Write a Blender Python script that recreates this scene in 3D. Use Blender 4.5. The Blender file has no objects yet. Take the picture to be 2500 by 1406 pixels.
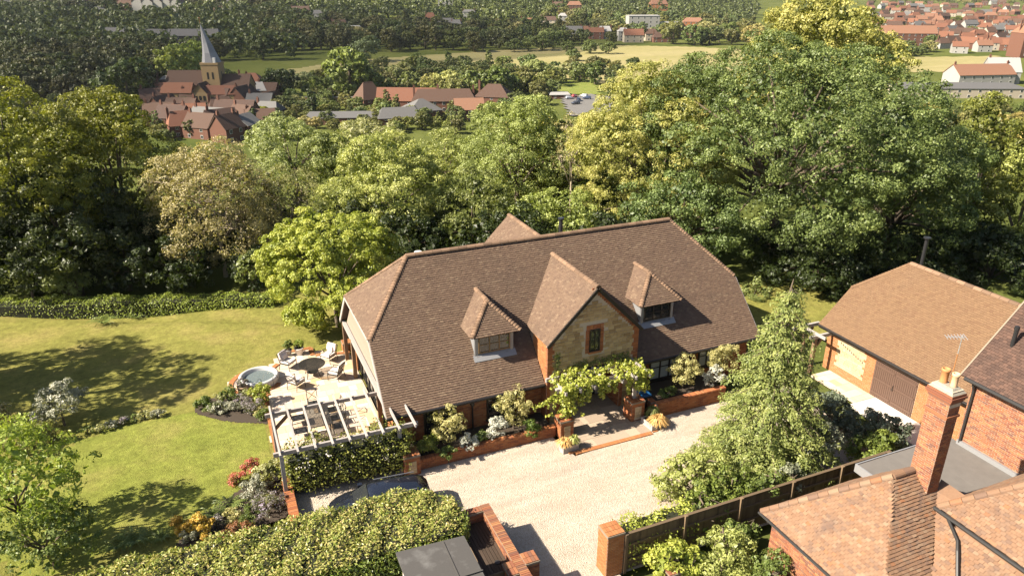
import bpy, math, random
import numpy as np
from mathutils import Vector, Matrix
R = math.radians
rng = np.random.default_rng(7)
random.seed(7)
sc = bpy.context.scene
COL = sc.collection

# ------------------------------------------------------------------ camera, sky, sun, exposure
# World axes follow the house: X along its ridge, Y away from the drive, metres, drive at Z = 0.
F_PX, CX, CY, HZN, CAM_H, YAW = 1800.0, 1250.0, 703.0, -52.0, 20.5, 23.0
PITCH = math.atan((CY - HZN) / F_PX)
cam_d = bpy.data.cameras.new('camera'); cam = bpy.data.objects.new('camera', cam_d); COL.objects.link(cam)
cam_d.sensor_fit = 'HORIZONTAL'; cam_d.sensor_width = 36.0; cam_d.lens = 36.0 * F_PX / 2500.0
cam_d.clip_start = 0.5; cam_d.clip_end = 12000
cam.location = (0, 0, CAM_H); cam.rotation_euler = (math.pi / 2 - PITCH, 0, R(-YAW))
sc.camera = cam
SUN_AZ, SUN_EL = -4.0, 40.0           # direction the shadows run (degrees from +X), elevation
world = bpy.data.worlds.new('World'); sc.world = world; world.use_nodes = True
wn = world.node_tree.nodes; wl = world.node_tree.links
sky = wn.new('ShaderNodeTexSky'); sky.sky_type = 'NISHITA'; sky.sun_disc = False
sky.sun_elevation = R(SUN_EL)
sun_from = (-math.cos(R(SUN_AZ)), -math.sin(R(SUN_AZ)))
sky.sun_rotation = math.atan2(sun_from[0], sun_from[1])
sky.air_density = 1.0; sky.dust_density = 1.6; sky.ozone_density = 1.0
wl.new(sky.outputs[0], wn['Background'].inputs[0]); wn['Background'].inputs[1].default_value = 0.052
sun_d = bpy.data.lights.new('sun', 'SUN'); sun = bpy.data.objects.new('sun', sun_d); COL.objects.link(sun)
sun_d.energy = 5.0; sun_d.angle = R(0.6); sun_d.color = (1.0, 0.90, 0.74)
sdir = Vector((math.cos(R(SUN_AZ)) * math.cos(R(SUN_EL)), math.sin(R(SUN_AZ)) * math.cos(R(SUN_EL)), -math.sin(R(SUN_EL))))
sun.rotation_euler = sdir.to_track_quat('-Z', 'Y').to_euler(); sun.location = (-30, 0, 60)
sc.view_settings.view_transform = 'Standard'; sc.view_settings.look = 'None'
sc.view_settings.exposure = 1.62; sc.view_settings.gamma = 1.0; sc.view_settings.use_curve_mapping = False
sc.cycles.max_bounces = 6; sc.cycles.diffuse_bounces = 3; sc.cycles.glossy_bounces = 2
sc.cycles.transmission_bounces = 4; sc.cycles.transparent_max_bounces = 6
sc.cycles.use_denoising = True; sc.cycles.caustics_reflective = False; sc.cycles.caustics_refractive = False

# ------------------------------------------------------------------ pixel -> place
CS, SN = math.cos(R(YAW)), math.sin(R(YAW))
def c2w(x, y, z=0.0): return (x * CS + y * SN, -x * SN + y * CS, z)      # camera-levelled frame -> world
def w2c(s, t): return (s * CS - t * SN, s * SN + t * CS)
def pray(u, v):
    a = (u - CX) / F_PX; b = (CY - v) / F_PX
    return a, math.cos(PITCH) + math.sin(PITCH) * b, -math.sin(PITCH) + math.cos(PITCH) * b
def gp(u, v, z=0.0):
    d = pray(u, v); k = (z - CAM_H) / d[2]
    return c2w(d[0] * k, d[1] * k, z)
def at_y(u, v, y):                       # point seen at a pixel at forward distance y
    d = pray(u, v); k = y / d[1]
    return (d[0] * k, y, CAM_H + d[2] * k)
def sstep(a, b, x):
    t = np.clip((x - a) / (b - a), 0, 1); return t * t * (3 - 2 * t)
def terrain_c(x, y):                     # ground height in the camera-levelled frame
    x = np.asarray(x, float); y = np.asarray(y, float)
    r = y
    h = -34.0 * sstep(50, 270, r)
    y0 = 600 + 320 * sstep(-300, 250, x) + 900 * sstep(150, 900, x)
    h = h + 75 * sstep(0, 1, (y - y0) / 1500.0) + 3.0 * np.sin(x * .011 + 1) * sstep(700, 1100, y)
    lx = sstep(-19, -26, x) * sstep(34, 42, y)                       # lower lawn at the far left
    h = h - 0.5 * lx * (y < 60)
    h = h - 0.55 * sstep(43.2 , 44.6, y + 0.12 * (x + 20)) * sstep(-8, -12, x) * (y < 62)
    return h
def terrain(s, t):
    x, y = s * CS - t * SN, s * SN + t * CS
    return terrain_c(x, y)
def ghit(u, v):                          # ground point seen at a pixel (ray march over the terrain)
    d = pray(u, v); k = 20.0
    for i in range(2400):
        k2 = k * 1.003
        x, y, z = d[0] * k2, d[1] * k2, CAM_H + d[2] * k2
        if z <= terrain_c(x, y): return c2w(x, y, float(terrain_c(x, y)))
        k = k2
    return c2w(x, y, z)

# ------------------------------------------------------------------ mesh collecting
class MB:
    def __init__(self):
        self.v = []; self.f = []; self.r = []; self.n = 0; self.big = []
    def add(self, vs, fs, r=None):
        if r is None: r = random.random()
        b = self.n; self.v.extend(vs); self.n += len(vs)
        for q in fs:
            self.f.append([b + i for i in q]); self.r.append(r)
    def box(self, x0, x1, y0, y1, z0, z1, r=None, M=None):
        vs = [(x0, y0, z0), (x1, y0, z0), (x1, y1, z0), (x0, y1, z0), (x0, y0, z1), (x1, y0, z1), (x1, y1, z1), (x0, y1, z1)]
        if M is not None: vs = [tuple(M @ Vector(p)) for p in vs]
        self.add(vs, [(0, 3, 2, 1), (4, 5, 6, 7), (0, 1, 5, 4), (1, 2, 6, 5), (2, 3, 7, 6), (3, 0, 4, 7)], r)
        return self
    def poly(self, pts, r=None):
        self.add([tuple(p) for p in pts], [tuple(range(len(pts)))], r); return self
    def prism(self, pts, z0, z1, r=None):           # outline in XY, counter-clockwise
        n = len(pts)
        vs = [(p[0], p[1], z0) for p in pts] + [(p[0], p[1], z1) for p in pts]
        fs = [tuple(range(n))[::-1], tuple(range(n, 2 * n))] + [(i, (i + 1) % n, n + (i + 1) % n, n + i) for i in range(n)]
        self.add(vs, fs, r); return self
    def slab(self, pts, th, r=None):                # planar polygon thickened against its normal
        p = [Vector(q) for q in pts]; nn = (p[1] - p[0]).cross(p[2] - p[0]).normalized()
        n = len(p); vs = [tuple(q) for q in p] + [tuple(q - nn * th) for q in p]
        fs = [tuple(range(n)), tuple(range(n, 2 * n))[::-1]] + [(i, n + i, n + (i + 1) % n, (i + 1) % n) for i in range(n)]
        self.add(vs, fs, r); return self
    def bar(self, a, b, w, h, r=None, up=(0, 0, 1)):  # squared timber from a to b
        a = Vector(a); b = Vector(b); d = (b - a).normalized(); u = Vector(up)
        sd = d.cross(u)
        if sd.length < 1e-4: sd = d.cross(Vector((1, 0, 0)))
        sd.normalize(); u = sd.cross(d).normalized()
        vs = []
        for q in (a, b):
            for i, j in ((-1, -1), (1, -1), (1, 1), (-1, 1)): vs.append(tuple(q + sd * (w / 2 * i) + u * (h / 2 * j)))
        self.add(vs, [(0, 3, 2, 1), (4, 5, 6, 7), (0, 1, 5, 4), (1, 2, 6, 5), (2, 3, 7, 6), (3, 0, 4, 7)], r); return self
    def tube(self, pts, rad, n=8, r=None, cap=True):
        P = [Vector(p) for p in pts]
        if not hasattr(rad, '__len__'): rad = [rad] * len(P)
        vs = []
        for i, p in enumerate(P):
            d = (P[min(i + 1, len(P) - 1)] - P[max(i - 1, 0)]).normalized()
            a = d.cross(Vector((0, 0, 1)) if abs(d.z) < .9 else Vector((1, 0, 0))).normalized(); b = d.cross(a)
            for k in range(n):
                t = 2 * math.pi * k / n; vs.append(tuple(p + (a * math.cos(t) + b * math.sin(t)) * rad[i]))
        fs = []
        for i in range(len(P) - 1):
            for k in range(n):
                fs.append((i * n + k, i * n + (k + 1) % n, (i + 1) * n + (k + 1) % n, (i + 1) * n + k))
        if cap: fs += [tuple(range(n))[::-1], tuple(range((len(P) - 1) * n, len(P) * n))]
        self.add(vs, fs, r); return self
    def lathe(self, prof, c=(0, 0, 0), n=24, r=None, cap=True, sx=1.0, sy=1.0):
        vs = []
        for (q, z) in prof:
            for k in range(n):
                t = 2 * math.pi * k / n; vs.append((c[0] + q * math.cos(t) * sx, c[1] + q * math.sin(t) * sy, c[2] + z))
        fs = []
        for i in range(len(prof) - 1):
            for k in range(n): fs.append((i * n + k, i * n + (k + 1) % n, (i + 1) * n + (k + 1) % n, (i + 1) * n + k))
        if cap: fs += [tuple(range(n))[::-1], tuple(range((len(prof) - 1) * n, len(prof) * n))]
        self.add(vs, fs, r); return self
    def quads(self, V, rn):                          # V: (n,4,3) numpy, rn: (n,)
        self.big.append((V, rn)); return self
    def mesh(self, name, off=(0, 0, 0)):
        me = bpy.data.meshes.new(name)
        nv = self.n; V = np.array(self.v, float).reshape(-1, 3)
        li = [i for q in self.f for i in q]; lt = [len(q) for q in self.f]; rr = list(self.r)
        L = np.array(li, np.int32); T = np.array(lt, np.int32); RR = np.array(rr, np.float32)
        for (Q, rn) in self.big:
            m = Q.shape[1]; n = len(Q)
            L = np.concatenate([L, (np.arange(n * m) + nv).astype(np.int32)]); T = np.concatenate([T, np.full(n, m, np.int32)])
            V = np.concatenate([V, Q.reshape(-1, 3)]); RR = np.concatenate([RR, rn.astype(np.float32)]); nv += n * m
        V = V - np.array(off)
        me.vertices.add(nv); me.vertices.foreach_set('co', V.astype(np.float32).ravel())
        me.loops.add(len(L)); me.loops.foreach_set('vertex_index', L)
        me.polygons.add(len(T)); me.polygons.foreach_set('loop_start', np.concatenate([[0], np.cumsum(T)[:-1]]).astype(np.int32) if len(T) else T)
        me.polygons.foreach_set('loop_total', T)
        at = me.attributes.new('rnd', 'FLOAT', 'FACE'); at.data.foreach_set('value', RR)
        me.polygons.foreach_set('use_smooth', np.zeros(len(T), bool))
        me.update(calc_edges=True)
        return me
    def build(self, name, mat, parent=None, smooth=False, kind=None, off=None, label=None):
        if off is None: off = parent['_o'] if parent is not None and '_o' in parent else (0, 0, 0)
        me = self.mesh(name, off); me.materials.append(mat)
        if smooth: me.polygons.foreach_set('use_smooth', [True] * len(me.polygons))
        o = bpy.data.objects.new(name, me); COL.objects.link(o)
        if parent is not None: o.parent = parent
        if kind: o['kind'] = kind
        if label: o['label'] = label
        return o
ORIG = {}
def thing(name, label, cat, loc=(0, 0, 0), rotz=0.0, group=None):
    o = bpy.data.objects.new(name, None); COL.objects.link(o); o.empty_display_size = .2
    o.location = loc; o.rotation_euler = (0, 0, rotz); o['label'] = label; o['category'] = cat
    if group: o['group'] = group
    o['_o'] = (0.0, 0.0, 0.0)
    return o
def wthing(name, label, cat, loc, group=None):      # parts given in world coordinates, moved to the empty's frame
    o = thing(name, label, cat, loc, 0, group); o['_o'] = tuple(float(c) for c in loc); return o
def tag(o, label, cat, group=None):
    o['label'] = label; o['category'] = cat
    if group: o['group'] = group
    return o
def sub(parent):                                     # let a part's own pieces keep world coordinates
    return parent
def copy_tree(o, parent=None):
    c = o.copy(); COL.objects.link(c); c.parent = parent
    for ch in list(o.children): copy_tree(ch, c)
    return c
def inst(name, me, parent, loc, rot=(0, 0, 0), scale=(1, 1, 1)):
    o = bpy.data.objects.new(name, me); COL.objects.link(o); o.parent = parent
    o.location = loc; o.rotation_euler = rot; o.scale = scale; return o
def structure(o): o['kind'] = 'structure'; return o

# ------------------------------------------------------------------ materials
def K(c, k): return tuple(x * k for x in c)
def new_mat(name):
    m = bpy.data.materials.new(name); m.use_nodes = True
    nt = m.node_tree; b = nt.nodes['Principled BSDF']; return m, nt, b
def ramp(nt, fac, cols, interp='LINEAR'):
    n = nt.nodes.new('ShaderNodeValToRGB'); cr = n.color_ramp; cr.interpolation = interp
    for i, c in enumerate(cols):
        p = i / max(1, len(cols) - 1)
        e = cr.elements[i] if i < 2 else cr.elements.new(p)
        e.position = p; e.color = (c[0], c[1], c[2], 1)
    nt.links.new(fac, n.inputs[0]); return n.outputs[0]
def noise(nt, scale, detail=4, coord='Object', rough=.6):
    tc = nt.nodes.new('ShaderNodeTexCoord'); n = nt.nodes.new('ShaderNodeTexNoise')
    n.inputs['Scale'].default_value = scale; n.inputs['Detail'].default_value = detail; n.inputs['Roughness'].default_value = rough
    nt.links.new(tc.outputs[coord], n.inputs['Vector']); return n.outputs[0]
def rndval(nt):
    a = nt.nodes.new('ShaderNodeAttribute'); a.attribute_name = 'rnd'
    o = nt.nodes.new('ShaderNodeObjectInfo'); m = nt.nodes.new('ShaderNodeMath'); m.operation = 'ADD'
    nt.links.new(a.outputs['Fac'], m.inputs[0]); nt.links.new(o.outputs['Random'], m.inputs[1])
    f = nt.nodes.new('ShaderNodeMath'); f.operation = 'FRACT'; nt.links.new(m.outputs[0], f.inputs[0]); return f.outputs[0]
def mixc(nt, fac, a, b, mode='MIX'):
    n = nt.nodes.new('ShaderNodeMix'); n.data_type = 'RGBA'; n.blend_type = mode
    for s, x in ((n.inputs[0], fac), (n.inputs[6], a), (n.inputs[7], b)):
        if isinstance(x, (int, float)): s.default_value = x
        elif isinstance(x, tuple): s.default_value = (x[0], x[1], x[2], 1)
        else: nt.links.new(x, s)
    return n.outputs[2]
def bump(nt, b, h, strength=.4, dist=.02):
    n = nt.nodes.new('ShaderNodeBump'); n.inputs['Strength'].default_value = strength; n.inputs['Distance'].default_value = dist
    nt.links.new(h, n.inputs['Height']); nt.links.new(n.outputs[0], b.inputs['Normal'])
ALB = .8
def m_pieces(name, cols, rough=.85, grain=40, dirt=None, dirt_scale=1.5, dirt_amt=.6, gstr=.3, bstr=.3, interp='LINEAR'):
    m, nt, b = new_mat(name)
    cols = [K(q, ALB) for q in cols]; dirt = K(dirt, ALB) if dirt else None
    c = ramp(nt, rndval(nt), cols, interp)
    g = noise(nt, grain, 5)
    c = mixc(nt, gstr, c, ramp(nt, g, [(.25, .25, .25), (.75, .75, .75)]), 'OVERLAY')
    if dirt is not None:
        d = noise(nt, dirt_scale, 6)
        mm = nt.nodes.new('ShaderNodeMapRange'); mm.inputs[1].default_value = .52; mm.inputs[2].default_value = .72; mm.inputs[4].default_value = dirt_amt
        nt.links.new(d, mm.inputs[0]); c = mixc(nt, mm.outputs[0], c, dirt)
    nt.links.new(c, b.inputs['Base Color']); b.inputs['Roughness'].default_value = rough
    b.inputs['Specular IOR Level'].default_value = .25
    bump(nt, b, g, bstr, .01)
    return m
def m_plain(name, col, rough=.6, metal=0.0, spec=.4, var=.12, scale=20):
    m, nt, b = new_mat(name); col = K(col, ALB)
    g = noise(nt, scale, 4)
    c = ramp(nt, g, [tuple(x * (1 - var) for x in col), tuple(min(1, x * (1 + var)) for x in col)])
    nt.links.new(c, b.inputs['Base Color']); b.inputs['Roughness'].default_value = rough
    b.inputs['Metallic'].default_value = metal; b.inputs['Specular IOR Level'].default_value = spec
    return m
def m_leaf(name, cols, trans=.3, tcol=None, rough=.45, spec=.35, objcol=True):
    m, nt, b = new_mat(name)
    c = ramp(nt, rndval_leaf(nt), cols)
    if objcol:
        o = nt.nodes.new('ShaderNodeObjectInfo'); c = mixc(nt, 1.0, c, o.outputs['Color'], 'MULTIPLY')
    nt.links.new(c, b.inputs['Base Color']); b.inputs['Roughness'].default_value = rough; b.inputs['Specular IOR Level'].default_value = spec
    t = nt.nodes.new('ShaderNodeBsdfTranslucent')
    tc = mixc(nt, 1.0, c, tcol or (1.25, 1.3, .55), 'MULTIPLY'); nt.links.new(tc, t.inputs[0])
    mx = nt.nodes.new('ShaderNodeMixShader'); mx.inputs[0].default_value = trans
    nt.links.new(b.outputs[0], mx.inputs[1]); nt.links.new(t.outputs[0], mx.inputs[2])
    nt.links.new(mx.outputs[0], nt.nodes['Material Output'].inputs[0])
    return m
def rndval_leaf(nt):
    a = nt.nodes.new('ShaderNodeAttribute'); a.attribute_name = 'rnd'; return a.outputs['Fac']
def srgb(r, g, b):
    f = lambda c: ((c / 255 + .055) / 1.055) ** 2.4 if c > 10 else c / 255 / 12.92
    return (f(r), f(g), f(b))

M = {}
M['tile_main'] = m_pieces('roof_tiles_brown', [(.132, .085, .06), (.145, .094, .066), (.156, .102, .07), (.165, .109, .074), (.15, .097, .067), (.205, .142, .096)], dirt=(.085, .06, .045), dirt_scale=.5, dirt_amt=.4, grain=25)
M['tile_ridge'] = m_pieces('ridge_tiles_brown', [(.15, .095, .062), (.22, .14, .09), (.27, .17, .11)], grain=25)
M['tile_garage'] = m_pieces('roof_tiles_tan', [(.175, .105, .06), (.19, .115, .066), (.205, .125, .07), (.165, .095, .055)], grain=25, dirt=(.17, .11, .07), dirt_scale=.5, dirt_amt=.35)
M['tile_dark'] = m_pieces('roof_tiles_dark', [(.075, .045, .036), (.10, .06, .046), (.13, .075, .056)], grain=18, dirt=(.05, .036, .03), dirt_scale=.8)
M['tile_old'] = m_pieces('old_roof_tiles_orange', [(.205, .115, .07), (.23, .135, .082), (.255, .155, .098), (.225, .13, .08), (.24, .142, .088), (.17, .105, .075), (.28, .185, .12), (.27, .125, .063)], grain=22, dirt=(.13, .09, .075), dirt_scale=1.3, dirt_amt=.75, gstr=.45)
M['tile_town'] = m_pieces('town_roof_tiles', [(.075, .046, .035), (.095, .056, .041), (.118, .07, .05)], grain=6)
M['brick'] = m_pieces('bricks_red', [(.30, .10, .042), (.38, .14, .055), (.43, .17, .065), (.34, .12, .05), (.24, .085, .045), (.46, .21, .09)], grain=50)
M['brick_orange'] = m_pieces('bricks_orange', [(.37, .15, .058), (.41, .18, .07), (.34, .13, .05), (.44, .21, .09)], grain=50)
M['brick_old'] = m_pieces('bricks_old', [(.27, .10, .055), (.34, .14, .068), (.20, .075, .05), (.37, .165, .075), (.17, .08, .06), (.40, .20, .09)], grain=50, gstr=.4)
M['mortar'] = m_plain('mortar', (.52, .43, .33), .95, var=.15)
M['mortar_dark'] = m_plain('mortar_dark', (.25, .20, .15), .95, var=.2)
M['stone'] = m_pieces('bargate_stone', [(.40, .27, .125), (.48, .335, .16), (.56, .41, .21), (.32, .21, .10), (.60, .46, .26)], grain=16, gstr=.45, bstr=.6)
M['stone_pale'] = m_pieces('pale_stone', [(.46, .36, .21), (.52, .42, .27), (.42, .32, .19), (.55, .46, .33)], grain=16, gstr=.3)
M['slab'] = m_pieces('sandstone_paving', [(.60, .48, .36), (.66, .55, .43), (.70, .60, .48), (.58, .44, .30), (.64, .52, .42), (.54, .42, .33), (.62, .42, .22)], grain=9, gstr=.25, bstr=.2, dirt=(.42, .33, .25), dirt_scale=.9, dirt_amt=.35)
M['slab_brown'] = m_pieces('brown_sandstone_paving', [(.36, .28, .21), (.42, .33, .25), (.32, .25, .19), (.46, .36, .27)], grain=9, gstr=.25, bstr=.2)
M['oak'] = m_pieces('weathered_oak', [(.37, .335, .315), (.42, .385, .36), (.34, .305, .285)], grain=12, rough=.8)
M['oak_mid'] = m_pieces('brown_grey_oak', [(.26, .205, .16), (.30, .24, .19)], grain=12, rough=.8)
M['white_far'] = m_plain('pale_render', (.36, .345, .32), .8, var=.08, scale=.5)
M['cream_far'] = m_plain('cream_far_render', (.42, .36, .28), .8, var=.08, scale=.5)
M['oak_dark'] = m_pieces('brown_oak', [(.20, .125, .075), (.25, .16, .10)], grain=12, rough=.8)
M['fence'] = m_pieces('fence_boards', [(.13, .09, .055), (.18, .125, .075), (.22, .15, .09), (.10, .07, .045)], grain=14, rough=.85)
M['frame'] = m_plain('dark_window_frame', (.022, .018, .016), .45)
M['frame_oak'] = m_plain('oak_window_frame', (.24, .15, .07), .6)
M['white'] = m_plain('white_paint', (.72, .71, .68), .5, var=.05)
M['cream'] = m_plain('cream_render', (.66, .6, .5), .8, var=.08)
M['lead'] = m_plain('lead_sheet', (.32, .32, .33), .5, metal=.3)
M['black'] = m_plain('black_cast_metal', (.035, .033, .032), .4)
M['gutter'] = m_plain('dark_gutter', (.03, .026, .025), .35)
M['flue'] = m_plain('black_flue', (.045, .045, .048), .3, metal=.4)
M['steel'] = m_plain('grey_steel', (.4, .4, .41), .35, metal=.7)
M['zinc'] = m_plain('galvanised_aerial', (.62, .62, .65), .3, metal=.6)
M['terracotta'] = m_plain('terracotta', (.5, .23, .09), .8)
M['terracotta_pale'] = m_plain('pale_terracotta', (.62, .42, .26), .8)
M['cushion'] = m_plain('cushion_fabric', (.68, .62, .58), .9, var=.05)
M['pillow'] = m_plain('blush_fabric', (.60, .47, .44), .9, var=.06)
M['felt'] = m_plain('grey_roofing_felt', (.155, .14, .128), .9, var=.2, scale=3)
M['concrete_roof'] = m_pieces('dark_concrete_roof', [(.075, .07, .067), (.09, .085, .08)], grain=30, dirt=(.16, .155, .15), dirt_scale=1.6, dirt_amt=.8)
M['concrete'] = m_plain('pale_concrete', (.66, .61, .55), .9, var=.06, scale=4)
M['soil'] = m_plain('soil', (.055, .04, .028), .95, var=.3)
M['door_brown'] = m_plain('brown_painted_boards', (.125, .075, .056), .5, var=.08)
M['bark'] = m_plain('bark', (.13, .10, .07), .95, var=.35, scale=6)
M['bark_pale'] = m_plain('pale_bark', (.34, .28, .2), .95, var=.3, scale=6)
M['slate'] = m_pieces('grey_slates', [(.10, .097, .097), (.13, .126, .125), (.16, .155, .15)], grain=8)
M['shingle'] = m_pieces('spire_lead', [(.26, .26, .275), (.32, .32, .335), (.22, .22, .235)], grain=3, gstr=.4)
M['ragstone'] = m_pieces('church_stone', [(.30, .2, .095), (.36, .25, .125), (.33, .225, .11)], grain=2.5, gstr=.4)
M['brick_town'] = m_pieces('town_brick', [(.135, .065, .046), (.165, .078, .053), (.15, .07, .048)], grain=6)
M['blue_plastic'] = m_plain('blue_plastic', (.015, .08, .2), .4)
M['tarmac'] = m_plain('tarmac', (.16, .15, .14), .95, var=.15, scale=1)
def mk_glass():
    m, nt, b = new_mat('window_glass')
    b.inputs['Base Color'].default_value = (.02, .022, .024, 1); b.inputs['Roughness'].default_value = .04; b.inputs['Specular IOR Level'].default_value = .9
    return m
M['glass'] = mk_glass()
def mk_paint(name, col):
    m, nt, b = new_mat(name); b.inputs['Base Color'].default_value = (*col, 1); b.inputs['Roughness'].default_value = .22
    b.inputs['Metallic'].default_value = .25; b.inputs['Coat Weight'].default_value = 1.0; b.inputs['Coat Roughness'].default_value = .03; return m
M['car_navy'] = mk_paint('car_paint_navy', (.012, .014, .022))
def mk_water():
    m, nt, b = new_mat('spa_water'); b.inputs['Base Color'].default_value = (.38, .52, .55, 1); b.inputs['Roughness'].default_value = .06
    b.inputs['Specular IOR Level'].default_value = .6; bump(nt, b, noise(nt, 5, 3), .25, .03); return m
M['water'] = mk_water()
def mk_gravel():
    m, nt, b = new_mat('pale_gravel')
    v = nt.nodes.new('ShaderNodeTexVoronoi'); v.inputs['Scale'].default_value = 30; tc = nt.nodes.new('ShaderNodeTexCoord'); nt.links.new(tc.outputs['Object'], v.inputs['Vector'])
    c = ramp(nt, v.outputs['Color'], [K(q, ALB) for q in ((.36, .285, .215), (.54, .45, .365), (.61, .525, .44), (.67, .60, .52), (.47, .36, .265))])
    n1 = noise(nt, .55, 7, rough=.7); c = mixc(nt, ramp(nt, n1, [(0, 0, 0), (.05, .05, .05), (.3, .3, .3), (.8, .8, .8)]), c, (.40, .28, .17))
    n3 = noise(nt, 9, 4); c = mixc(nt, .35, c, ramp(nt, n3, [(.2, .2, .2), (.8, .8, .8)]), 'OVERLAY')
    tc2 = nt.nodes.new('ShaderNodeTexCoord'); mp = nt.nodes.new('ShaderNodeMapping'); mp.inputs['Scale'].default_value = (.22, 1.1, 1); mp.inputs['Rotation'].default_value = (0, 0, R(35)); nt.links.new(tc2.outputs['Object'], mp.inputs[0]); n6 = nt.nodes.new('ShaderNodeTexNoise'); n6.inputs['Scale'].default_value = 1.6; n6.inputs['Detail'].default_value = 6; n6.inputs['Distortion'].default_value = .8; nt.links.new(mp.outputs[0], n6.inputs[0])
    c = mixc(nt, .35, c, ramp(nt, n6.outputs[0], [(.12, .11, .1), (.5, .5, .5), (.85, .86, .88)]), 'OVERLAY')
    nt.links.new(c, b.inputs['Base Color']); b.inputs['Roughness'].default_value = .95; b.inputs['Specular IOR Level'].default_value = .1
    bump(nt, b, v.outputs['Distance'], .9, .05); return m
M['gravel'] = mk_gravel()
def mk_lawn(name, a, bcol, dry, stripe=True):
    m, nt, b = new_mat(name); a, bcol, dry = K(a, ALB), K(bcol, ALB), K(dry, ALB)
    n1 = noise(nt, .35, 6); n2 = noise(nt, 3.0, 6, rough=.7); n3 = noise(nt, 26, 5, rough=.75)
    c = ramp(nt, n1, [a, a, bcol, dry, dry])
    c = mixc(nt, ramp(nt, n2, [(0, 0, 0), (.1, .1, .1), (.75, .75, .75)]), c, bcol)
    n5 = noise(nt, 1.7, 7, rough=.75); c = mixc(nt, .75, c, ramp(nt, n5, [(.0, .0, .0), (.5, .5, .5), (1, 1, 1)]), 'OVERLAY'); n4 = noise(nt, 5, 5, rough=.8); c = mixc(nt, .7, c, ramp(nt, n4, [(.0, .0, .0), (1, 1, 1)]), 'OVERLAY'); c = mixc(nt, .8, c, ramp(nt, n3, [(.1, .1, .1), (.9, .9, .9)]), 'OVERLAY')
    nt.links.new(c, b.inputs['Base Color']); b.inputs['Roughness'].default_value = .95; b.inputs['Specular IOR Level'].default_value = .1
    bump(nt, b, n3, 1.0, .09); return m
M['lawn'] = mk_lawn('mown_lawn', (.20, .205, .045), (.27, .255, .065), (.36, .29, .105))
M['lawn_green'] = mk_lawn('greener_lawn', (.19, .225, .04), (.25, .27, .055), (.33, .29, .09))
def mk_ground():
    m, nt, b = new_mat('rough_ground')
    n1 = noise(nt, .02, 8); n2 = noise(nt, .5, 6)
    c = ramp(nt, n1, [(.035, .045, .015), (.06, .075, .02), (.11, .12, .035), (.06, .07, .02)])
    c = mixc(nt, .5, c, ramp(nt, n2, [(.2, .2, .2), (.8, .8, .8)]), 'OVERLAY')
    nt.links.new(c, b.inputs['Base Color']); b.inputs['Roughness'].default_value = 1.0; b.inputs['Specular IOR Level'].default_value = 0; return m
M['ground'] = mk_ground()
def mk_meadow():
    m, nt, b = new_mat('hay_meadow')
    tc = nt.nodes.new('ShaderNodeTexCoord'); mp = nt.nodes.new('ShaderNodeMapping'); mp.inputs['Scale'].default_value = (.008, .035, .01); mp.inputs['Rotation'].default_value = (0, 0, R(YAW))
    nt.links.new(tc.outputs['Object'], mp.inputs[0])
    n = nt.nodes.new('ShaderNodeTexNoise'); n.inputs['Scale'].default_value = 1; n.inputs['Detail'].default_value = 9; n.inputs['Roughness'].default_value = .65; nt.links.new(mp.outputs[0], n.inputs[0])
    c = ramp(nt, n.outputs[0], [(.125, .14, .05), (.15, .16, .055), (.23, .205, .09), (.26, .225, .11), (.28, .245, .13), (.18, .18, .07)])
    n2 = noise(nt, .25, 6); c = mixc(nt, .5, c, ramp(nt, n2, [(.25, .25, .25), (.75, .75, .75)]), 'OVERLAY')
    nt.links.new(c, b.inputs['Base Color']); b.inputs['Roughness'].default_value = 1.0; b.inputs['Specular IOR Level'].default_value = 0; return m
M['meadow'] = mk_meadow()
# foliage palettes (dark, mid, light leaves)
def DS(c, k, q=.13):
    l = .3 * c[0] + .6 * c[1] + .1 * c[2]; return tuple(k * (x * (1 - q) + l * q * w) for x, w in zip(c, (1.45, .9, .75)))
def LF(name, a, b_, c, k=1.22, **kw): M[name] = m_leaf(name, [DS(a, k), DS(b_, k), DS(c, k)], **kw)
LF('leaf_dark', (.022, .034, .009), (.038, .056, .014), (.065, .085, .02))  # palette darkened further to deepen the shade under the trees
LF('leaf_mid', (.065, .088, .018), (.105, .135, .026), (.18, .205, .045))
LF('leaf_grey', (.06, .08, .022), (.125, .148, .04), (.26, .275, .09))
LF('leaf_lime', (.15, .20, .018), (.25, .30, .028), (.36, .38, .06))
LF('leaf_yellow', (.15, .17, .04), (.26, .27, .07), (.44, .42, .16))
LF('leaf_pale', (.17, .19, .07), (.26, .28, .115), (.38, .39, .19))
LF('leaf_olive', (.23, .23, .08), (.34, .33, .12), (.46, .43, .19))
LF('leaf_silver', (.30, .33, .29), (.42, .45, .40), (.55, .57, .52), trans=.2)
LF('leaf_sage', (.17, .19, .14), (.26, .28, .21), (.36, .37, .29), trans=.2)
LF('leaf_twig', (.18, .165, .065), (.27, .245, .10), (.37, .33, .16))
LF('leaf_laurel', (.07, .13, .015), (.15, .22, .03), (.28, .32, .07), rough=.3, spec=.5)
LF('leaf_laurel_tan', (.10, .17, .02), (.24, .27, .05), (.42, .34, .14), rough=.35)
LF('leaf_conifer', (.085, .125, .025), (.165, .21, .045), (.27, .305, .085))
LF('leaf_fern', (.07, .11, .02), (.11, .16, .03), (.18, .22, .05))
LF('leaf_gold', (.22, .18, .02), (.44, .28, .03), (.55, .38, .06))
LF('leaf_red', (.12, .09, .03), (.24, .10, .045), (.28, .13, .06))
LF('petal_red', (.12, .13, .04), (.45, .10, .08), (.55, .14, .11))
LF('petal_lilac', (.10, .12, .05), (.20, .18, .20), (.34, .29, .42))
LF('petal_white', (.5, .5, .46), (.62, .6, .55), (.7, .68, .62))
LF('grass_gold', (.34, .20, .05), (.45, .28, .08), (.52, .36, .13), trans=.2)
LF('grass_green', (.10, .15, .03), (.16, .2, .05), (.24, .26, .09))
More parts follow.
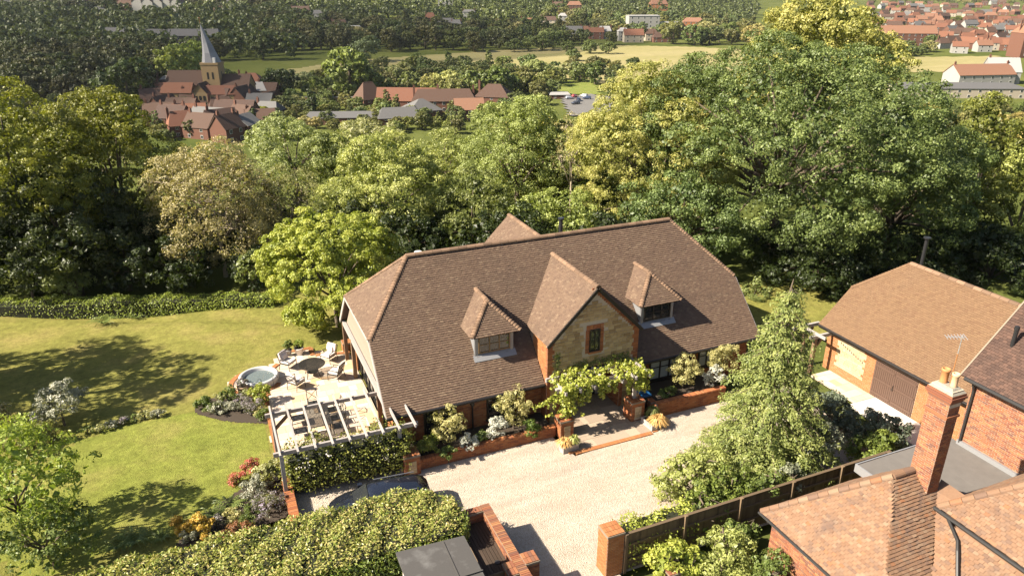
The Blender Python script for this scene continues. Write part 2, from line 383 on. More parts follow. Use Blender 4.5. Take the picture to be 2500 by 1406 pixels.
# ------------------------------------------------------------------ piece-laying helpers
def in_poly(x, y, poly):
    x = np.asarray(x); y = np.asarray(y); c = np.zeros(x.shape, bool); n = len(poly)
    for i in range(n):
        x1, y1 = poly[i]; x2, y2 = poly[(i + 1) % n]
        k = ((y1 > y) != (y2 > y)) & (x < (x2 - x1) * (y - y1) / ((y2 - y1) or 1e-9) + x1); c ^= k
    return c
UNIT = None
def unit_mesh(mat):
    key = 'unit_' + mat.name
    me = bpy.data.meshes.get(key)
    if me is None:
        mb = MB(); mb.box(-.5, .5, -.5, .5, -.5, .5, r=0.0); me = mb.mesh(key); me.materials.append(mat)
    return me
def axes_rot(U, V, N):
    m = Matrix((U, V, N)).transposed(); return m.to_euler()
CAMV = Vector((0, 0, CAM_H))
def emit_rects(parent, rects, P0, U, V, N, name, mat, gap=.014, depth=.012, jit=.003, nobj=0, stuff=None):
    """rects (u0,u1,v0,v1) on the plane P0+uU+vV become raised pieces: the nearest nobj as objects, the rest joined."""
    if not rects: return
    P0 = Vector(P0); U = Vector(U).normalized(); V = Vector(V).normalized(); N = Vector(N).normalized()
    off = Vector(parent['_o']) if '_o' in parent else Vector((0, 0, 0))
    par = parent
    A = np.array(rects); cu = (A[:, 0] + A[:, 1]) / 2; cv = (A[:, 2] + A[:, 3]) / 2
    P = np.array(P0)[None] + cu[:, None] * np.array(U)[None] + cv[:, None] * np.array(V)[None]
    order = np.argsort(((P - np.array(CAMV)[None]) ** 2).sum(1))
    ob = order[:nobj]; rest = order[nobj:]
    if len(ob):
        me = unit_mesh(mat); e = axes_rot(U, V, N)
        for i in ob:
            d = depth + random.uniform(-jit, jit)
            o = inst(name, me, par, Vector(P[i]) - off + N * (d / 2 - .004), e, (A[i, 1] - A[i, 0] - gap, A[i, 3] - A[i, 2] - gap, d + .008))
    if len(rest):
        B = A[rest]; n = len(B); d = depth + rng.uniform(-jit, jit, n)
        c = np.array(P0)[None]; u = np.array(U); v = np.array(V); nn = np.array(N)
        g = gap / 2
        def pt(uu, vv, h): return c + uu[:, None] * u + vv[:, None] * v + h[:, None] * nn
        u0, u1, v0, v1 = B[:, 0] + g, B[:, 1] - g, B[:, 2] + g, B[:, 3] - g; z = np.zeros(n) - .003
        a0, b0, c0, d0 = pt(u0, v0, z), pt(u1, v0, z), pt(u1, v1, z), pt(u0, v1, z)
        a1, b1, c1, d1 = pt(u0, v0, d), pt(u1, v0, d), pt(u1, v1, d), pt(u0, v1, d)
        Q = np.concatenate([np.stack(q, 1) for q in ((a1, b1, c1, d1), (a0, b0, b1, a1), (b0, c0, c1, b1), (c0, d0, d1, c1), (d0, a0, a1, d1))])
        mb = MB(); mb.quads(Q, np.tile(rng.random(n), 5))
        mb.build(stuff or name + 's', mat, par, kind='stuff', off=tuple(off))
def brick_rects(L, H, bl=.225, ch=.075, holes=(), u0=0.0, v0=0.0):
    out = []; r = 0; v = v0
    while v < v0 + H - .02:
        vt = min(v + ch, v0 + H); u = u0 - (bl / 2 if r % 2 else 0)
        while u < u0 + L - .02:
            a, b = max(u, u0), min(u + bl, u0 + L)
            if b - a > .03:
                segs = [(a, b)]
                for (ha, hb, va, vb) in holes:
                    if vt > va + .01 and v < vb - .01:
                        ns = []
                        for (p, q) in segs:
                            if q <= ha or p >= hb: ns.append((p, q)); continue
                            if p < ha - .03: ns.append((p, ha))
                            if q > hb + .03: ns.append((hb, q))
                        segs = ns
                out += [(p, q, v, vt) for p, q in segs]
            u += bl
        v += ch; r += 1
    return out
def stone_rects(L, H, poly=None, hmin=.11, hmax=.2, wmin=.2, wmax=.46, holes=(), rs=1):
    rd = random.Random(rs); out = []; v = 0
    while v < H - .03:
        h = min(rd.uniform(hmin, hmax), H - v); u = 0
        while u < L - .02:
            w = min(rd.uniform(wmin, wmax), L - u)
            if L - u - w < .1: w = L - u
            cu, cv = u + w / 2, v + h / 2
            ok = poly is None or bool(in_poly(np.array([cu]), np.array([cv]), poly)[0])
            for (ha, hb, va, vb) in holes:
                if u + w > ha + .03 and u < hb - .03 and v + h > va + .03 and v < vb - .03: ok = False
            if ok: out.append((u, u + w, v, v + h))
            u += w
        v += h
    return out
def clip_half(poly, nx, ny, d):         # keep nx*x+ny*y <= d
    out = []; n = len(poly)
    for i in range(n):
        p, q = poly[i], poly[(i + 1) % n]; a = nx * p[0] + ny * p[1] - d; b = nx * q[0] + ny * q[1] - d
        if a <= 0: out.append(p)
        if (a < 0 < b) or (b < 0 < a):
            k = a / (a - b); out.append((p[0] + (q[0] - p[0]) * k, p[1] + (q[1] - p[1]) * k))
    return out
def tile_slope(parent, outline, mat, name='roof_tiles', w=.165, g=.115, nobj=0, lift=.04, rough=.004, cut=()):
    """Plain tiles over a planar roof outline given as 3D points; the first edge is the eaves, run so that the normal is up."""
    P = [Vector(p) for p in outline]; N = (P[1] - P[0]).cross(P[-1] - P[0]).normalized()
    U = (P[1] - P[0]).normalized(); V = N.cross(U).normalized(); O = P[0]
    poly = [((p - O).dot(U), (p - O).dot(V)) for p in P]
    us = [p[0] for p in poly]; vs = [p[1] for p in poly]
    nr = int((max(vs) - min(vs)) / g) + 2; nc = int((max(us) - min(us)) / w) + 3
    rr, cc = np.meshgrid(np.arange(nr), np.arange(nc), indexing='ij')
    u0 = min(us) - w + cc * w + (rr % 2) * w / 2; v0 = min(vs) + rr * g - .03
    u0 = u0.ravel(); v0 = v0.ravel()
    ua = np.maximum(u0 + .003, min(us)); ub = np.minimum(u0 + w - .003, max(us))
    keep = (ub - ua > .02) & in_poly((ua + ub) / 2, v0 + g * .5, poly)
    for q in cut:
        cp = [((Vector(p) - O).dot(U), (Vector(p) - O).dot(V)) for p in q]; keep &= ~in_poly(u0 + w / 2, v0 + g * .5, cp)
    u0 = u0[keep]; v0 = v0[keep]; ua = ua[keep]; ub = ub[keep]; n = len(u0)
    h0 = lift + rng.normal(0, rough, n); h1 = np.full(n, .008); dv = rng.normal(0, .004, n); sk = rng.normal(0, .0035, n)
    u = np.array(U); v = np.array(V); nn = np.array(N); c = np.array(O)
    off = Vector(parent['_o']) if '_o' in parent else Vector((0, 0, 0))
    def pt(a, b, h): return c[None] + a[:, None] * u + b[:, None] * v + h[:, None] * nn
    a = ua; b = ub; f = v0 + dv; t = v0 + g + .02; z = np.zeros(n) - .002
    tl, tr = pt(a, t, h1), pt(b, t, h1); fl, fr = pt(a, f + sk, h0), pt(b, f - sk, h0); bl, br = pt(a, f + sk, z), pt(b, f - sk, z)
    rn = rng.random(n)
    dist = ((pt(a, f, h0) - np.array([0, 0, CAM_H])[None]) ** 2).sum(1); order = np.argsort(dist + np.where(ub - ua < w - .01, 1e6, 0))
    ob, rest = order[:nobj], order[nobj:]
    if len(ob):
        key = 'tile_' + mat.name; me = bpy.data.meshes.get(key)
        if me is None:
            mb = MB(); h = w / 2
            mb.add([(-h + .003, 0, -.002), (h - .003, 0, -.002), (h - .003, 0, lift), (-h + .003, 0, lift), (-h + .003, g + .02, .008), (h - .003, g + .02, .008), (-h + .003, g + .02, -.002), (h - .003, g + .02, -.002)],
                   [(0, 1, 2, 3), (3, 2, 5, 4), (0, 3, 4, 6), (1, 7, 5, 2)], r=0.0)
            me = mb.mesh(key); me.materials.append(mat)
        base = Matrix((U, V, N)).transposed()
        for i in ob:
            o = inst('tile', me, parent, Vector(c + (u0[i] + w / 2) * u + f[i] * v) - off, (base @ Matrix.Rotation(random.gauss(0, .012), 3, 'Z') @ Matrix.Rotation(random.gauss(0, .02), 3, 'X')).to_euler())
    s_ = rest
    Q = np.concatenate([np.stack(q, 1) for q in ((fl[s_], fr[s_], tr[s_], tl[s_]), (bl[s_], br[s_], fr[s_], fl[s_]), (bl[s_], fl[s_], tl[s_], pt(a, t, z)[s_]), (br[s_], pt(b, t, z)[s_], tr[s_], fr[s_]))])
    mb = MB(); mb.quads(Q, np.tile(rn[s_], 4)); mb.build(name, mat, parent, kind='stuff', off=tuple(off))
def ridge_run(parent, a, b, mat, L=.42, r=.13, name='ridge_tile', bonnet=False):
    a = Vector(a); b = Vector(b); d = (b - a); n = max(1, int(d.length / L)); d = d / n
    key = name + '_' + mat.name + ('%.2f%.2f' % (r, L)); me = bpy.data.meshes.get(key); off = Vector(parent['_o']) if '_o' in parent else Vector((0, 0, 0))
    if me is None:
        mb = MB(); m = 7; vs = []
        for j, (x, rr) in enumerate(((0, r * (1.18 if bonnet else 1.0)), (L * (1.25 if bonnet else .965), r * (.8 if bonnet else 1.0)))):
            for k in range(m):
                t = math.pi * (.0 + 1.0 * k / (m - 1)); vs.append((x, math.cos(t) * rr, math.sin(t) * rr * (.75 if bonnet else .85) - r * .45))
        fs = [(k, k + 1, m + k + 1, m + k)[::-1] for k in range(m - 1)] + [tuple(range(m)), tuple(range(m, 2 * m))[::-1]]
        mb.add(vs, fs, r=0.0); me = mb.mesh(key); me.materials.append(mat)
    x = d.normalized(); y = Vector((0, 0, 1)).cross(x).normalized(); z = x.cross(y); e = axes_rot(x, y, z)
    for i in range(n): inst(name, me, parent, a + d * i - off, e, (d.length / L, 1, 1))
def window(parent, P0, U, w, h, N, mat_frame, cols=2, rows=1, fw=.07, glass='glass', depth=.05, sill=None, back=None):
    """A framed window as part 'window' with panes and glazing bars as its pieces; P0 lower-left corner on the wall face."""
    P0 = Vector(P0); U = Vector(U).normalized(); N = Vector(N).normalized(); Z = Vector((0, 0, 1)); off = Vector(parent['_o']) if '_o' in parent else Vector((0, 0, 0))
    mb = MB()
    def bx(m_, u0, u1, v0, v1, d0, d1):
        vs = []
        for d in (d0, d1):
            for (a, b) in ((u0, v0), (u1, v0), (u1, v1), (u0, v1)): vs.append(tuple(P0 + U * a + Z * b + N * d))
        m_.add(vs, [(0, 3, 2, 1), (4, 5, 6, 7), (0, 1, 5, 4), (1, 2, 6, 5), (2, 3, 7, 6), (3, 0, 4, 7)])
    bx(mb, 0, w, 0, fw, -.02, depth); bx(mb, 0, w, h - fw, h, -.02, depth); bx(mb, 0, fw, fw, h - fw, -.02, depth); bx(mb, w - fw, w, fw, h - fw, -.02, depth)
    f = mb.build('window', mat_frame, parent, off=tuple(off)); f['_o'] = tuple(off)
    for i in range(1, cols):
        mb = MB(); x = fw + (w - 2 * fw) * i / cols; bx(mb, x - fw * .5, x + fw * .5, fw, h - fw, -.02, depth * .8); mb.build('mullion', mat_frame, f, off=tuple(off))
    for j in range(1, rows):
        mb = MB(); y = fw + (h - 2 * fw) * j / rows; bx(mb, fw, w - fw, y - fw * .28, y + fw * .28, -.015, depth * .7); mb.build('glazing_bar', mat_frame, f, off=tuple(off))
    for i in range(cols):
        mb = MB(); x0 = fw + (w - 2 * fw) * i / cols; x1 = fw + (w - 2 * fw) * (i + 1) / cols
        bx(mb, x0, x1, fw, h - fw, .004, .012); mb.build('pane', M[glass], f, off=tuple(off))
    if sill:
        mb = MB(); bx(mb, -.06, w + .06, -.08, 0, -.02, .12); mb.build('sill', M[sill], f, off=tuple(off))
    return f
X, Y, Z = (1, 0, 0), (0, 1, 0), (0, 0, 1)

# ------------------------------------------------------------------ ground sheets
def build_ground():
    ys = np.concatenate([np.linspace(-60, 20, 12), np.arange(21, 62, .55), np.geomspace(62, 4200, 150)])
    m = 121; mb = MB(); q = np.linspace(-1, 1, m); q = np.sign(q) * np.abs(q) ** 1.25
    V = []
    for y in ys:
        half = 70 + max(0, y) * 1.15
        x = q * half; h = terrain_c(x, np.full(m, y)) - (.35 if y < 49 else 0)
        V.append(np.stack([x * CS + y * SN, -x * SN + y * CS, h - .012], 1))
    V = np.array(V); n = len(ys)
    mb.v = [tuple(p) for p in V.reshape(-1, 3)]; mb.n = n * m
    for i in range(n - 1):
        for j in range(m - 1):
            a = i * m + j; mb.f.append((a, a + 1, a + m + 1, a + m)); mb.r.append(0)
    o = mb.build('ground', M['ground'], smooth=True); structure(o)
build_ground()
def sheet(name, poly, z, mat, res=None, follow=True):
    """A flat sheet over an outline, cut into a grid where it has to follow the ground."""
    mb = MB()
    if res is None: mb.poly([(p[0], p[1], z) for p in poly])
    else:
        xs = np.arange(min(p[0] for p in poly), max(p[0] for p in poly) + res, res); ys = np.arange(min(p[1] for p in poly), max(p[1] for p in poly) + res, res)
        gx, gy = np.meshgrid(xs, ys); keep = in_poly(gx[:-1, :-1] + res / 2, gy[:-1, :-1] + res / 2, poly)
        hz = terrain(gx, gy) + z; idx = {}
        for i, j in zip(*np.nonzero(keep)):
            q = []
            for (a, b) in ((i, j), (i, j + 1), (i + 1, j + 1), (i + 1, j)):
                if (a, b) not in idx: idx[(a, b)] = len(mb.v); mb.v.append((gx[a, b], gy[a, b], hz[a, b]))
                q.append(idx[(a, b)])
            mb.f.append(q); mb.r.append(0)
        mb.n = len(mb.v)
    o = mb.build(name, mat, smooth=res is not None); return structure(o)
def cpoly(pts): return [c2w(x, y)[:2] for x, y in pts]
# lawns: main upper lawn left and behind, greener lower lawn in front
sheet('lawn', cpoly([(-45, 26), (-22, 22), (-16, 20), (-10, 24), (-8, 36), (6, 44), (30, 38), (34, 46), (20, 49.5), (-5, 50), (-42, 49.5)]), .004, M['lawn'], .6)
lower = [gp(u, v)[:2] for u, v in ((190, 1075), (330, 1030), (480, 1008), (560, 1030), (650, 1030), (680, 1130), (640, 1200), (560, 1225), (430, 1300), (300, 1345), (60, 1420), (-60, 1300), (60, 1150))]
sheet('lower_lawn', lower, .010, M['lawn_green'], .5)

def gravel():
    pts = [(1.35, 24.2), (1.35, 28.2), (6.3, 28.2), (6.3, 27.0), (13.6, 27.0), (13.9, 25.2), (18.3, 25.5), (19.0, 26.6), (22.5, 26.6), (27.5, 26.6), (27.5, 18.0), (12.0, 18.0), (12.0, 8), (6.9, 8), (6.9, 22.3), (1.35, 22.3)]
    return sheet('gravel_drive', pts, .02, M['gravel'])
gravel()

# ------------------------------------------------------------------ main house
HX0, HX1, HT0, HZ0, HR, HZR = 5.87, 26.87, 28.27, 2.3, 33.75, 7.78   # verge X, eaves Y and Z, ridge Y and Z
house = wthing('country_house', 'long brick and stone house with brown tiled roof, two dormers and a stone gable porch', 'house', (16.3, 33.0, 0))
def main_house():
    zh = 4.95; th = HT0 + (zh - HZ0); tb = 2 * HR - th; back = 38.9; zb = HZR - (back - HR)
    rl, rr = 8.6, 24.12
    FL = (HX0, HT0, HZ0); FRt = (HX1, HT0, HZ0)
    mb = MB()
    front = [FL, FRt, (HX1, th, zh), (rr, HR, HZR), (rl, HR, HZR), (HX0, th, zh)]
    lefth = [(HX0, tb, zh), (HX0, th, zh), (rl, HR, HZR)]
    righth = [(HX1, th, zh), (HX1, tb, zh), (rr, HR, HZR)]
    backs = [(HX1, back, zb), (HX0, back, zb), (HX0, tb, zh), (rl, HR, HZR), (rr, HR, HZR), (HX1, tb, zh)]
    for q in (front, lefth, righth, backs): mb.slab(q, .14)
    roof = mb.build('roof', M['tile_dark'], house); roof['_o'] = house['_o']
    # holes in the tiling where dormers and the porch stand
    cuts = [[(c - 1.0, 29.75, 3.78), (c + 1.0, 29.75, 3.78), (c + 1.0, 30.6, 4.63), (c, 31.6, 5.6), (c - 1.0, 30.6, 4.63)] for c in (11.66, 20.93)]
    cuts.append([(13.75, 28.0, 2.0), (18.85, 28.0, 2.0), (18.85, 30.3, 4.3), (16.35, 32.9, 6.9), (13.75, 30.3, 4.3)])
    tile_slope(roof, front, M['tile_main'], 'front_roof_tiles', cut=cuts, nobj=300)
    tile_slope(roof, lefth, M['tile_main'], 'hip_roof_tiles')
    tile_slope(roof, righth, M['tile_main'], 'far_hip_roof_tiles')
    ridge_run(roof, (rl, HR, HZR + .06), (rr, HR, HZR + .06), M['tile_ridge'], .45, .15)
    for (a, b) in (((HX0, th, zh), (rl, HR, HZR)), ((HX1, th, zh), (rr, HR, HZR)), ((HX0, tb, zh), (rl, HR, HZR)), ((HX1, tb, zh), (rr, HR, HZR))):
        ridge_run(roof, Vector(a) + Vector((0, 0, .03)), Vector(b) + Vector((0, 0, .05)), M['tile_ridge'], .155, .13, 'hip_tile', True)
    # verge boards
    for x in (HX0, HX1):
        mb = MB(); s_ = -1 if x == HX0 else 1
        mb.bar((x + .02 * s_, HT0, HZ0 - .12), (x + .02 * s_, th, zh - .12), .05, .2); mb.bar((x + .02 * s_, back, zb - .12), (x + .02 * s_, tb, zh - .12), .05, .2); mb.bar((x + .02 * s_, th, zh - .1), (x + .02 * s_, tb, zh - .1), .05, .16)
        mb.build('barge_board', M['oak'], house)
    # walls
    wy, wx0, wx1 = 28.72, 6.3, 26.45
    mb = MB(); mb.box(wx0, 13.8, wy, wy + .3, 0, 2.55); mb.box(18.8, wx1, wy, wy + .3, 0, 2.55)
    mb.box(wx1 - .3, wx1, wy + .3, 38.2, 0, 2.5); mb.poly([(wx1 - .02, 29, 2.5), (wx1 - .02, 38.2, 2.5), (wx1 - .02, 36.3, 4.9), (wx1 - .02, 31.1, 4.9)]); mb.box(wx0, wx1, 38.0, 38.3, 0, 2.6)
    w = mb.build('wall', M['mortar_dark'], house); w['_o'] = house['_o']
    holesL = [(1.4, 3.0, .5, 2.2), (4.55, 6.0, .72, 2.2)]; holesR = [(1.25, 3.15, .75, 2.25), (4.35, 5.95, .9, 2.25), (.3, 1.05, 0, 2.1)]
    emit_rects(w, brick_rects(13.8 - wx0, 2.45, holes=holesL), (wx0, wy, 0), X, Z, (0, -1, 0), 'brick', M['brick'], nobj=150, stuff='bricks')
    emit_rects(w, brick_rects(wx1 - 18.8, 2.45, holes=holesR), (18.8, wy, 0), X, Z, (0, -1, 0), 'brick', M['brick'], nobj=150, stuff='bricks')
    for (a, b, c, d) in holesL: window(house, (wx0 + a, wy - .01, c), X, b - a, d - c, (0, -1, 0), M['frame'], cols=2 if b - a < 1.5 else 3, rows=2, fw=.09, sill='frame')
    for (a, b, c, d) in holesR[:2]: window(house, (18.8 + a, wy - .01, c), X, b - a, d - c, (0, -1, 0), M['frame'], cols=3, rows=2, fw=.09, glass='glass_pale', sill='frame')
    mb = MB(); mb.box(19.1, 19.85, wy - .03, wy + .02, 0, 2.1); mb.build('side_door', M['frame'], house)
    # gutters and downpipes
    for (a, b) in ((HX0, 13.72), (18.9, HX1)):
        mb = MB(); mb.tube([(a, HT0 - .07, HZ0 - .06), (b, HT0 - .07, HZ0 - .06)], .062, 8); mb.build('gutter', M['gutter'], house)
        mb = MB(); mb.box(a, b, HT0 - .02, HT0 + .02, HZ0 - .2, HZ0 - .03); mb.box(a, b, HT0, wy + .02, HZ0 - .22, HZ0 - .19); mb.build('fascia', M['frame'], house)
    for x in (10.1, 22.6):
        mb = MB(); mb.tube([(x, HT0 - .05, HZ0 - .1), (x, wy - .09, HZ0 - .42), (x, wy - .09, .05)], .045, 8); mb.box(x - .08, x + .08, wy - .16, wy - .03, 1.72, 1.86); mb.build('downpipe', M['gutter'], house)
    # left end: oak posts, glazing and weatherboarded gable
    mb = MB(); mb.box(wx0, wx0 + .3, wy, 30.3, 0, 2.5); mb.box(wx0, wx0 + .3, 37.2, 38.3, 0, 2.5); mb.build('end_wall', M['brick_orange'], house)
    f = MB(); f.box(wx0 + .1, wx0 + .16, 30.3, 37.2, 0, .12); f.box(wx0 + .1, wx0 + .16, 30.3, 37.2, 2.2, 2.45)
    for i in range(9): y = 30.3 + 6.9 * i / 8; f.box(wx0 + .08, wx0 + .18, y - .04, y + .04, .12, 2.2)
    fo = f.build('glazed_screen', M['frame'], house); fo['_o'] = house['_o']
    for i in range(8):
        g = MB(); y = 30.3 + 6.9 * i / 8; g.box(wx0 + .12, wx0 + .135, y + .05, y + 6.9 / 8 - .05, .13, 2.19); g.build('pane', M['glass'], fo)
    core = MB(); core.poly([(wx0 - .1, 38.2, 2.3), (wx0 - .1, 28.75, 2.3), (wx0 - .1, th + .1, zh - .15), (wx0 - .1, tb - .1, zh - .15)]); wb = core.build('gable_boarding', M['oak_mid'], house); wb['_o'] = house['_o']
    z = 2.25; 
    while z < zh - .2:
        y0 = HT0 + .62 + max(0, z - HZ0); y1 = 2 * HR - y0
        b = MB(); b.slab([(wx0 - .10, y1, z + .2), (wx0 - .10, y0, z + .2), (wx0 - .16, y0, z), (wx0 - .16, y1, z)][::-1], -.02); b.build('weatherboard', M['oak_mid'], wb); z += .19
    for y in (38.75, 36.4, 30.4):
        p = MB(); p.box(5.92, 6.12, y - .1, y + .1, 0, 2.45); p.build('oak_post', M['oak_dark'], house)
    p = MB(); p.bar((6.02, 28.6, 2.45), (6.02, 38.85, 2.45), .18, .22); p.build('oak_beam', M['oak'], house)
    p = MB(); p.box(6.32, 6.6, 28.6, 29.2, 0, 2.3); p.build('corner_pier', M['brick_orange'], house)
    lt = MB(); lt.tube([(6.75, 28.66, 1.9), (6.75, 28.66, 2.1)], .06, 10); lt.build('wall_light', M['black'], house)
    # flue and vent
    fl = MB(); fl.tube([(17.6, 34.6, 7.0), (17.6, 34.6, 8.35)], .11, 12); fl.tube([(17.6, 34.6, 8.33), (17.6, 34.6, 8.42)], .17, 12); fl.build('flue', M['flue'], house)
    vt = MB(); vt.tube([(9.4, 34.4, 7.0), (9.4, 34.4, 7.62)], .05, 10); vt.tube([(9.4, 34.4, 7.6), (9.4, 34.4, 7.68)], .2, 12); vt.build('vent_cap', M['white'], house)
    # rear wing
    zr = 6.9; ya = 40.8; xr = 17.1; hw = 3.3
    q = MB(); q.slab([(xr - hw, ya, zr - hw), (xr - hw, HR, zr - hw), (xr, HR, zr), (xr, ya, zr)], .12); q.slab([(xr + hw, HR, zr - hw), (xr + hw, ya, zr - hw), (xr, ya, zr), (xr, HR, zr)], .12)
    q.box(xr - hw + .3, xr + hw - .3, 38.3, ya - .2, 0, zr - hw); rw = q.build('rear_wing', M['tile_dark'], house); rw['_o'] = house['_o']
    tile_slope(rw, [(xr - hw, ya, zr - hw), (xr - hw, HR + .5, zr - hw), (xr, HR + .5, zr), (xr, ya, zr)], M['tile_main'])
    ridge_run(rw, (xr, HR + .8, zr + .05), (xr, ya, zr + .05), M['tile_ridge'], .45, .14)
    # porch gable
    xa, x0, x1, yg, za = 16.33, 13.72, 18.92, 27.98, 7.06
    ze = za - (xa - x0); q = MB()
    sl = [(x0, 33.2, ze), (x0, yg, ze), (xa, yg, za), (xa, 33.2, za)]; sr = [(x1, yg, ze), (x1, 33.2, ze), (xa, 33.2, za), (xa, yg, za)]
    q.slab(sl, .12); q.slab(sr, .12); pr = q.build('porch_roof', M['tile_dark'], house); pr['_o'] = house['_o']
    tile_slope(pr, [(x0, yg + 2.36, ze), (x0, yg, ze), (xa, yg, za), (xa, 33.06, za)], M['tile_main'])
    tile_slope(pr, [(x1, yg, ze), (x1, yg + 2.36, ze), (xa, 33.06, za), (xa, yg, za)], M['tile_main'])
    ridge_run(pr, (xa, yg, za + .05), (xa, 33.0, za + .05), M['tile_ridge'], .42, .14)
    bb = MB(); bb.bar((x0 - .02, yg - .03, ze - .1), (xa, yg - .03, za - .1), .05, .16); bb.bar((x1 + .02, yg - .03, ze - .1), (xa, yg - .03, za - .1), .05, .16); bb.build('porch_barge_board', M['frame'], house)
    gx0, gx1, gy = 13.78, 18.86, 28.15; top = za - .2
    mbw = MB(); mbw.add([(gx0, gy, 2.75), (gx1, gy, 2.75), (gx1, gy, ze + .05), (xa, gy, top), (gx0, gy, ze + .05), (gx0, gy + .35, 2.75), (gx1, gy + .35, 2.75), (gx1, gy + .35, ze + .05), (xa, gy + .35, top), (gx0, gy + .35, ze + .05)],
        [(0, 1, 2, 3, 4), (9, 8, 7, 6, 5), (0, 5, 6, 1), (1, 6, 7, 2), (4, 9, 5, 0)])
    mbw.box(gx0, gx0 + .75, gy, gy + 1.9, 0, 2.75); mbw.box(gx1 - .95, gx1, gy, gy + 1.9, 0, 2.75); mbw.box(gx0 + .75, gx1 - .95, gy + 1.6, gy + 1.9, 0, 2.75)
    gw = mbw.build('gable_wall', M['mortar'], house); gw['_o'] = house['_o']
    poly = [(.28, 0), (gx1 - gx0 - .28, 0), (gx1 - gx0 - .28, ze - 2.75 - .1), (xa - gx0, top - 2.75 - .35), (.28, ze - 2.75 - .1)]
    wh = (2.05, 3.05, .78, 2.35)
    st = stone_rects(gx1 - gx0, top - 2.75, poly, holes=[wh], hmin=.11, hmax=.19, wmin=.18, wmax=.42)
    emit_rects(gw, st, (gx0, gy, 2.75), X, Z, (0, -1, 0), 'stone', M['stone'], gap=.022, depth=.022, jit=.009, nobj=300)
    qb = []
    for (ua, ub) in ((0, .28), (gx1 - gx0 - .28, gx1 - gx0)):
        v = 0; k = 0
        while v < ze - 2.75 - .02:
            e = .0 if k % 6 < 3 else .1; qb.append((ua, ub + (e if ua == 0 else 0), v, v + .075) if ua == 0 else (ua - e, ub, v, v + .075)); v += .075; k += 1
    L_ = xa - gx0
    for k in range(24):                       # brick courses stepping up under the verge
        v = ze - 2.75 + k * .11; qb.append((max(0, v - (ze - 2.75)) + .0, max(0, v - (ze - 2.75)) + .26, v - .1, v)); u = gx1 - gx0 - max(0, v - (ze - 2.75)); qb.append((u - .26, u, v - .1, v))
    for k in range(5): qb += [(2.08 + k * .19, 2.08 + (k + 1) * .19, 2.05, 2.3)]
    for k in range(14): qb += [(2.05, 2.25 + (.06 if k % 4 < 2 else 0), .78 + k * .09, .87 + k * .09), (2.85 - (.06 if k % 4 < 2 else 0), 3.05, .78 + k * .09, .87 + k * .09)]
    emit_rects(gw, qb, (gx0, gy, 2.75), X, Z, (0, -1, 0), 'brick', M['brick'], depth=.03, nobj=250)
    window(house, (gx0 + 2.26, gy - .02, 2.75 + .86), X, .58, 1.17, (0, -1, 0), M['frame'], cols=2, rows=1, fw=.06, sill='brick')
    for (ua, ub) in ((0, .75), (gx1 - gx0 - .95, gx1 - gx0)):
        emit_rects(gw, brick_rects(.2, 2.75), (gx0 + ua, gy, 0), X, Z, (0, -1, 0), 'brick', M['brick'], nobj=20, depth=.02)
        emit_rects(gw, brick_rects(.2, 2.75), (gx0 + ub - .2, gy, 0), X, Z, (0, -1, 0), 'brick', M['brick'], nobj=20, depth=.02)
        emit_rects(gw, stone_rects(ub - ua - .4, 2.7, rs=int(ub * 10)), (gx0 + ua + .2, gy, 0), X, Z, (0, -1, 0), 'stone', M['stone'], gap=.02, depth=.02, nobj=30)
    emit_rects(gw, brick_rects(1.9, 2.75), (gx0 + .75, gy, 0), Y, Z, (1, 0, 0), 'brick', M['brick'], stuff='inner_bricks')
    emit_rects(gw, brick_rects(1.9, 2.75), (gx1 - .95, gy, 0), Y, Z, (-1, 0, 0), 'brick', M['brick'], stuff='inner_bricks')
    emit_rects(gw, brick_rects(.6, ze - 0.2), (gx0, gy + .6, .0), (0, -1, 0), Z, (-1, 0, 0), 'brick', M['brick'], stuff='side_bricks', nobj=60)
    emit_rects(gw, brick_rects(1.5, ze - 2.3), (gx0, gy + 1.6, 2.3), (0, -1, 0), Z, (-1, 0, 0), 'brick', M['brick_orange'], stuff='upper_side_bricks', nobj=60)
    cb = MB(); cb.box(gx0, gx0 + .2, gy + .35, gy + 2.2, 2.2, ze); cb.box(gx1 - .2, gx1, gy + .35, gy + 2.2, 2.2, ze); cb.build('porch_cheek', M['mortar_dark'], house)
    d = MB(); d.box(15.2, 17.4, gy + 1.55, gy + 1.6, 0, 2.3); dd = d.build('front_door', M['frame'], house); dd['_o'] = house['_o']
    for x in (15.3, 16.9): g = MB(); g.box(x, x + .4, gy + 1.535, gy + 1.548, .2, 2.1); g.build('pane', M['glass_pale'], dd)
    # dormers
    for c in (11.66, 20.93):
        e, fy, zr, ha = 4.87, 29.35, 6.14, 30.62; hw = 1.27
        q = MB(); A = (c - hw, fy, e); B = (c + hw, fy, e); P = (c, ha, zr); Rr = (c, 32.2, zr); BL = (c - hw, 30.9, e); BR = (c + hw, 30.9, e)
        q.slab([A, B, P], .08); q.slab([BL, A, P, Rr], .08); q.slab([B, BR, Rr, P], .08)
        q.box(c - 1.08, c + 1.08, fy + .12, 30.9, e - .12, e - .04)
        dm = q.build('dormer', M['tile_dark'], house); dm['_o'] = house['_o']
        for o_ in ([A, B, P], [BL, A, P, Rr], [B, BR, Rr, P]): tile_slope(dm, o_, M['tile_main'])
        ridge_run(dm, (c, ha, zr + .05), (c, 32.15, zr + .05), M['tile_ridge'], .4, .13)
        for a in (A, B): ridge_run(dm, Vector(a) + Vector((0, 0, .04)), Vector(P) + Vector((0, 0, .05)), M['tile_ridge'], .155, .12, 'hip_tile', True)
        q = MB(); wyd = 29.72; z0 = 3.75
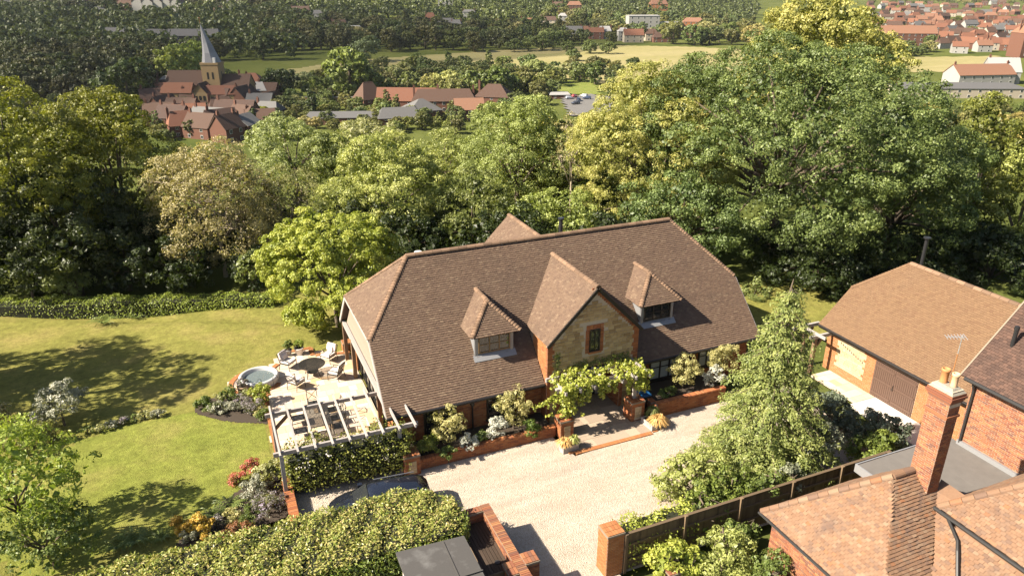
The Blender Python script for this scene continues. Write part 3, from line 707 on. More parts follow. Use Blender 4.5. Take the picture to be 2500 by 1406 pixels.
        for sx in (-1, 1):
            x = c + sx * 1.0; q.add([(x, wyd, z0), (x, wyd, e - .05), (x, 30.85, e - .05), (x - sx * .08, wyd, z0), (x - sx * .08, wyd, e - .05), (x - sx * .08, 30.85, e - .05)], [(0, 1, 2), (5, 4, 3), (0, 3, 4, 1)])
            q.box(min(x, x - sx * .17), max(x, x - sx * .17), wyd - .06, wyd, z0, e - .05)
        q.box(c - 1.02, c + 1.02, wyd - .0, wyd + .06, z0 - .04, e - .05)
        q.slab([(c - 1.1, wyd - .3, z0 - .22), (c + 1.1, wyd - .3, z0 - .22), (c + 1.1, wyd + .02, z0 + .06), (c - 1.1, wyd + .02, z0 + .06)], .02)
        q.build('lead_cheek', M['lead'], dm)
        q = MB(); q.box(c - 1.08, c + 1.08, wyd - .1, wyd - .02, e - .16, e - .05); q.build('fascia', M['frame'], dm)
        wi = window(house, (c - .82, wyd - .05, z0 + .09), X, 1.64, e - .2 - z0 - .05, (0, -1, 0), M['frame_oak'] if c < 15 else M['frame'], cols=3, rows=2, fw=.06, glass='glass')
        wi.name = 'dormer_window'
mg, ntg, bg = new_mat('pale_window_glass'); bg.inputs['Base Color'].default_value = (.33, .36, .36, 1); bg.inputs['Roughness'].default_value = .06; bg.inputs['Specular IOR Level'].default_value = .8; M['glass_pale'] = mg  # window glass with a paler base colour
main_house()

# ------------------------------------------------------------------ garage
def garage():
    g = wthing('garage', 'brick garage with tan tiled half-hipped roof, pale stone panel and brown double doors', 'garage', (34.4, 22.0, 0))
    xe, ze, xr, zr, yv, yh, zh, xh = 30.55, 2.62, 34.42, 6.3, 27.75, 25.85, 4.5, 32.5
    y0 = 12.0; x2 = 2 * xr - xe; xh2 = 2 * xr - xh
    q = MB(); front = [(xe, yv, ze), (xe, y0, ze), (xr, y0, zr), (xr, yh, zr), (xh, yv, zh)]
    q.slab(front, .12); q.slab([(xh2, yv, zh), (xh, yv, zh), (xr, yh, zr)], .12); q.slab([(x2, y0, ze), (x2, yv, ze), (xh2, yv, zh), (xr, yh, zr), (xr, y0, zr)], .12)
    rf = q.build('roof', M['tile_dark'], g); rf['_o'] = g['_o']
    tile_slope(rf, front, M['tile_garage'], nobj=200); tile_slope(rf, [(xh2, yv, zh), (xh, yv, zh), (xr, yh, zr)], M['tile_garage'], 'hip_tiles_field')
    ridge_run(rf, (xr, yh, zr + .05), (xr, y0, zr + .05), M['tile_ridge'], .45, .15)
    ridge_run(rf, (xh, yv, zh + .03), (xr, yh, zr + .05), M['tile_garage'], .155, .13, 'hip_tile', True); ridge_run(rf, (xh2, yv, zh + .03), (xr, yh, zr + .05), M['tile_garage'], .155, .13, 'hip_tile', True)
    wx = 30.95; wy = 27.35; q = MB(); q.box(wx, wx + .3, y0, wy, 0, 2.72); q.box(wx + .3, x2 - .4, wy - .3, wy, 0, 2.72)
    q.add([(wx, wy, 2.72), (x2 - .4, wy, 2.72), (xh2 - .2, wy, zh - .1), (xh + .2, wy, zh - .1)], [(3, 2, 1, 0)])
    w = q.build('wall', M['mortar'], g); w['_o'] = g['_o']
    # wall runs from wy (u = 0) towards the camera
    U = (0, -1, 0); dw0, dw1 = wy - 23.98, wy - 21.4; ph = (.75, 2.75, .55, 2.2)
    emit_rects(w, brick_rects(wy - 14, 2.6, holes=[(dw0, dw1, 0, 2.4), ph]), (wx, wy, 0), U, Z, (-1, 0, 0), 'brick', M['brick_orange'], nobj=150)
    emit_rects(w, stone_rects(2.0, 1.65, rs=5, hmin=.1, hmax=.16, wmin=.2, wmax=.5), (wx, wy - .75, .55), U, Z, (-1, 0, 0), 'stone', M['stone_pale'], gap=.014, depth=.016, nobj=120)
    tb = []
    for k in range(11):
        if k % 3 == 1: tb += [(.75, .9, .55 + k * .15, .7 + k * .15), (2.6, 2.75, .55 + k * .15, .7 + k * .15)]
    emit_rects(w, tb, (wx - .012, wy, 0), U, Z, (-1, 0, 0), 'toothing_brick', M['brick_orange'], nobj=20)
    emit_rects(w, [(dw0 - .1 + k * .078, dw0 - .1 + (k + 1) * .078, 2.13, 2.37) for k in range(36)], (wx, wy, 0), U, Z, (-1, 0, 0), 'soldier_brick', M['brick_orange'], nobj=40)
    for i in range(2):                        # double doors
        L = (dw1 - dw0) / 2; d = MB(); ya = 23.98 - i * L; d.box(wx - .02, wx + .06, ya - L + .008, ya - .008, .03, 2.1); dd = d.build('door', M['door_brown'], g); dd['_o'] = g['_o']
        n = 11
        for k in range(n):
            b = MB(); b.box(wx - .045, wx - .015, ya - L * (k + 1) / n + .012, ya - L * k / n - .004, .08, 2.05); b.build('board', M['door_brown'], dd)
        for z in (.25, 1.05, 1.8): b = MB(); b.box(wx - .075, wx - .04, ya - L + .05, ya - .05, z, z + .11); b.build('ledge', M['door_brown'], dd)
    h = MB(); h.tube([(wx - .12, 22.7, .95), (wx - .14, 22.66, 1.15), (wx - .08, 22.69, 1.25)], .02, 6); h.build('door_handle', M['black'], g)
    b = MB(); b.tube([(xe - .05, yv, ze - .06), (xe - .05, y0, ze - .06)], .065, 8); b.build('gutter', M['gutter'], g)
    b = MB(); b.box(xe + .0, xe + .03, y0, yv, ze - .22, ze - .02); b.build('fascia', M['frame'], g)
    b = MB(); b.tube([(36.1, 26.5, 4.5), (36.1, 26.5, 7.3)], .1, 12); b.tube([(36.1, 26.5, 7.3), (36.1, 26.5, 7.37)], .2, 12); b.build('flue', M['flue'], g)
    b = MB(); b.tube([(wx - .08, 22.7, 2.45), (wx - .08, 22.7, 2.53)], .05, 8); b.build('lamp', M['black'], g)
    # small lettering-like iron hooks that run down across the stone panel
    for k in range(11):
        y = 26.35 - k * .155; z = 2.02 - .045 * k; b = MB(); b.tube([(wx - .03, y, z), (wx - .07, y - .02, z - .03), (wx - .03, y - .045, z - .085)], .014, 5); b.build('iron_hook', M['black'], g)
garage()
# oak frame beyond the garage end
def oak_frame():
    p = wthing('oak_pergola', 'weathered oak pergola frame at the far end of the garage', 'pergola', (30.2, 28.3, 0))
    for (x, y) in ((30.3, 28.35), (29.7, 27.05)):
        q = MB(); q.box(x - .09, x + .09, y - .09, y + .09, 0, 2.15); q.build('post', M['oak_dark'], p)
        q = MB(); q.bar((x, y, 1.5), (x + .5, y, 2.1), .1, .12); q.build('brace', M['oak_dark'], p)
    for y in (28.35, 27.05): q = MB(); q.bar((29.3, y, 2.25), (31.2, y, 2.25), .14, .2); q.build('beam', M['oak'], p)
    q = MB(); q.bar((29.75, 26.4, 2.42), (29.75, 28.6, 2.42), .08, .16); q.build('rafter', M['oak'], p)
oak_frame()

# ------------------------------------------------------------------ neighbour's house
def neighbour():
    n = wthing('neighbour_house', 'old brick neighbour house with orange tiled hips, tall chimney and flat felt roof', 'house', (21.5, 12.0, 0))
    # far block: brick wall and dark tiled roof
    q = MB(); q.box(25.5, 34, 3, 15.55, 0, 6.6); w = q.build('wall', M['mortar'], n); w['_o'] = n['_o']
    emit_rects(w, brick_rects(8, 2.75, bl=.21), (25.5, 15.55, 3.85), (0, -1, 0), Z, (-1, 0, 0), 'brick', M['brick_old'], nobj=300)
    sl = [(25.3, 15.9, 6.65), (25.3, 3, 6.65), (31, 3, 12.35), (31, 15.9, 12.35)]
    q = MB(); q.slab(sl, .14); q.slab([(36.7, 3, 6.65), (36.7, 15.9, 6.65), (31, 15.9, 12.35), (31, 3, 12.35)], .14); rf = q.build('main_roof', M['tile_dark'], n); rf['_o'] = n['_o']
    tile_slope(rf, sl, M['tile_dark'])
    q = MB(); q.bar((25.3, 15.93, 6.62), (31, 15.93, 12.32), .06, .14); q.build('verge', M['mortar_dark'], n)
    q = MB(); q.poly([(25.5, 15.5, 6.5), (25.5, 15.5, 6.85), (31, 15.5, 12.2), (34, 15.5, 9), (34, 15.5, 6.5)]); q.build('gable_wall', M['brick_old'], n)
    q = MB(); q.tube([(25.2, 15.7, 6.62), (25.2, 3, 6.62)], .075, 10); q.build('gutter', M['black'], n)
    q = MB(); q.tube([(25.3, 15.4, 6.5), (25.42, 15.4, 6.2), (25.42, 15.4, 3.9)], .05, 8); q.build('downpipe', M['black'], n)
    q = MB(); q.tube([(26.6, 15.2, 7.6), (26.6, 15.2, 8.75)], .075, 10); q.tube([(26.6, 15.2, 8.6), (26.6, 15.2, 8.72)], .09, 10); q.build('vent_pipe', M['flue'], n)
    q = MB(); q.tube([(25.4, 13.6, 6.75), (27.2, 13.5, 8.65)], .03, 6); q.build('cable', M['black'], n)
    # flat roof block
    q = MB(); q.box(20.9, 25.5, 9, 15.8, 0, 3.62); q.build('flat_block_wall', M['brick_old'], n)
    fr = []
    for i in range(5):
        b = MB(); b.box(20.75 + i * .955, 20.75 + (i + 1) * .955 + .03, 9, 15.95, 3.62, 3.80 + .006 * (i % 2)); b.build('felt_strip', M['felt'], n)
    b = MB(); b.box(25.38, 25.5, 9, 15.5, 3.8, 3.98); b.build('lead_upstand', M['lead'], n)
    b = MB(); b.box(20.7, 20.75, 13, 15.95, 3.5, 3.84); b.box(20.7, 25.5, 15.95, 16.0, 3.5, 3.84); b.build('roof_edge', M['lead'], n)
    # hipped end roof, ridge along X at y = 13.3
    A = (19.05, 13.3, 5.65); C1 = (16.4, 16.0, 3.05); C2 = (16.4, 10.6, 3.05); Rr = (20.9, 13.3, 5.65)
    V0 = (20.45, 12.72, 5.07); V1 = (17.7, 9.97, 2.32)
    west = [C1, C2, A]; south = [C2, (18.33, 10.6, 3.05), V0, (20.6, 13.3, 5.65), A]
    north = [(20.9, 16.0, 3.05), C1, A, Rr]
    q = MB()
    for s_ in (west, south, north): q.slab(s_, .1)
    q.slab([(18.33, 10.6, 3.05), V1, (20.9, 6.5, 5.05), (20.9, 12.9, 5.25), V0][::1], .1)
    r1 = q.build('hip_roof', M['tile_old'], n); r1['_o'] = n['_o']
    tile_slope(r1, west, M['tile_old'], 'west_tiles', nobj=300, g=.105, lift=.034, rough=.006)
    tile_slope(r1, south, M['tile_old'], 'south_tiles', nobj=150, g=.105, lift=.042, rough=.006)
    tile_slope(r1, north, M['tile_old'], 'north_tiles', g=.105)
    lw = [(17.9, 12.4, 2.75), (17.9, 5.5, 2.75), (20.6, 5.5, 5.45), (20.6, 12.4, 5.45)]
    cl = [(18.33, 10.65, 3.18), (20.45, 12.77, 5.3), (17.0, 13.0, 1.9)]
    q = MB(); q.slab(lw, .06); 
    tile_slope(r1, [(18.33, 10.6, 3.18), (18.33, 5.5, 3.18), (19.85, 5.5, 4.7), (19.85, 12.12, 4.7)], M['tile_old'], 'lower_west_tiles', nobj=120, g=.105, rough=.008)
    ridge_run(r1, (C1[0], C1[1], C1[2] + .02), (A[0], A[1], A[2] + .03), M['tile_old'], .34, .13); ridge_run(r1, (A[0], A[1], A[2] + .03), (20.0, 13.3, 5.68), M['tile_old'], .34, .13)
    q = MB(); q.box(16.75, 20.8, 10.9, 15.7, 0, 3.0); bw_ = q.build('bay_wall', M['mortar'], n); bw_['_o'] = n['_o']; emit_rects(bw_, brick_rects(4.8, 3.0), (16.75, 15.7, 0), (0, -1, 0), Z, (-1, 0, 0), 'brick', M['brick_old'])
    q = MB(); q.tube([(16.33, 16.0, 3.0), (16.33, 10.4, 3.0)], .05, 8); q.build('bay_gutter', M['black'], n)
    q = MB(); q.box(16.62, 16.74, 11.0, 12.6, .6, 2.6); q.build('bay_window', M['white'], n)
    q = MB(); q.box(16.60, 16.63, 11.1, 11.75, .7, 2.5); q.box(16.60, 16.63, 11.85, 12.5, .7, 2.5); q.build('pane', M['glass'], n)
    # right-hand upper roof
    E0 = (19.95, 12.2, 4.98); E1_ = (19.88, 5.0, 4.98); top = (23.1, 9.05, 8.1)
    up = [E0, E1_, (23.1, 5.0, 8.15), top]; bk = [(26.2, 12.2, 4.98), E0, top]
    q = MB(); q.slab(up, .1); q.slab(bk, .1); r2 = q.build('upper_roof', M['tile_old'], n); r2['_o'] = n['_o']
    tile_slope(r2, up, M['tile_old'], 'upper_tiles', nobj=200, g=.105, lift=.034, rough=.006); tile_slope(r2, bk, M['tile_old'], 'upper_back_tiles', g=.105)
    ridge_run(r2, (E0[0], E0[1], E0[2] + .02), (top[0], top[1], top[2] + .02), M['tile_old'], .34, .13)
    q = MB(); q.tube([(19.88, 12.25, 4.9), (19.8, 5, 4.9)], .065, 8); q.build('upper_gutter', M['black'], n)
    q = MB(); q.tube([(19.88, 11.75, 4.85), (19.55, 11.1, 4.62), (19.35, 10.9, 4.45), (18.4, 9.9, 3.4)], .05, 8); q.build('roof_downpipe', M['black'], n)
    q = MB(); q.box(20.4, 25.4, 4, 12.1, 0, 4.55); q.build('upper_wall', M['brick_old'], n)
    # chimney
    cx0, cx1, cy0, cy1 = 19.98, 20.48, 12.68, 13.42; z0, z1 = 4.6, 8.86
    q = MB(); q.box(cx0, cx1, cy0, cy1, z0, z1); ch = q.build('chimney', M['mortar'], n); ch['_o'] = n['_o']
    H = z1 - 5.15 - .42
    emit_rects(ch, brick_rects(cy1 - cy0, H, bl=.215), (cx0, cy1, 5.15), (0, -1, 0), Z, (-1, 0, 0), 'brick', M['brick_old'], nobj=170)
    emit_rects(ch, brick_rects(cx1 - cx0, H, bl=.215, u0=0), (cx0, cy0, 5.0), X, Z, (0, -1, 0), 'brick', M['brick_old'], nobj=120)
    for k, (z, e) in enumerate(((z1 - .95, .045), (z1 - .42, .03), (z1 - .34, .065), (z1 - .26, .10), (z1 - .18, .07))):
        b = MB(); h = .075 if k else .09; b.box(cx0 - e, cx1 + e, cy0 - e, cy1 + e, z, z + h - .006); b.build('corbel_course', M['brick_old'], ch)
    b = MB(); 
    b.add([(cx0 - .06, cy0 - .06, z1 - .1), (cx1 + .06, cy0 - .06, z1 - .1), (cx1 + .06, cy1 + .06, z1 - .1), (cx0 - .06, cy1 + .06, z1 - .1), (cx0 + .1, cy0 + .1, z1 + .06), (cx1 - .1, cy0 + .1, z1 + .06), (cx1 - .1, cy1 - .1, z1 + .06), (cx0 + .1, cy1 - .1, z1 + .06)],
          [(0, 1, 5, 4), (1, 2, 6, 5), (2, 3, 7, 6), (3, 0, 4, 7), (4, 5, 6, 7)]); b.build('mortar_flaunching', M['flaunch'], ch)
    for (y, x, mat, h, r) in ((13.22, 20.22, 'terracotta', .5, .115), (12.9, 20.26, 'terracotta_pale', .48, .1)):
        b = MB(); b.lathe([(r * .95, 0), (r, .03), (r * .95, .1), (r * .97, h - .1), (r * 1.15, h - .08), (r * 1.15, h), (r * .85, h), (r * .82, .1)], (x, y, z1 + .03), 18, cap=False); b.build('chimney_pot', M[mat], ch, smooth=True)
    b = MB(); b.tube([(20.3, 13.05, z1), (20.3, 13.05, z1 + 1.1)], .017, 6); b.build('rusty_aerial_mast', M['rust'], ch)
    b = MB(); b.tube([(20.3, 13.05, z1 + 1.1), (20.3, 13.05, z1 + 1.75)], .015, 6); b.build('aerial_mast', M['zinc'], ch)
    b = MB(); z = z1 + 1.68; b.bar((20.38, 13.0, z), (19.95, 13.3, z - .05), .02, .02)
    for k in range(7):
        p = Vector((20.38, 13.0, z)).lerp(Vector((19.95, 13.3, z - .05)), k / 6); d = Vector((.3, .43, 0)).normalized() * (.2 - .008 * k); b.tube([p - d, p + d], .009, 5)
    b.build('tv_aerial', M['zinc'], ch)
M['rust'] = m_plain('rusty_steel', (.34, .15, .05), .8, var=.4)
M['flaunch'] = m_pieces('lichened_mortar', [(.27, .24, .19), (.33, .30, .25)], grain=30, gstr=.7, dirt=(.12, .11, .085), dirt_scale=9)
neighbour()

# ------------------------------------------------------------------ walls, pillars, fence, shed by the drive
def brick_block(name, label, cat, x0, x1, y0, y1, z1, mat='brick', cap=True, nobj=80, z0=0.0, stone=False):
    t = wthing(name, label, cat, ((x0 + x1) / 2, (y0 + y1) / 2, z0)); q = MB(); q.box(x0, x1, y0, y1, z0, z1 - (.11 if cap else 0)); c = q.build('core', M['mortar_dark'], t); c['_o'] = t['_o']
    h = z1 - z0 - (.11 if cap else 0)
    emit_rects(c, brick_rects(x1 - x0, h), (x0, y0, z0), X, Z, (0, -1, 0), 'brick', M[mat], nobj=nobj)
    emit_rects(c, brick_rects(y1 - y0, h), (x0, y1, z0), (0, -1, 0), Z, (-1, 0, 0), 'brick', M[mat], nobj=nobj)
    if stone: emit_rects(c, stone_rects(x1 - x0 - .36, h - .3, rs=3), (x0 + .18, y0 - .006, z0 + .12), X, Z, (0, -1, 0), 'stone', M['stone_pale'], depth=.02, nobj=12)
    if cap:
        L, W = x1 - x0, y1 - y0
        if L < 1.2 and W < 1.2:
            b = MB(); b.box(x0 - .02, x1 + .02, y0 - .02, y1 + .02, z1 - .11, z1 - .03); b.build('cap_bed', M['mortar_dark'], t)
            r = []
            for a in range(int(L / .11)):
                for k in range(max(1, int(W / .225))): r.append((a * L / int(L / .11), (a + 1) * L / int(L / .11), k * W / max(1, int(W / .225)), (k + 1) * W / max(1, int(W / .225))))
            emit_rects(t, r, (x0, y0, z1 - .03), X, Y, Z, 'coping_brick', M[mat], depth=.035, nobj=60)
        else:
            along = L >= W; n = int(max(L, W) / .085); s = max(L, W) / n
            r = [(k * s, (k + 1) * s, -.02, min(L, W) + .02) for k in range(n)]
            b = MB(); b.box(x0, x1, y0, y1, z1 - .11, z1 - .02); b.build('cap_bed', M['mortar_dark'], t)
            if along: emit_rects(t, r, (x0, y0, z1 - .02), X, Y, Z, 'coping_brick', M[mat], depth=.04, nobj=300, gap=.012)
            else: emit_rects(t, r, (x1, y0, z1 - .02), Y, (-1, 0, 0), Z, 'coping_brick', M[mat], depth=.04, nobj=300, gap=.012)
            if along: emit_rects(t, [(k * s, (k + 1) * s, 0, .11) for k in range(n)], (x0, y0 - .02, z1 - .11), X, Z, (0, -1, 0), 'coping_front', M[mat], depth=.012)
    return t
brick_block('gate_pillar', 'tall brick gate pillar at the end of the wooden fence', 'pillar', 11.42, 12.12, 18.02, 18.72, 1.95, 'brick_orange', nobj=100)
brick_block('brick_pillar', 'squat brick pillar with stone panel where the planter wall meets the rose hedge', 'pillar', 6.2, 6.92, 26.75, 27.45, 1.05, 'brick', stone=True)
brick_block('planter_wall', 'low brick planter wall below the pale bushes left of the porch', 'wall', 6.95, 13.75, 27.0, 27.24, .55, 'brick', nobj=120)
brick_block('porch_pillar', 'brick pillar with stone panel under the left end of the porch pergola', 'pillar', 13.85, 14.55, 26.65, 27.35, 1.0, 'brick', stone=True)
brick_block('porch_pillar', 'brick pillar with stone panel under the right end of the porch pergola', 'pillar', 17.75, 18.5, 26.6, 27.35, 1.15, 'brick', stone=True)
brick_block('planter_wall', 'low brick planter wall right of the porch behind the golden grass', 'wall', 19.2, 23.4, 26.5, 26.75, .8, 'brick', nobj=120)
brick_block('planter_wall_return', 'short brick return of the right planter beside the blue lidded bin', 'wall', 19.0, 19.25, 26.78, 28.3, .8, 'brick', nobj=30)
brick_block('rose_hedge_wall', 'low brick wall under the climbing rose hedge beside the car', 'wall', 1.5, 6.15, 27.85, 28.1, .45, 'brick', nobj=80)
brick_block('drive_wall', 'low brick wall closing the left end of the gravel drive', 'wall', 1.08, 1.42, 24.6, 28.1, .55, 'brick', nobj=80)
brick_block('bin_store_wall', 'weathered brick wall of the bin store along the drive entrance', 'wall', 7.98, 8.3, 16.0, 21.95, 1.5, 'brick_old', nobj=150)
brick_block('bin_store_end_wall', 'short brick end wall of the bin store beside the laurel hedge', 'wall', 6.9, 7.96, 21.63, 21.95, 1.5, 'brick_old', nobj=60)
brick_block('bin_store_pier', 'brick pier standing out from the bin store wall', 'pillar', 8.32, 8.85, 18.35, 18.9, 1.55, 'brick_old', nobj=60)
brick_block('bin_store_buttress', 'narrow brick buttress on the inner side of the bin store wall', 'pillar', 7.6, 7.96, 18.1, 18.75, 1.5, 'brick_old', nobj=40)
brick_block('garden_pier', 'small mossy brick pier among the yellow shrubs below the fence', 'pillar', 12.9, 13.4, 16.2, 16.6, 1.2, 'brick_old', nobj=30)
def fence():
    t = wthing('board_fence', 'brown close-boarded wooden fence running right from the gate pillar', 'fence', (18.5, 18.1, 0))
    x = 12.16
    while x < 25.4:
        b = MB(); b.box(x, x + .098, 18.09, 18.108 + .006 * random.random(), .05, 1.72 + random.uniform(-.012, .012)); b.build('board', M['fence'], t); x += .104
    for x in np.arange(12.2, 25.5, 2.6):
        b = MB(); b.box(x - .06, x + .06, 17.95, 18.07, 0, 1.82); b.build('post', M['fence'], t)
    for z in (.5, 1.2): b = MB(); b.box(12.2, 25.4, 18.02, 18.085, z, z + .08); b.build('rail', M['fence'], t)
    b = MB(); b.box(12.15, 25.4, 18.03, 18.15, 1.73, 1.77); b.build('capping_rail', M['fence'], t)
fence()
def shed():
    t = wthing('garden_shed', 'flat concrete-roofed shed below the laurel hedge', 'shed', (5.2, 18, 0))
    q = MB(); q.box(4.15, 6.3, 15.0, 19.3, 0, 2.4); q.build('wall', M['cream'], t)
    q = MB(); q.add([(4.02, 14.8, 2.42), (6.42, 14.8, 2.42), (6.42, 19.42, 2.5), (4.02, 19.55, 2.5), (4.02, 14.8, 2.52), (6.42, 14.8, 2.52), (6.42, 19.42, 2.6), (4.02, 19.55, 2.6)], [(4, 5, 6, 7), (0, 1, 5, 4), (1, 2, 6, 5), (2, 3, 7, 6), (3, 0, 4, 7)])
    q.build('roof_slab', M['concrete_roof'], t)
    for y in (16.1, 17.6): q = MB(); q.box(4.0, 6.44, y, y + .05, 2.545 + (y - 14.8) * .0165, 2.585 + (y - 14.8) * .0165); q.build('roof_joint', M['felt_dark'], t)
    q = MB(); q.bar((5.6, 14.9, 2.54), (5.65, 19.4, 2.612), .04, .02); q.build('roof_joint', M['felt_dark'], t)
    t = wthing('bin_store', 'dark slatted timber bin store lids between shed and brick wall', 'bin store', (7.3, 20, 0))
    for k in range(8):
        q = MB(); q.box(6.95 + k * .128, 6.95 + k * .128 + .11, 18.6, 21.6, 1.0, 1.05); q.build('slat', M['fence_dark'], t)
    for y in (18.7, 20.1, 21.4): q = MB(); q.box(6.92, 7.96, y, y + .09, .94, 1.0); q.build('batten', M['fence_dark'], t)
    q = MB(); q.tube([(7.62, 19.3, 1.05), (7.62, 19.3, 1.09)], .1, 14); q.build('round_vent', M['black'], t)
    for k in range(9): q = MB(); q.box(6.95 + k * .115, 6.95 + k * .115 + .108, 18.52, 18.56, 0, 1.35); q.build('front_board', M['fence'], t)
    q = MB(); q.box(6.85, 6.9, 18.5, 21.9, 0, 1.3); q.build('side_panel', M['fence'], t)
M['felt_dark'] = m_plain('dark_seam', (.075, .07, .065), .9); M['fence_dark'] = m_pieces('dark_slats', [(.05, .035, .025), (.08, .055, .04)], grain=14)
shed()
# ------------------------------------------------------------------ patio, porch paving
def slab_rects(x0, x1, y0, y1, rs, poly=None):
    rd = random.Random(rs); out = []; v = y0
    while v < y1 - .05:
        h = min(rd.choice((.3, .45, .6, .6)), y1 - v); u = x0 - rd.uniform(0, .3)
        while u < x1 - .02:
            w = rd.choice((.3, .45, .6, .6, .9)); a, b = max(u, x0), min(u + w, x1)
            if b - a > .08 and (poly is None or bool(in_poly(np.array([(a + b) / 2]), np.array([v + h / 2]), poly)[0])): out.append((a, b, v, v + h))
            u += w
        v += h
    return out
def arc(cx, cy, r, a0, a1, n): return [(cx + r * math.cos(R(a0 + (a1 - a0) * i / n)), cy + r * math.sin(R(a0 + (a1 - a0) * i / n))) for i in range(n + 1)]
def brick_arc(parent, cx, cy, r, a0, a1, z, w=.26, mat='brick_orange'):
    n = int(abs(R(a1 - a0)) * r / .08); me = unit_mesh(M[mat]); off = Vector(parent['_o']) if '_o' in parent else Vector((0, 0, 0))
    for i in range(n):
        a = R(a0 + (a1 - a0) * (i + .5) / n); inst('edging_brick', me, parent, Vector((cx + r * math.cos(a), cy + r * math.sin(a), z)) - off, (0, 0, a), (w, .068, .09))
def brick_line(parent, a, b, z, w=.27, mat='brick_orange'):
    a = Vector((*a, z)); b = Vector((*b, z)); L = (b - a).length; n = int(L / .08); me = unit_mesh(M[mat]); an = math.atan2(b.y - a.y, b.x - a.x); off = Vector(parent['_o']) if '_o' in parent else Vector((0, 0, 0))
    for i in range(n): inst('edging_brick', me, parent, a.lerp(b, (i + .5) / n) - off, (0, 0, an + math.pi / 2), (w, .068, .09))
def patio():
    pol = [(1.3, 28.15), (6.3, 28.15), (6.3, 39.5), (4.6, 39.95), (4.2, 41.0), (2.6, 41.0), (2.2, 39.9)] + arc(1.05, 38.0, 1.5, 70, 255, 16) + [(1.1, 36.4), (1.1, 35.4)]
    mb = MB(); mb.prism(pol, -.15, .045); p = structure(mb.build('patio', M['mortar'])); p['_o'] = (0, 0, 0)
    spa = [(1.05 + 1.05 * math.cos(t), 38.0 + 1.05 * math.sin(t)) for t in np.linspace(0, 2 * math.pi, 20)]
    rc = [q for q in slab_rects(-.6, 6.25, 28.2, 40.95, 4, pol) if not in_poly(np.array([(q[0] + q[1]) / 2]), np.array([(q[2] + q[3]) / 2]), spa)[0]]
    emit_rects(p, rc, (0, 0, .045), X, Y, Z, 'paving_slab', M['slab'], gap=.012, depth=.012, jit=.002, nobj=400)
    for args in ((1.05, 38.0, 1.5, 60, 262), (1.05, 38.0, 1.12, 190, 330)): brick_arc(p, *args, .065)
    brick_arc(p, 4.7, 37.2, 3.5, 135, 195, .067)
    for a, b in (((1.17, 28.2), (1.17, 36.6)), ((2.6, 40.0), (2.6, 41.0)), ((2.5, 41.0), (4.3, 41.0)), ((4.25, 40.0), (4.25, 41.0)), ((4.4, 39.95), (6.3, 39.5))): brick_line(p, a, b, .062)
    # porch paving
    mb = MB(); mb.box(13.95, 18.3, 25.5, 29.7, -.1, .05); q = structure(mb.build('porch_paving', M['mortar_dark'])); q['_o'] = (0, 0, 0)
    emit_rects(q, slab_rects(13.95, 18.3, 25.5, 29.7, 9), (0, 0, .05), X, Y, Z, 'paving_slab', M['slab_brown'], gap=.012, depth=.012, jit=.002, nobj=200)
    brick_line(q, (14.0, 25.38), (18.2, 25.4), .02, .24); brick_line(q, (18.42, 25.4), (18.42, 26.5), .02); brick_line(q, (13.83, 25.4), (13.83, 26.5), .02)
    # pale concrete apron before the garage, paved path at its corner
    mb = MB(); mb.box(29.1, 30.93, 19.2, 23.6, -.1, .05); structure(mb.build('garage_apron', M['concrete']))
    mb = MB(); mb.box(29.6, 30.93, 23.62, 26.8, -.1, .04); q = structure(mb.build('garage_path', M['mortar'])); q['_o'] = (0, 0, 0)
    emit_rects(q, slab_rects(29.6, 30.93, 23.62, 26.8, 3), (0, 0, .04), X, Y, Z, 'paving_slab', M['slab'], nobj=60)
    # soil of the planters and beds
    mb = MB(); mb.box(6.95, 13.7, 27.25, 28.7, -.1, .42); structure(mb.build('planter_soil', M['soil'])); mb = MB(); mb.box(19.25, 23.4, 26.76, 28.7, -.1, .66); structure(mb.build('planter_soil', M['soil']))
patio()
bed = [gp(u, v)[:2] for u, v in ((430, 1330), (480, 1268), (600, 1185), (650, 1130), (690, 1150), (705, 1260), (600, 1300), (440, 1345))]
sheet('flower_bed', bed, .02, M['soil'], .1)
bed = [gp(u, v)[:2] for u, v in ((470, 985), (560, 960), (655, 980), (655, 1035), (560, 1030), (480, 1012))]
sheet('flower_bed', bed, .02, M['soil'], .1)

# ------------------------------------------------------------------ spa bath
def spa():
    t = wthing('spa_bath', 'round sunken spa bath with pale rim and clear water beside the patio', 'spa bath', (1.05, 38.0, 0))
    c = (1.05, 38.0, 0)
    q = MB(); q.lathe([(1.0, .0), (1.06, .42), (1.06, .47), (.98, .52), (.88, .5), (.86, .44)], c, 40, cap=False); q.build('rim', M['acrylic'], t, smooth=True)
    q = MB(); q.lathe([(.86, .45), (.80, .3), (.78, .1), (.62, .06), (.6, -.1), (.0001, -.12)], c, 40, cap=False); q.build('basin', M['acrylic'], t, smooth=True)
    q = MB(); q.lathe([(.83, .33), (.5, .335), (.0001, .33)], c, 40, cap=False); q.build('water', M['water_clear'], t, smooth=True)
    for a in (200, 215): q = MB(); x, y = c[0] + .75 * math.cos(R(a)), c[1] + .75 * math.sin(R(a)); q.tube([(x, y, .4), (x, y, .52)], .07, 10); q.build('headrest', M['black'], t)
    for a in (262, 300):
        q = MB(); x, y = c[0] + 1.3 * math.cos(R(a)), c[1] + 1.3 * math.sin(R(a)); q.tube([(x, y, .05), (x, y, .75), (x + .1, y, .92), (x + .22, y, .88), (x + .25, y, .72)], .014, 6); q.build('crook_lantern_pole', M['black'], t)
M['acrylic'] = m_plain('grey_acrylic', (.52, .52, .52), .3, var=.04)
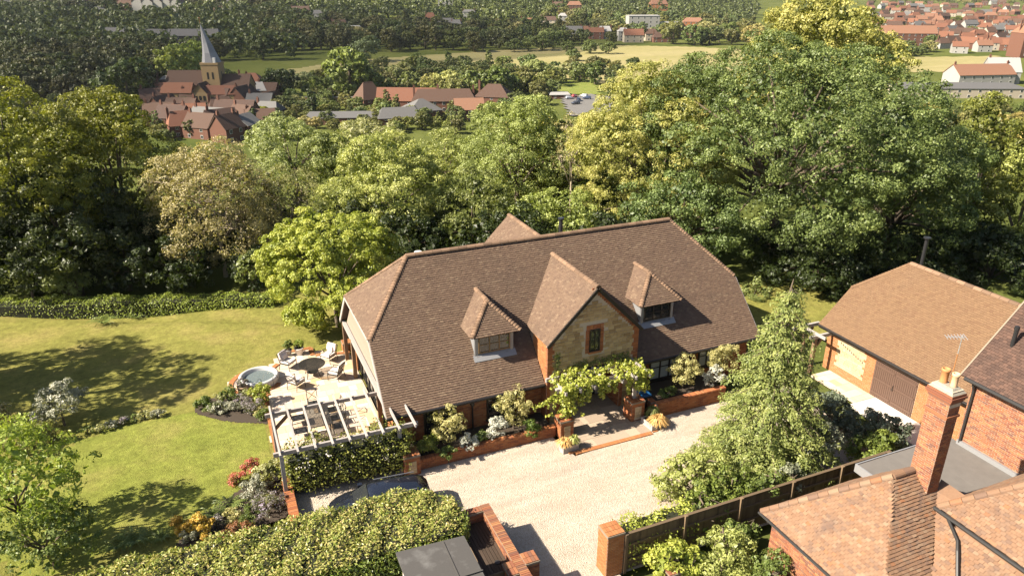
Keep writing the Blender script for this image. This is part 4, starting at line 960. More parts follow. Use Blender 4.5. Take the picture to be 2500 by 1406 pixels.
mw, ntw, bw = new_mat('clear_water'); bw.inputs['Base Color'].default_value = (.72, .88, .9, 1); bw.inputs['Roughness'].default_value = .03; bw.inputs['Transmission Weight'].default_value = .85; bw.inputs['IOR'].default_value = 1.33; bump(ntw, bw, noise(ntw, 6, 3), .2, .02); M['water_clear'] = mw
spa()

# ------------------------------------------------------------------ furniture
def round_table():
    t = thing('round_table', 'round slatted black metal table among the cushioned patio chairs', 'table', (3.87, 37.6, .06))
    q = MB(); n = 36
    q.lathe([(.72, .70), (.74, .715), (.74, .735), (.69, .735), (.69, .705)], (0, 0, 0), n, cap=False); q.build('rim', M['black'], t)
    for k in range(-10, 11):
        y = k * .066; L = math.sqrt(max(0, .7 ** 2 - y * y)); b = MB(); b.box(-L, L, y - .017, y + .017, .712, .728); b.build('slat', M['black'], t)
    for a in (45, 135, 225, 315):
        b = MB(); x, y = math.cos(R(a)), math.sin(R(a)); b.tube([(x * .45, y * .45, .7), (x * .38, y * .38, .4), (x * .5, y * .5, 0)], .022, 8); b.build('leg', M['black'], t)
    b = MB(); b.lathe([(.3, .25), (.32, .26), (.3, .27)], (0, 0, 0), 20); b.build('stretcher_ring', M['black'], t)
round_table()
def arm_chair(name, lab, loc, rz, cushion=True, wide=.62, high=.9):
    """Metal chair facing local +X with cross-braced back; cushions only where they show."""
    t = thing(name, lab, 'chair', (*loc, .06), rz, 'patio chairs'); w = wide / 2; d = .3
    for sx, sy in ((d, -w), (d, w)): b = MB(); b.tube([(sx, sy, 0), (sx, sy, .62)], .018, 6); b.build('front_leg', M['black'], t)
    for sy in (-w, w): b = MB(); b.tube([(-d - .08, sy, 0), (-d, sy, .42), (-d - .16, sy, high)], .018, 6); b.build('back_leg', M['black'], t)
    for sy in (-w, w): b = MB(); b.tube([(d, sy, .62), (0, sy, .65), (-d - .05, sy, .62)], .022, 6); b.build('armrest', M['black'], t)
    b = MB(); b.box(-d, d, -w, w, .36, .39); b.build('seat', M['black'], t)
    b = MB(); b.tube([(-d - .16, -w, high), (-d - .17, 0, high + .05), (-d - .16, w, high)], .02, 6); b.tube([(-d, -w, .46), (-d, w, .46)], .015, 6); b.tube([(-d - .01, -w, .48), (-d - .15, w, high - .02)], .014, 6); b.tube([(-d - .01, w, .48), (-d - .15, -w, high - .02)], .014, 6); b.build('back_frame', M['black'], t)
    if cushion:
        def pad(nm, x0, x1, y0, y1, z0, z1, mat, Mx=None):
            b = MB(); n = 6
            P = []; 
            for k, (e, z) in enumerate(((.03, z0), (0, z0 + .3 * (z1 - z0)), (0, z0 + .7 * (z1 - z0)), (.03, z1))):
                for (x, y) in ((x0 + e, y0 + e), (x1 - e, y0 + e), (x1 - e, y1 - e), (x0 + e, y1 - e)): P.append((x, y, z))
            fs = [(3, 2, 1, 0), (12, 13, 14, 15)] + [(r * 4 + i, r * 4 + (i + 1) % 4, r * 4 + 4 + (i + 1) % 4, r * 4 + 4 + i) for r in range(3) for i in range(4)]
            if Mx is not None: P = [tuple(Mx @ Vector(p)) for p in P]
            b.add(P, fs); b.build(nm, M[mat], t)
        pad('seat_cushion', -d, d + .02, -w + .03, w - .03, .39, .51, 'cushion')
        Mx = Matrix.Translation((-d - .0, 0, .47)) @ Matrix.Rotation(R(-17), 4, 'Y')
        pad('back_cushion', .0, .12, -w + .03, w - .03, 0, .52, 'cushion', Mx)
        return t, pad, Mx
    return t, None, None
for i, (p, rz, lab, pil) in enumerate((((2.75, 39.0), -45, 'cushioned patio chair with a white pillow between the spa bath and the round table', 1), ((5.0, 38.95), 220, 'cushioned patio chair with a blush pillow on the house side of the round table', 2), ((5.0, 36.75), 140, 'cushioned patio chair seen from behind, nearest the house glazing', 0), ((2.85, 36.55), 40, 'cushioned patio chair with its crossed back towards the flower bed', 0))):
    t, pad, Mx = arm_chair('lounge_chair', lab, p, R(rz), True, .68, .92)
    if pil: pad('pillow', .1, .2, -.17, .17, .04, .34, 'cushion' if pil == 1 else 'pillow', Mx)
def dining_table():
    t = thing('dining_table', 'long black metal mesh dining table under the oak pergola', 'table', (3.3, 32.25, .06))
    q = MB(); 
    for x in (-.55, .52): q.box(x, x + .03, -1.1, 1.1, .7, .735)
    for y in (-1.1, 1.07): q.box(-.52, .52, y, y + .03, .7, .735)
    q.build('frame', M['black'], t)
    q = MB()
    for k in range(18): x = -.5 + k / 17.0 * 1.0; q.box(x - .012, x + .012, -1.07, 1.07, .712, .722)
    for k in range(36): y = -1.05 + k / 35.0 * 2.1; q.box(-.52, .52, y - .012, y + .012, .722, .73)
    q.build('mesh_top', M['black'], t, kind='stuff')
    for x in (-.45, .45):
        for y in (-.95, .95): b = MB(); b.tube([(x, y, 0), (x, y, .7)], .025, 8); b.build('leg', M['black'], t)
dining_table()
for (p, rz, lab) in (((3.35, 33.9), -90, 'black metal dining chair with crossed back at the far end of the mesh table'), ((3.25, 30.75), 90, 'dining chair with a pale seat back at the drive end of the mesh table'),
                     ((2.45, 32.9), 0, 'farther black dining chair on the lawn side of the mesh table'), ((2.4, 31.7), 0, 'nearer black dining chair on the lawn side of the mesh table'),
                     ((4.2, 33.0), 180, 'black dining chair farthest from the drive on the house side of the mesh table'), ((4.2, 32.2), 185, 'middle black dining chair on the house side of the mesh table'), ((4.2, 31.4), 175, 'black dining chair nearest the drive on the house side of the mesh table')):
    arm_chair('dining_chair', lab, p, R(rz), rz == 90, .5, .95)
def pergola():
    t = wthing('patio_pergola', 'large weathered oak pergola over the dining table', 'pergola', (3.6, 28.7, 0))
    for y in (30.35, 27.15):
        b = MB(); b.box(.85, 6.25 if y > 29 else 7.0, y - .055, y + .055, 2.32, 2.5); b.build('beam', M['oak'], t)
    for k in range(9):
        x = 1.1 + k * .715; b = MB(); b.box(x - .035, x + .035, 26.75, 30.8, 2.46, 2.62); b.build('rafter', M['oak'], t)
        if k < 8:
            for y in (26.72, 30.8): b = MB(); b.box(x - .046, x + .046, y, y + .03, 2.5, 2.62); b.build('rafter_end', M['oak'], t)
    for (x, y) in ((1.15, 30.35), (1.15, 27.15), (6.15, 27.15)): b = MB(); b.box(x - .08, x + .08, y - .08, y + .08, 0, 2.3); b.build('post', M['oak'], t)
    for (a, c) in (((1.15, 30.35, 1.6), (1.9, 30.35, 2.32)),): b = MB(); b.bar(a, c, .1, .14); b.build('brace', M['oak_dark'], t)
pergola()
def porch_pergola():
    t = wthing('porch_pergola', 'weathered oak porch pergola covered in vine over the front door', 'pergola', (16.2, 27.2, 0))
    b = MB(); b.box(13.7, 18.75, 26.92, 27.08, 2.45, 2.66); b.build('beam', M['oak'], t)
    b = MB(); b.box(13.7, 18.75, 28.02, 28.13, 2.45, 2.66); b.build('wall_plate', M['oak'], t)
    for k in range(7):
        x = 13.95 + k * .76; b = MB(); b.box(x - .045, x + .045, 26.35, 28.1, 2.58, 2.76); b.build('rafter', M['oak'], t)
    for x, z in ((14.2, .98), (18.1, 1.13)): b = MB(); b.box(x - .08, x + .08, 26.92, 27.08, z, 2.45); b.build('post', M['oak'], t)
porch_pergola()
def trough(x, y, L, lab, rz=0):
    t = thing('wooden_trough', lab, 'planter', (x, y, .03), rz)
    for (a, b_, c, d) in ((-L / 2, L / 2, -.2, -.16), (-L / 2, L / 2, .16, .2), (-L / 2, -L / 2 + .04, -.16, .16), (L / 2 - .04, L / 2, -.16, .16)):
        for k in range(2): q = MB(); q.box(a, b_, c, d, k * .17, k * .17 + .165); q.build('plank', M['oak'], t)
    q = MB(); q.box(-L / 2 + .04, L / 2 - .04, -.16, .16, .0, .27); q.build('soil', M['soil'], t)
trough(13.85, 25.75, .85, 'weathered wooden trough of grasses left of the porch step', R(4)); trough(18.42, 25.95, .9, 'weathered wooden trough beside the golden grass right of the porch step', R(95))
def pot(name, lab, x, y, r, h, mat, z=.06):
    t = thing(name, lab, 'pot', (x, y, z)); q = MB(); q.lathe([(r * .7, 0), (r * .95, h * .85), (r * 1.08, h * .86), (r * 1.08, h), (r * .92, h), (r * .9, h * .85)], n=20, cap=False); q.build('bowl', M[mat], t, smooth=True)
    q = MB(); q.lathe([(r * .92, h * .88), (.001, h * .9)], n=16, cap=False); q.build('soil', M['soil'], t)
pot('terracotta_pot', 'large pale terracotta pot with lavender near the spa bath', .1, 37.0, .26, .5, 'terracotta_pale'); pot('plant_pot', 'dark pot with a spiky plant on the lawn corner of the patio', 2.95, 40.55, .2, .4, 'lead'); pot('stone_pot', 'pale square-looking stone pot with green plant beside the dark pot', 3.55, 40.45, .26, .45, 'cushion')
brick_block('garden_brick_box', 'small square brick box on the lawn beside the far oak post', 'planter', 6.0, 6.75, 39.7, 40.3, .6, 'brick_orange', nobj=40)
def bin_():
    t = thing('recycling_bin', 'dark bin with blue lid behind the right porch pillar', 'bin', (18.95, 27.5, .0))
    q = MB(); q.add([(-.24, -.3, 0), (.24, -.3, 0), (.24, .3, 0), (-.24, .3, 0), (-.29, -.36, .95), (.29, -.36, .95), (.29, .36, .95), (-.29, .36, .95)], [(3, 2, 1, 0), (4, 5, 6, 7), (0, 1, 5, 4), (1, 2, 6, 5), (2, 3, 7, 6), (3, 0, 4, 7)]); q.build('body', M['black'], t)
    q = MB(); q.add([(-.31, -.39, .95), (.31, -.39, .95), (.31, .36, .97), (-.31, .36, .97), (-.28, -.34, 1.0), (.28, -.34, 1.0), (.28, .34, 1.06), (-.28, .34, 1.06)], [(4, 5, 6, 7), (0, 1, 5, 4), (1, 2, 6, 5), (2, 3, 7, 6), (3, 0, 4, 7)]); q.build('lid', M['blue_plastic'], t)
bin_()
def patio_chest():
    t = thing('storage_chest', 'pale storage box on the patio against the house corner', 'box', (5.85, 31.2, .06)); q = MB(); q.box(-.3, .3, -.45, .45, 0, .5); q.build('body', M['cream'], t); q = MB(); q.box(-.33, .33, -.48, .48, .5, .56); q.build('lid', M['terracotta_pale'], t)
patio_chest()

# ------------------------------------------------------------------ parked car
def car(name, lab, loc, rz, paint, L=4.35, W=1.82, H=1.52, group=None, detail=True):
    """Estate-bodied hatchback, nose along local +X; lofted from stations of (x, half-width, sill z, belt z, roof z, roof half-width)."""
    t = thing(name, lab, 'car', loc, rz, group); h = L / 2; w = W / 2
    S = [(-h, .74, .45, .72, .74, .60), (-h + .06, .86, .3, .88, .98, .66), (-h + .25, .94, .24, .96, H * .87, .6), (-h + .6, .98, .22, .97, H * .98, .60), (-.5, 1, .2, .96, H, .62), (.25, 1, .2, .95, H * .985, .61), (.5, 1, .2, .94, H * .95, .6), (1.05, .99, .2, .92, .96, .72), (1.3, .98, .22, .90, .93, .7), (h - .35, .93, .24, .78, .84, .62), (h - .1, .82, .3, .66, .72, .55), (h, .7, .42, .6, .62, .5)]
    q = MB(); rows = []
    for (x, hw, zs, zb, zr, rw) in S:
        a = hw * w; r = rw * w
        rows.append([(x, -a * .9, zs), (x, -a, zs + .15), (x, -a, zb - .12), (x, -a * .97, zb), (x, -(a + r) / 2 - .02, (zb + zr) / 2), (x, -r, zr - .03), (x, -r * .7, zr), (x, 0, zr + .015), (x, r * .7, zr), (x, r, zr - .03), (x, (a + r) / 2 + .02, (zb + zr) / 2), (x, a * .97, zb), (x, a, zb - .12), (x, a, zs + .15), (x, a * .9, zs)])
    n = len(rows[0]); vs = [p for r_ in rows for p in r_]
    fs = [(i * n + j, i * n + j + 1, (i + 1) * n + j + 1, (i + 1) * n + j) for i in range(len(rows) - 1) for j in range(n - 1)] + [tuple(range(n)), tuple(range((len(rows) - 1) * n, len(rows) * n))[::-1]]
    q.add(vs, fs); q.build('body', paint, t, smooth=True)
    if detail:
        def sidequad(xa, xb, sgn, za, zbv, nm, mat):
            def sy(x, z):
                for k in range(len(S) - 1):
                    if S[k][0] <= x <= S[k + 1][0]:
                        f = (x - S[k][0]) / (S[k + 1][0] - S[k][0]); v = [S[k][m] + f * (S[k + 1][m] - S[k][m]) for m in range(6)]
                        a, r = v[1] * w, v[5] * w; zb, zr = v[3], v[4]; f2 = (z - zb) / (zr - .03 - zb); return a * .97 + f2 * (r - a * .97) + .012 + .05 * 4 * f2 * (1 - f2) * .5
                return w
            b = MB(); b.add([(xa[0], sgn * sy(xa[0], za), za), (xa[1], sgn * sy(xa[1], za), za), (xb[1], sgn * sy(xb[1], zbv), zbv), (xb[0], sgn * sy(xb[0], zbv), zbv)], [(0, 1, 2, 3)]); b.build(nm, mat, t)
        for sgn in (-1, 1):
            sidequad((-.02, .92), (.02, .42), sgn, 1.0, H - .12, 'front_window', M['glass']); sidequad((-.95, -.08), (-.92, -.04), sgn, 1.0, H - .1, 'rear_window', M['glass']); sidequad((-1.6, -1.03), (-1.45, -1.0), sgn, 1.03, H - .14, 'quarter_window', M['glass'])
            for x in (-1.32, 1.3):
                b = MB(); b.tube([(x, sgn * (w - .22), .32), (x, sgn * (w - .0), .32)], .32, 20); wh = b.build('wheel', M['black'], t)
                b = MB(); b.tube([(x, sgn * (w - .04), .32), (x, sgn * (w + .012), .32)], .2, 16); b.build('rim', M['steel'], wh)
            b = MB(); b.bar((-1.5, sgn * .56, H + .03), (.2, sgn * .56, H + .03), .03, .03); b.build('roof_rail', M['steel'], t)
            b = MB(); b.box(.62, .82, sgn * w - .02 if sgn > 0 else -w - .16, sgn * w + .16 if sgn > 0 else -w + .02, .92, 1.08); b.build('door_mirror', paint, t)
            b = MB(); b.add([(h - .22, sgn * .5 * W * .55, .62), (h - .05, sgn * .3, .6), (h - .14, sgn * .32, .74), (h - .33, sgn * .6 * W * .6 * .8, .76)], [(0, 1, 2, 3)]); b.build('headlight', M['steel'], t)
        b = MB(); b.add([(1.06, -.66, .965), (1.06, .66, .965), (.5, .52, H - .06), (.5, -.52, H - .06)], [(0, 1, 2, 3)]); o = b.build('windscreen', M['glass'], t); o.location = (.015, 0, .02)
        b = MB(); b.add([(-h + .08, -.55, 1.0), (-h + .08, .55, 1.0), (-h + .27, .5, H * .87), (-h + .27, -.5, H * .87)], [(3, 2, 1, 0)]); o = b.build('tailgate_window', M['glass'], t); o.location = (-.02, 0, .01)
    return t
car('parked_car', 'dark navy car parked on the gravel behind the laurel hedge', (4.62, 24.6, .02), R(180 - 5), M['car_navy'], L=4.15, H=1.46)
# ------------------------------------------------------------------ foliage engine
def nrm(a): return a / np.maximum(np.linalg.norm(a, axis=1, keepdims=True), 1e-9)
def leaf_quads(P, N, L, asp=.6, spread=.7, rg=None, droop=0.0, flat=None):
    rg = rg or rng; n = len(P)
    nn = nrm(N + spread * rg.normal(size=(n, 3)))
    a = rg.normal(size=(n, 3)); a[:, 2] -= droop; a = nrm(a - (a * nn).sum(1, keepdims=True) * nn); b = np.cross(nn, a)
    L = L * rg.uniform(.65, 1.3, n)[:, None]; W = L * asp
    fold = nn * L * .12
    return np.stack([P - a * L * .5, P + b * W * .5 + fold * .5 - a * L * .05, P + a * L * .5, P - b * W * .5 + fold * .5 - a * L * .05], 1)
def auto_lobes(rx, ry, rz, n, rg, big=.66, lo=.26, hi=.44, zbias=.1):
    lob = [(0, 0, 0, rx * big, ry * big, rz * big)]
    for i in range(n):
        th = 2 * math.pi * (i * .618 + rg.uniform(-.1, .1)); z = rg.uniform(-.75, .95) + zbias; z = max(-.85, min(.95, z)); s = math.sqrt(max(0, 1 - z * z)); k = rg.uniform(lo, hi)
        q = 1 - k
        lob.append((rx * q * s * math.cos(th), ry * q * s * math.sin(th), rz * q * z, rx * k, ry * k, rz * k * .9))
    return lob
def crown_quads(lobes, clump, per, leaf, rg, asp=.6, spread=.42, dens=.9, under=.35, fill=.25, squash=.7, droop=0.0, sparse=0.0):
    C = []; O = []
    for i, (cx, cy, cz, rx, ry, rz) in enumerate(lobes):
        area = 4 * math.pi * ((rx * ry) ** 1.6 / 3 + (rx * rz) ** 1.6 / 3 + (ry * rz) ** 1.6 / 3) ** (1 / 1.6)
        n = max(3, int(area / (clump * clump * 2.0) * dens)); d = nrm(rg.normal(size=(n, 3)))
        d = d[(d[:, 2] > -.25) | (rg.random(n) < under)]
        p = np.array([cx, cy, cz]) + d * np.array([rx, ry, rz]) * rg.uniform(.88, 1.04, (len(d), 1))
        keep = np.ones(len(p), bool)
        for j, (ax, ay, az, bx, by, bz) in enumerate(lobes):
            if j != i: keep &= (((p - np.array([ax, ay, az])) / np.array([bx, by, bz])) ** 2).sum(1) > .72
        C.append(p[keep]); O.append(nrm(d[keep] / np.array([rx, ry, rz])))
    C = np.concatenate(C); O = np.concatenate(O)
    if sparse: k = rg.random(len(C)) > sparse; C = C[k]; O = O[k]
    m = len(C); tone = rg.normal(0, .16, m); sz = clump * rg.uniform(.55, 1.12, m)
    idx = np.repeat(np.arange(m), per); n = len(idx)
    d = nrm(rg.normal(size=(n, 3)) + .9 * O[idx] + np.array([0, 0, .45]))
    P = C[idx] + d * sz[idx][:, None] * rg.uniform(.5, 1.05, (n, 1)) * np.array([1, 1, squash])
    Q = leaf_quads(P, d, leaf, asp, spread, rg, droop); rn = np.clip(.45 + tone[idx] + rg.normal(0, .2, n), 0, 1)
    if fill:
        k = int(m * per * fill * .5); li = rg.integers(0, len(lobes), k); LB = np.array(lobes)[li]; dd = nrm(rg.normal(size=(k, 3))); p = LB[:, :3] + dd * LB[:, 3:] * rg.uniform(.45, .85, (k, 1))
        Q = np.concatenate([Q, leaf_quads(p, dd, leaf * 1.7, .8, .8, rg)]); rn = np.concatenate([rn, np.clip(rg.normal(.12, .1, k), 0, 1)])  # inner leaves coloured dark to deepen shade inside the crown
    return Q, rn
def limbs(mb, base, fork, lobes, r0, rg, twigs=0):
    base = Vector(base); fork = Vector(fork); mid = base.lerp(fork, .5) + Vector((rg.normal(0, .15), rg.normal(0, .15), 0)) * r0 * 3
    mb.tube([base - Vector((0, 0, .4)), base + Vector((0, 0, .25)), mid, fork], [r0 * 1.5, r0 * 1.1, r0 * .9, r0 * .7], 8)
    for (cx, cy, cz, rx, ry, rz) in lobes[1:]:
        e = Vector((cx, cy, cz)); st = base.lerp(fork, rg.uniform(.6, 1.0)); m = st.lerp(e, .5) + Vector((0, 0, .12 * (e - st).length))
        mb.tube([st, m, e], [r0 * .5, r0 * .3, r0 * .12], 6)
        for k in range(twigs):
            d = Vector(rg.normal(size=3)); d.z = abs(d.z); d.normalize(); p = m.lerp(e, rg.uniform(0, 1)); q = p + d * rx * rg.uniform(.6, 1.15); mb.tube([p, p.lerp(q, .5) + Vector(rg.normal(size=3)) * .15, q], [.05, .032, .012], 4, cap=False)
def tree(name, label, base, crown_c, rad, mat, seed=1, nl=9, clump=1.0, per=110, leaf=.28, group=None, trunk='bark', r0=None, cat='tree', twigs=0, color=None, **kw):
    rg = np.random.default_rng(seed); t = wthing(name, label, cat, base, group); leaf = leaf * .84; per = int(per * 1.2)
    lob = auto_lobes(*rad, nl, rg, **{k: kw.pop(k) for k in ('big', 'lo', 'hi', 'zbias') if k in kw})
    lob = [(a + crown_c[0], b + crown_c[1], c + crown_c[2], d, e, f) for a, b, c, d, e, f in lob]
    Q, rn = crown_quads(lob, clump, per, leaf, rg, **kw)
    zmin = base[2] + .05; Q[:, :, 2] = np.maximum(Q[:, :, 2], zmin + rg.uniform(0, .3, (len(Q), 1)))
    mb = MB(); mb.quads(Q, rn); o = mb.build('crown', M[mat], t)
    if color: o.color = (*color, 1)
    mb = MB(); limbs(mb, base, (crown_c[0], crown_c[1], crown_c[2] - rad[2] * .25), lob, r0 or rad[0] * .045, rg, twigs); mb.build('trunk', M[trunk], t, smooth=True)
    return t
def px_tree(name, label, u, vtop, vbot, hw, y, mat, depth=1.0, **kw):
    """Tree from its outline in the picture and its forward distance; it stands on the ground below."""
    fw = lambda v: pray(u, v); a = at_y(u, vtop, y); b = at_y(u, vbot, y); zc = (a[2] + b[2]) / 2; rz = max(1.2, (a[2] - b[2]) / 2); x = at_y(u, (vtop + vbot) / 2, y)[0]
    sc_ = y / pray(u, (vtop + vbot) / 2)[1] / F_PX; r = hw * sc_ ; c = c2w(x, y, zc); g = float(terrain_c(x, y))
    return tree(name, label, (c[0], c[1], g), c, (r, r * depth, rz), mat, **kw)

# ------------------------------------------------------------------ trees round the garden
px_tree('lime_green_tree', 'bright lime green rounded tree on the lawn at the left end of the house', 812, 505, 815, 175, 43.4, 'leaf_lime', seed=3, nl=18, big=.8, lo=.2, hi=.32, clump=.5, per=95, leaf=.19, asp=.55, r0=.16, fill=.3)
px_tree('dark_tree', 'tall dark leafy tree filling the left edge above the clipped hedge', 30, 172, 720, 235, 52, 'leaf_mid', seed=11, nl=18, clump=.8, per=95, leaf=.22, lo=.25, hi=.42, color=(1.3, 1.2, .7))
px_tree('dark_tree', 'dark leafy tree second from the left edge, left of the pale twiggy tree', 285, 205, 690, 180, 56, 'leaf_mid', seed=12, nl=16, clump=.75, per=95, leaf=.21, lo=.25, hi=.42, color=(1.35, 1.2, .75))
px_tree('dark_tree', 'tall tree beyond the left edge that shades the hedge corner', -230, 150, 740, 200, 50, 'leaf_mid', seed=61, nl=10, clump=1.1, per=70, leaf=.3)
px_tree('dark_tree', 'second tall tree beyond the left edge behind the hedge', -120, 180, 700, 170, 60, 'leaf_mid', seed=62, nl=10, clump=1.1, per=70, leaf=.3)
px_tree('dark_tree', 'tree with shade in its leaf colour behind the left end of the clipped hedge', 160, 420, 720, 200, 50, 'leaf_dark', seed=13, nl=10, clump=.9, per=90, leaf=.26)  # darkest leaf palette carries this tree's shade
px_tree('twiggy_tree', 'pale olive half-bare tree with grey twigs showing, behind the clipped hedge', 525, 318, 700, 165, 53, 'leaf_twig', seed=14, nl=13, clump=.75, per=75, leaf=.17, trunk='bark_pale', twigs=22, fill=.2, dens=1.2, r0=.15)
px_tree('twiggy_tree', 'dull olive tree right of the pale twiggy one, above the lime green tree', 690, 395, 690, 115, 57, 'leaf_twig', seed=15, nl=9, clump=.8, per=60, leaf=.17, trunk='bark_pale', twigs=10, color=(.75, .85, .7))
px_tree('ash_tree', 'whitish green round-topped tree below the church houses', 715, 272, 470, 122, 70, 'leaf_pale', seed=16, nl=10, clump=.8, per=85, leaf=.22, color=(.85, .95, .8))
px_tree('maple_tree', 'broad yellow-green tree behind the lime green tree', 950, 325, 640, 168, 58, 'leaf_yellow', seed=17, nl=15, clump=.8, per=130, leaf=.2, color=(.95, 1.05, .9))
px_tree('maple_tree', 'pale yellow-green tree top below the red school roofs', 905, 285, 470, 100, 76, 'leaf_pale', seed=18, nl=8, clump=.8, per=70, leaf=.24)
px_tree('ash_tree', 'light green tree in the middle between the two yellow-green trees', 1265, 228, 560, 145, 68, 'leaf_pale', seed=19, nl=13, clump=.9, per=120, leaf=.2, color=(.8, .92, .6))
px_tree('dark_tree', 'dark tree behind the rear wing of the house', 1150, 420, 660, 130, 56, 'leaf_mid', seed=20, nl=9, clump=.85, per=80, leaf=.25)
px_tree('maple_tree', 'pale green tree top in the gap below the square brick block', 1075, 298, 480, 92, 74, 'leaf_pale', seed=63, nl=12, clump=.75, per=75, leaf=.22, color=(.85, .92, .62))
px_tree('maple_tree', 'mid green tree top in the gap below the low grey-roofed hall', 815, 312, 470, 85, 72, 'leaf_yellow', seed=64, nl=12, clump=.75, per=75, leaf=.22, color=(.8, .9, .75))
px_tree('ivy_tree', 'light leafy ivy-clad tree just behind the ridge flue', 1350, 430, 640, 105, 54, 'leaf_yellow', seed=21, nl=9, clump=.7, per=80, leaf=.22, color=(.8, .95, .75))
px_tree('bare_tree', 'thin half-bare twiggy tree left of the chestnut', 1395, 265, 480, 48, 64, 'leaf_twig', seed=22, nl=7, clump=.6, per=22, leaf=.16, trunk='bark_pale', twigs=14, fill=0, r0=.12)
px_tree('chestnut_tree', 'tall yellow-flowering chestnut left of the largest dark green tree', 1590, 140, 650, 205, 58, 'leaf_yellow', seed=23, big=.76, nl=26, clump=.7, per=95, leaf=.21, lo=.22, hi=.36, asp=.4, color=(1.05, 1.05, .9))
px_tree('sycamore_tree', 'largest dark green tree, rising over the right half of the house', 1915, 58, 650, 385, 56, 'leaf_grey', seed=24, nl=44, clump=.95, per=125, leaf=.21, big=.78, lo=.18, hi=.29, dens=.8, r0=.38, color=(.82, .98, .85))
px_tree('sycamore_tree', 'dark green tree leaning right behind the garage roof', 2200, 240, 670, 200, 54, 'leaf_grey', seed=25, big=.76, nl=22, clump=.85, per=115, leaf=.21, lo=.22, hi=.36, dens=.8, r0=.3, color=(.78, .95, .8))
px_tree('sycamore_tree', 'lower dark green tree directly behind the right end of the house roof', 1660, 400, 690, 165, 52, 'leaf_grey', seed=26, nl=20, clump=.8, per=110, leaf=.2, lo=.22, hi=.36, dens=.8, color=(.78, .98, .9))
px_tree('lime_tree', 'yellowish tree top rising behind the largest dark green tree', 1990, -20, 330, 235, 86, 'leaf_yellow', seed=27, nl=12, clump=1.2, per=90, leaf=.36, color=(.9, .9, .7))
px_tree('birch_tree', 'olive green tree between the dark tree and the right edge', 2395, 225, 620, 120, 58, 'leaf_mid', seed=28, nl=11, clump=.9, per=85, leaf=.25, color=(1.1, 1.05, .75))
px_tree('birch_tree', 'yellow-green tree cut by the right edge', 2500, 290, 700, 100, 55, 'leaf_yellow', seed=29, nl=9, clump=.9, per=85, leaf=.26, color=(.75, .85, .65))
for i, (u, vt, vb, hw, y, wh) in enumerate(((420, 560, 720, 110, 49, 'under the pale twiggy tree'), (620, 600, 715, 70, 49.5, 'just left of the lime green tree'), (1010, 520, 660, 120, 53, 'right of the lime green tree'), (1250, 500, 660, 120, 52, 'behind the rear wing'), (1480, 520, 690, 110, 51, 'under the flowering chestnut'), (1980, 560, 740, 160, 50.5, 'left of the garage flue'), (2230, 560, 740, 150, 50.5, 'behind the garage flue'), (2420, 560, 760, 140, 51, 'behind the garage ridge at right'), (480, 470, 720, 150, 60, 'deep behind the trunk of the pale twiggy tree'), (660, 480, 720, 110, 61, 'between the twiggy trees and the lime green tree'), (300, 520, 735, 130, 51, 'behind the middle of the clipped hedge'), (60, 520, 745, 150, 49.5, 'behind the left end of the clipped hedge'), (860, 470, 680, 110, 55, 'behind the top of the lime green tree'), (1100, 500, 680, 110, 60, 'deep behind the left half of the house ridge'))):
    px_tree('understorey_tree', 'understorey tree with shade in its leaf colour ' + wh, u, vt, vb, hw, y, 'leaf_dark', seed=40 + i, nl=8, clump=.8, per=70, leaf=.28, group='shaded understorey trees', color=(.62, .7, .55), fill=.3)  # leaf colour darkened to stand in for shade below the taller trees
for (u, vt, vb, hw, y, lab) in ((165, 655, 745, 62, 47.6, 'pale leafy shrub behind the left part of the clipped hedge'), (610, 610, 700, 38, 48.3, 'pale shrub behind the clipped hedge left of the lime green tree'), (1840, 690, 760, 40, 47.5, 'small dark shrub at the lawn edge right of the house')):
    px_tree('leafy_shrub', lab, u, vt, vb, hw, y, 'leaf_pale', seed=u, nl=6, clump=.4, per=40, leaf=.2, r0=.06, cat='shrub', color=(.6, .7, .5))

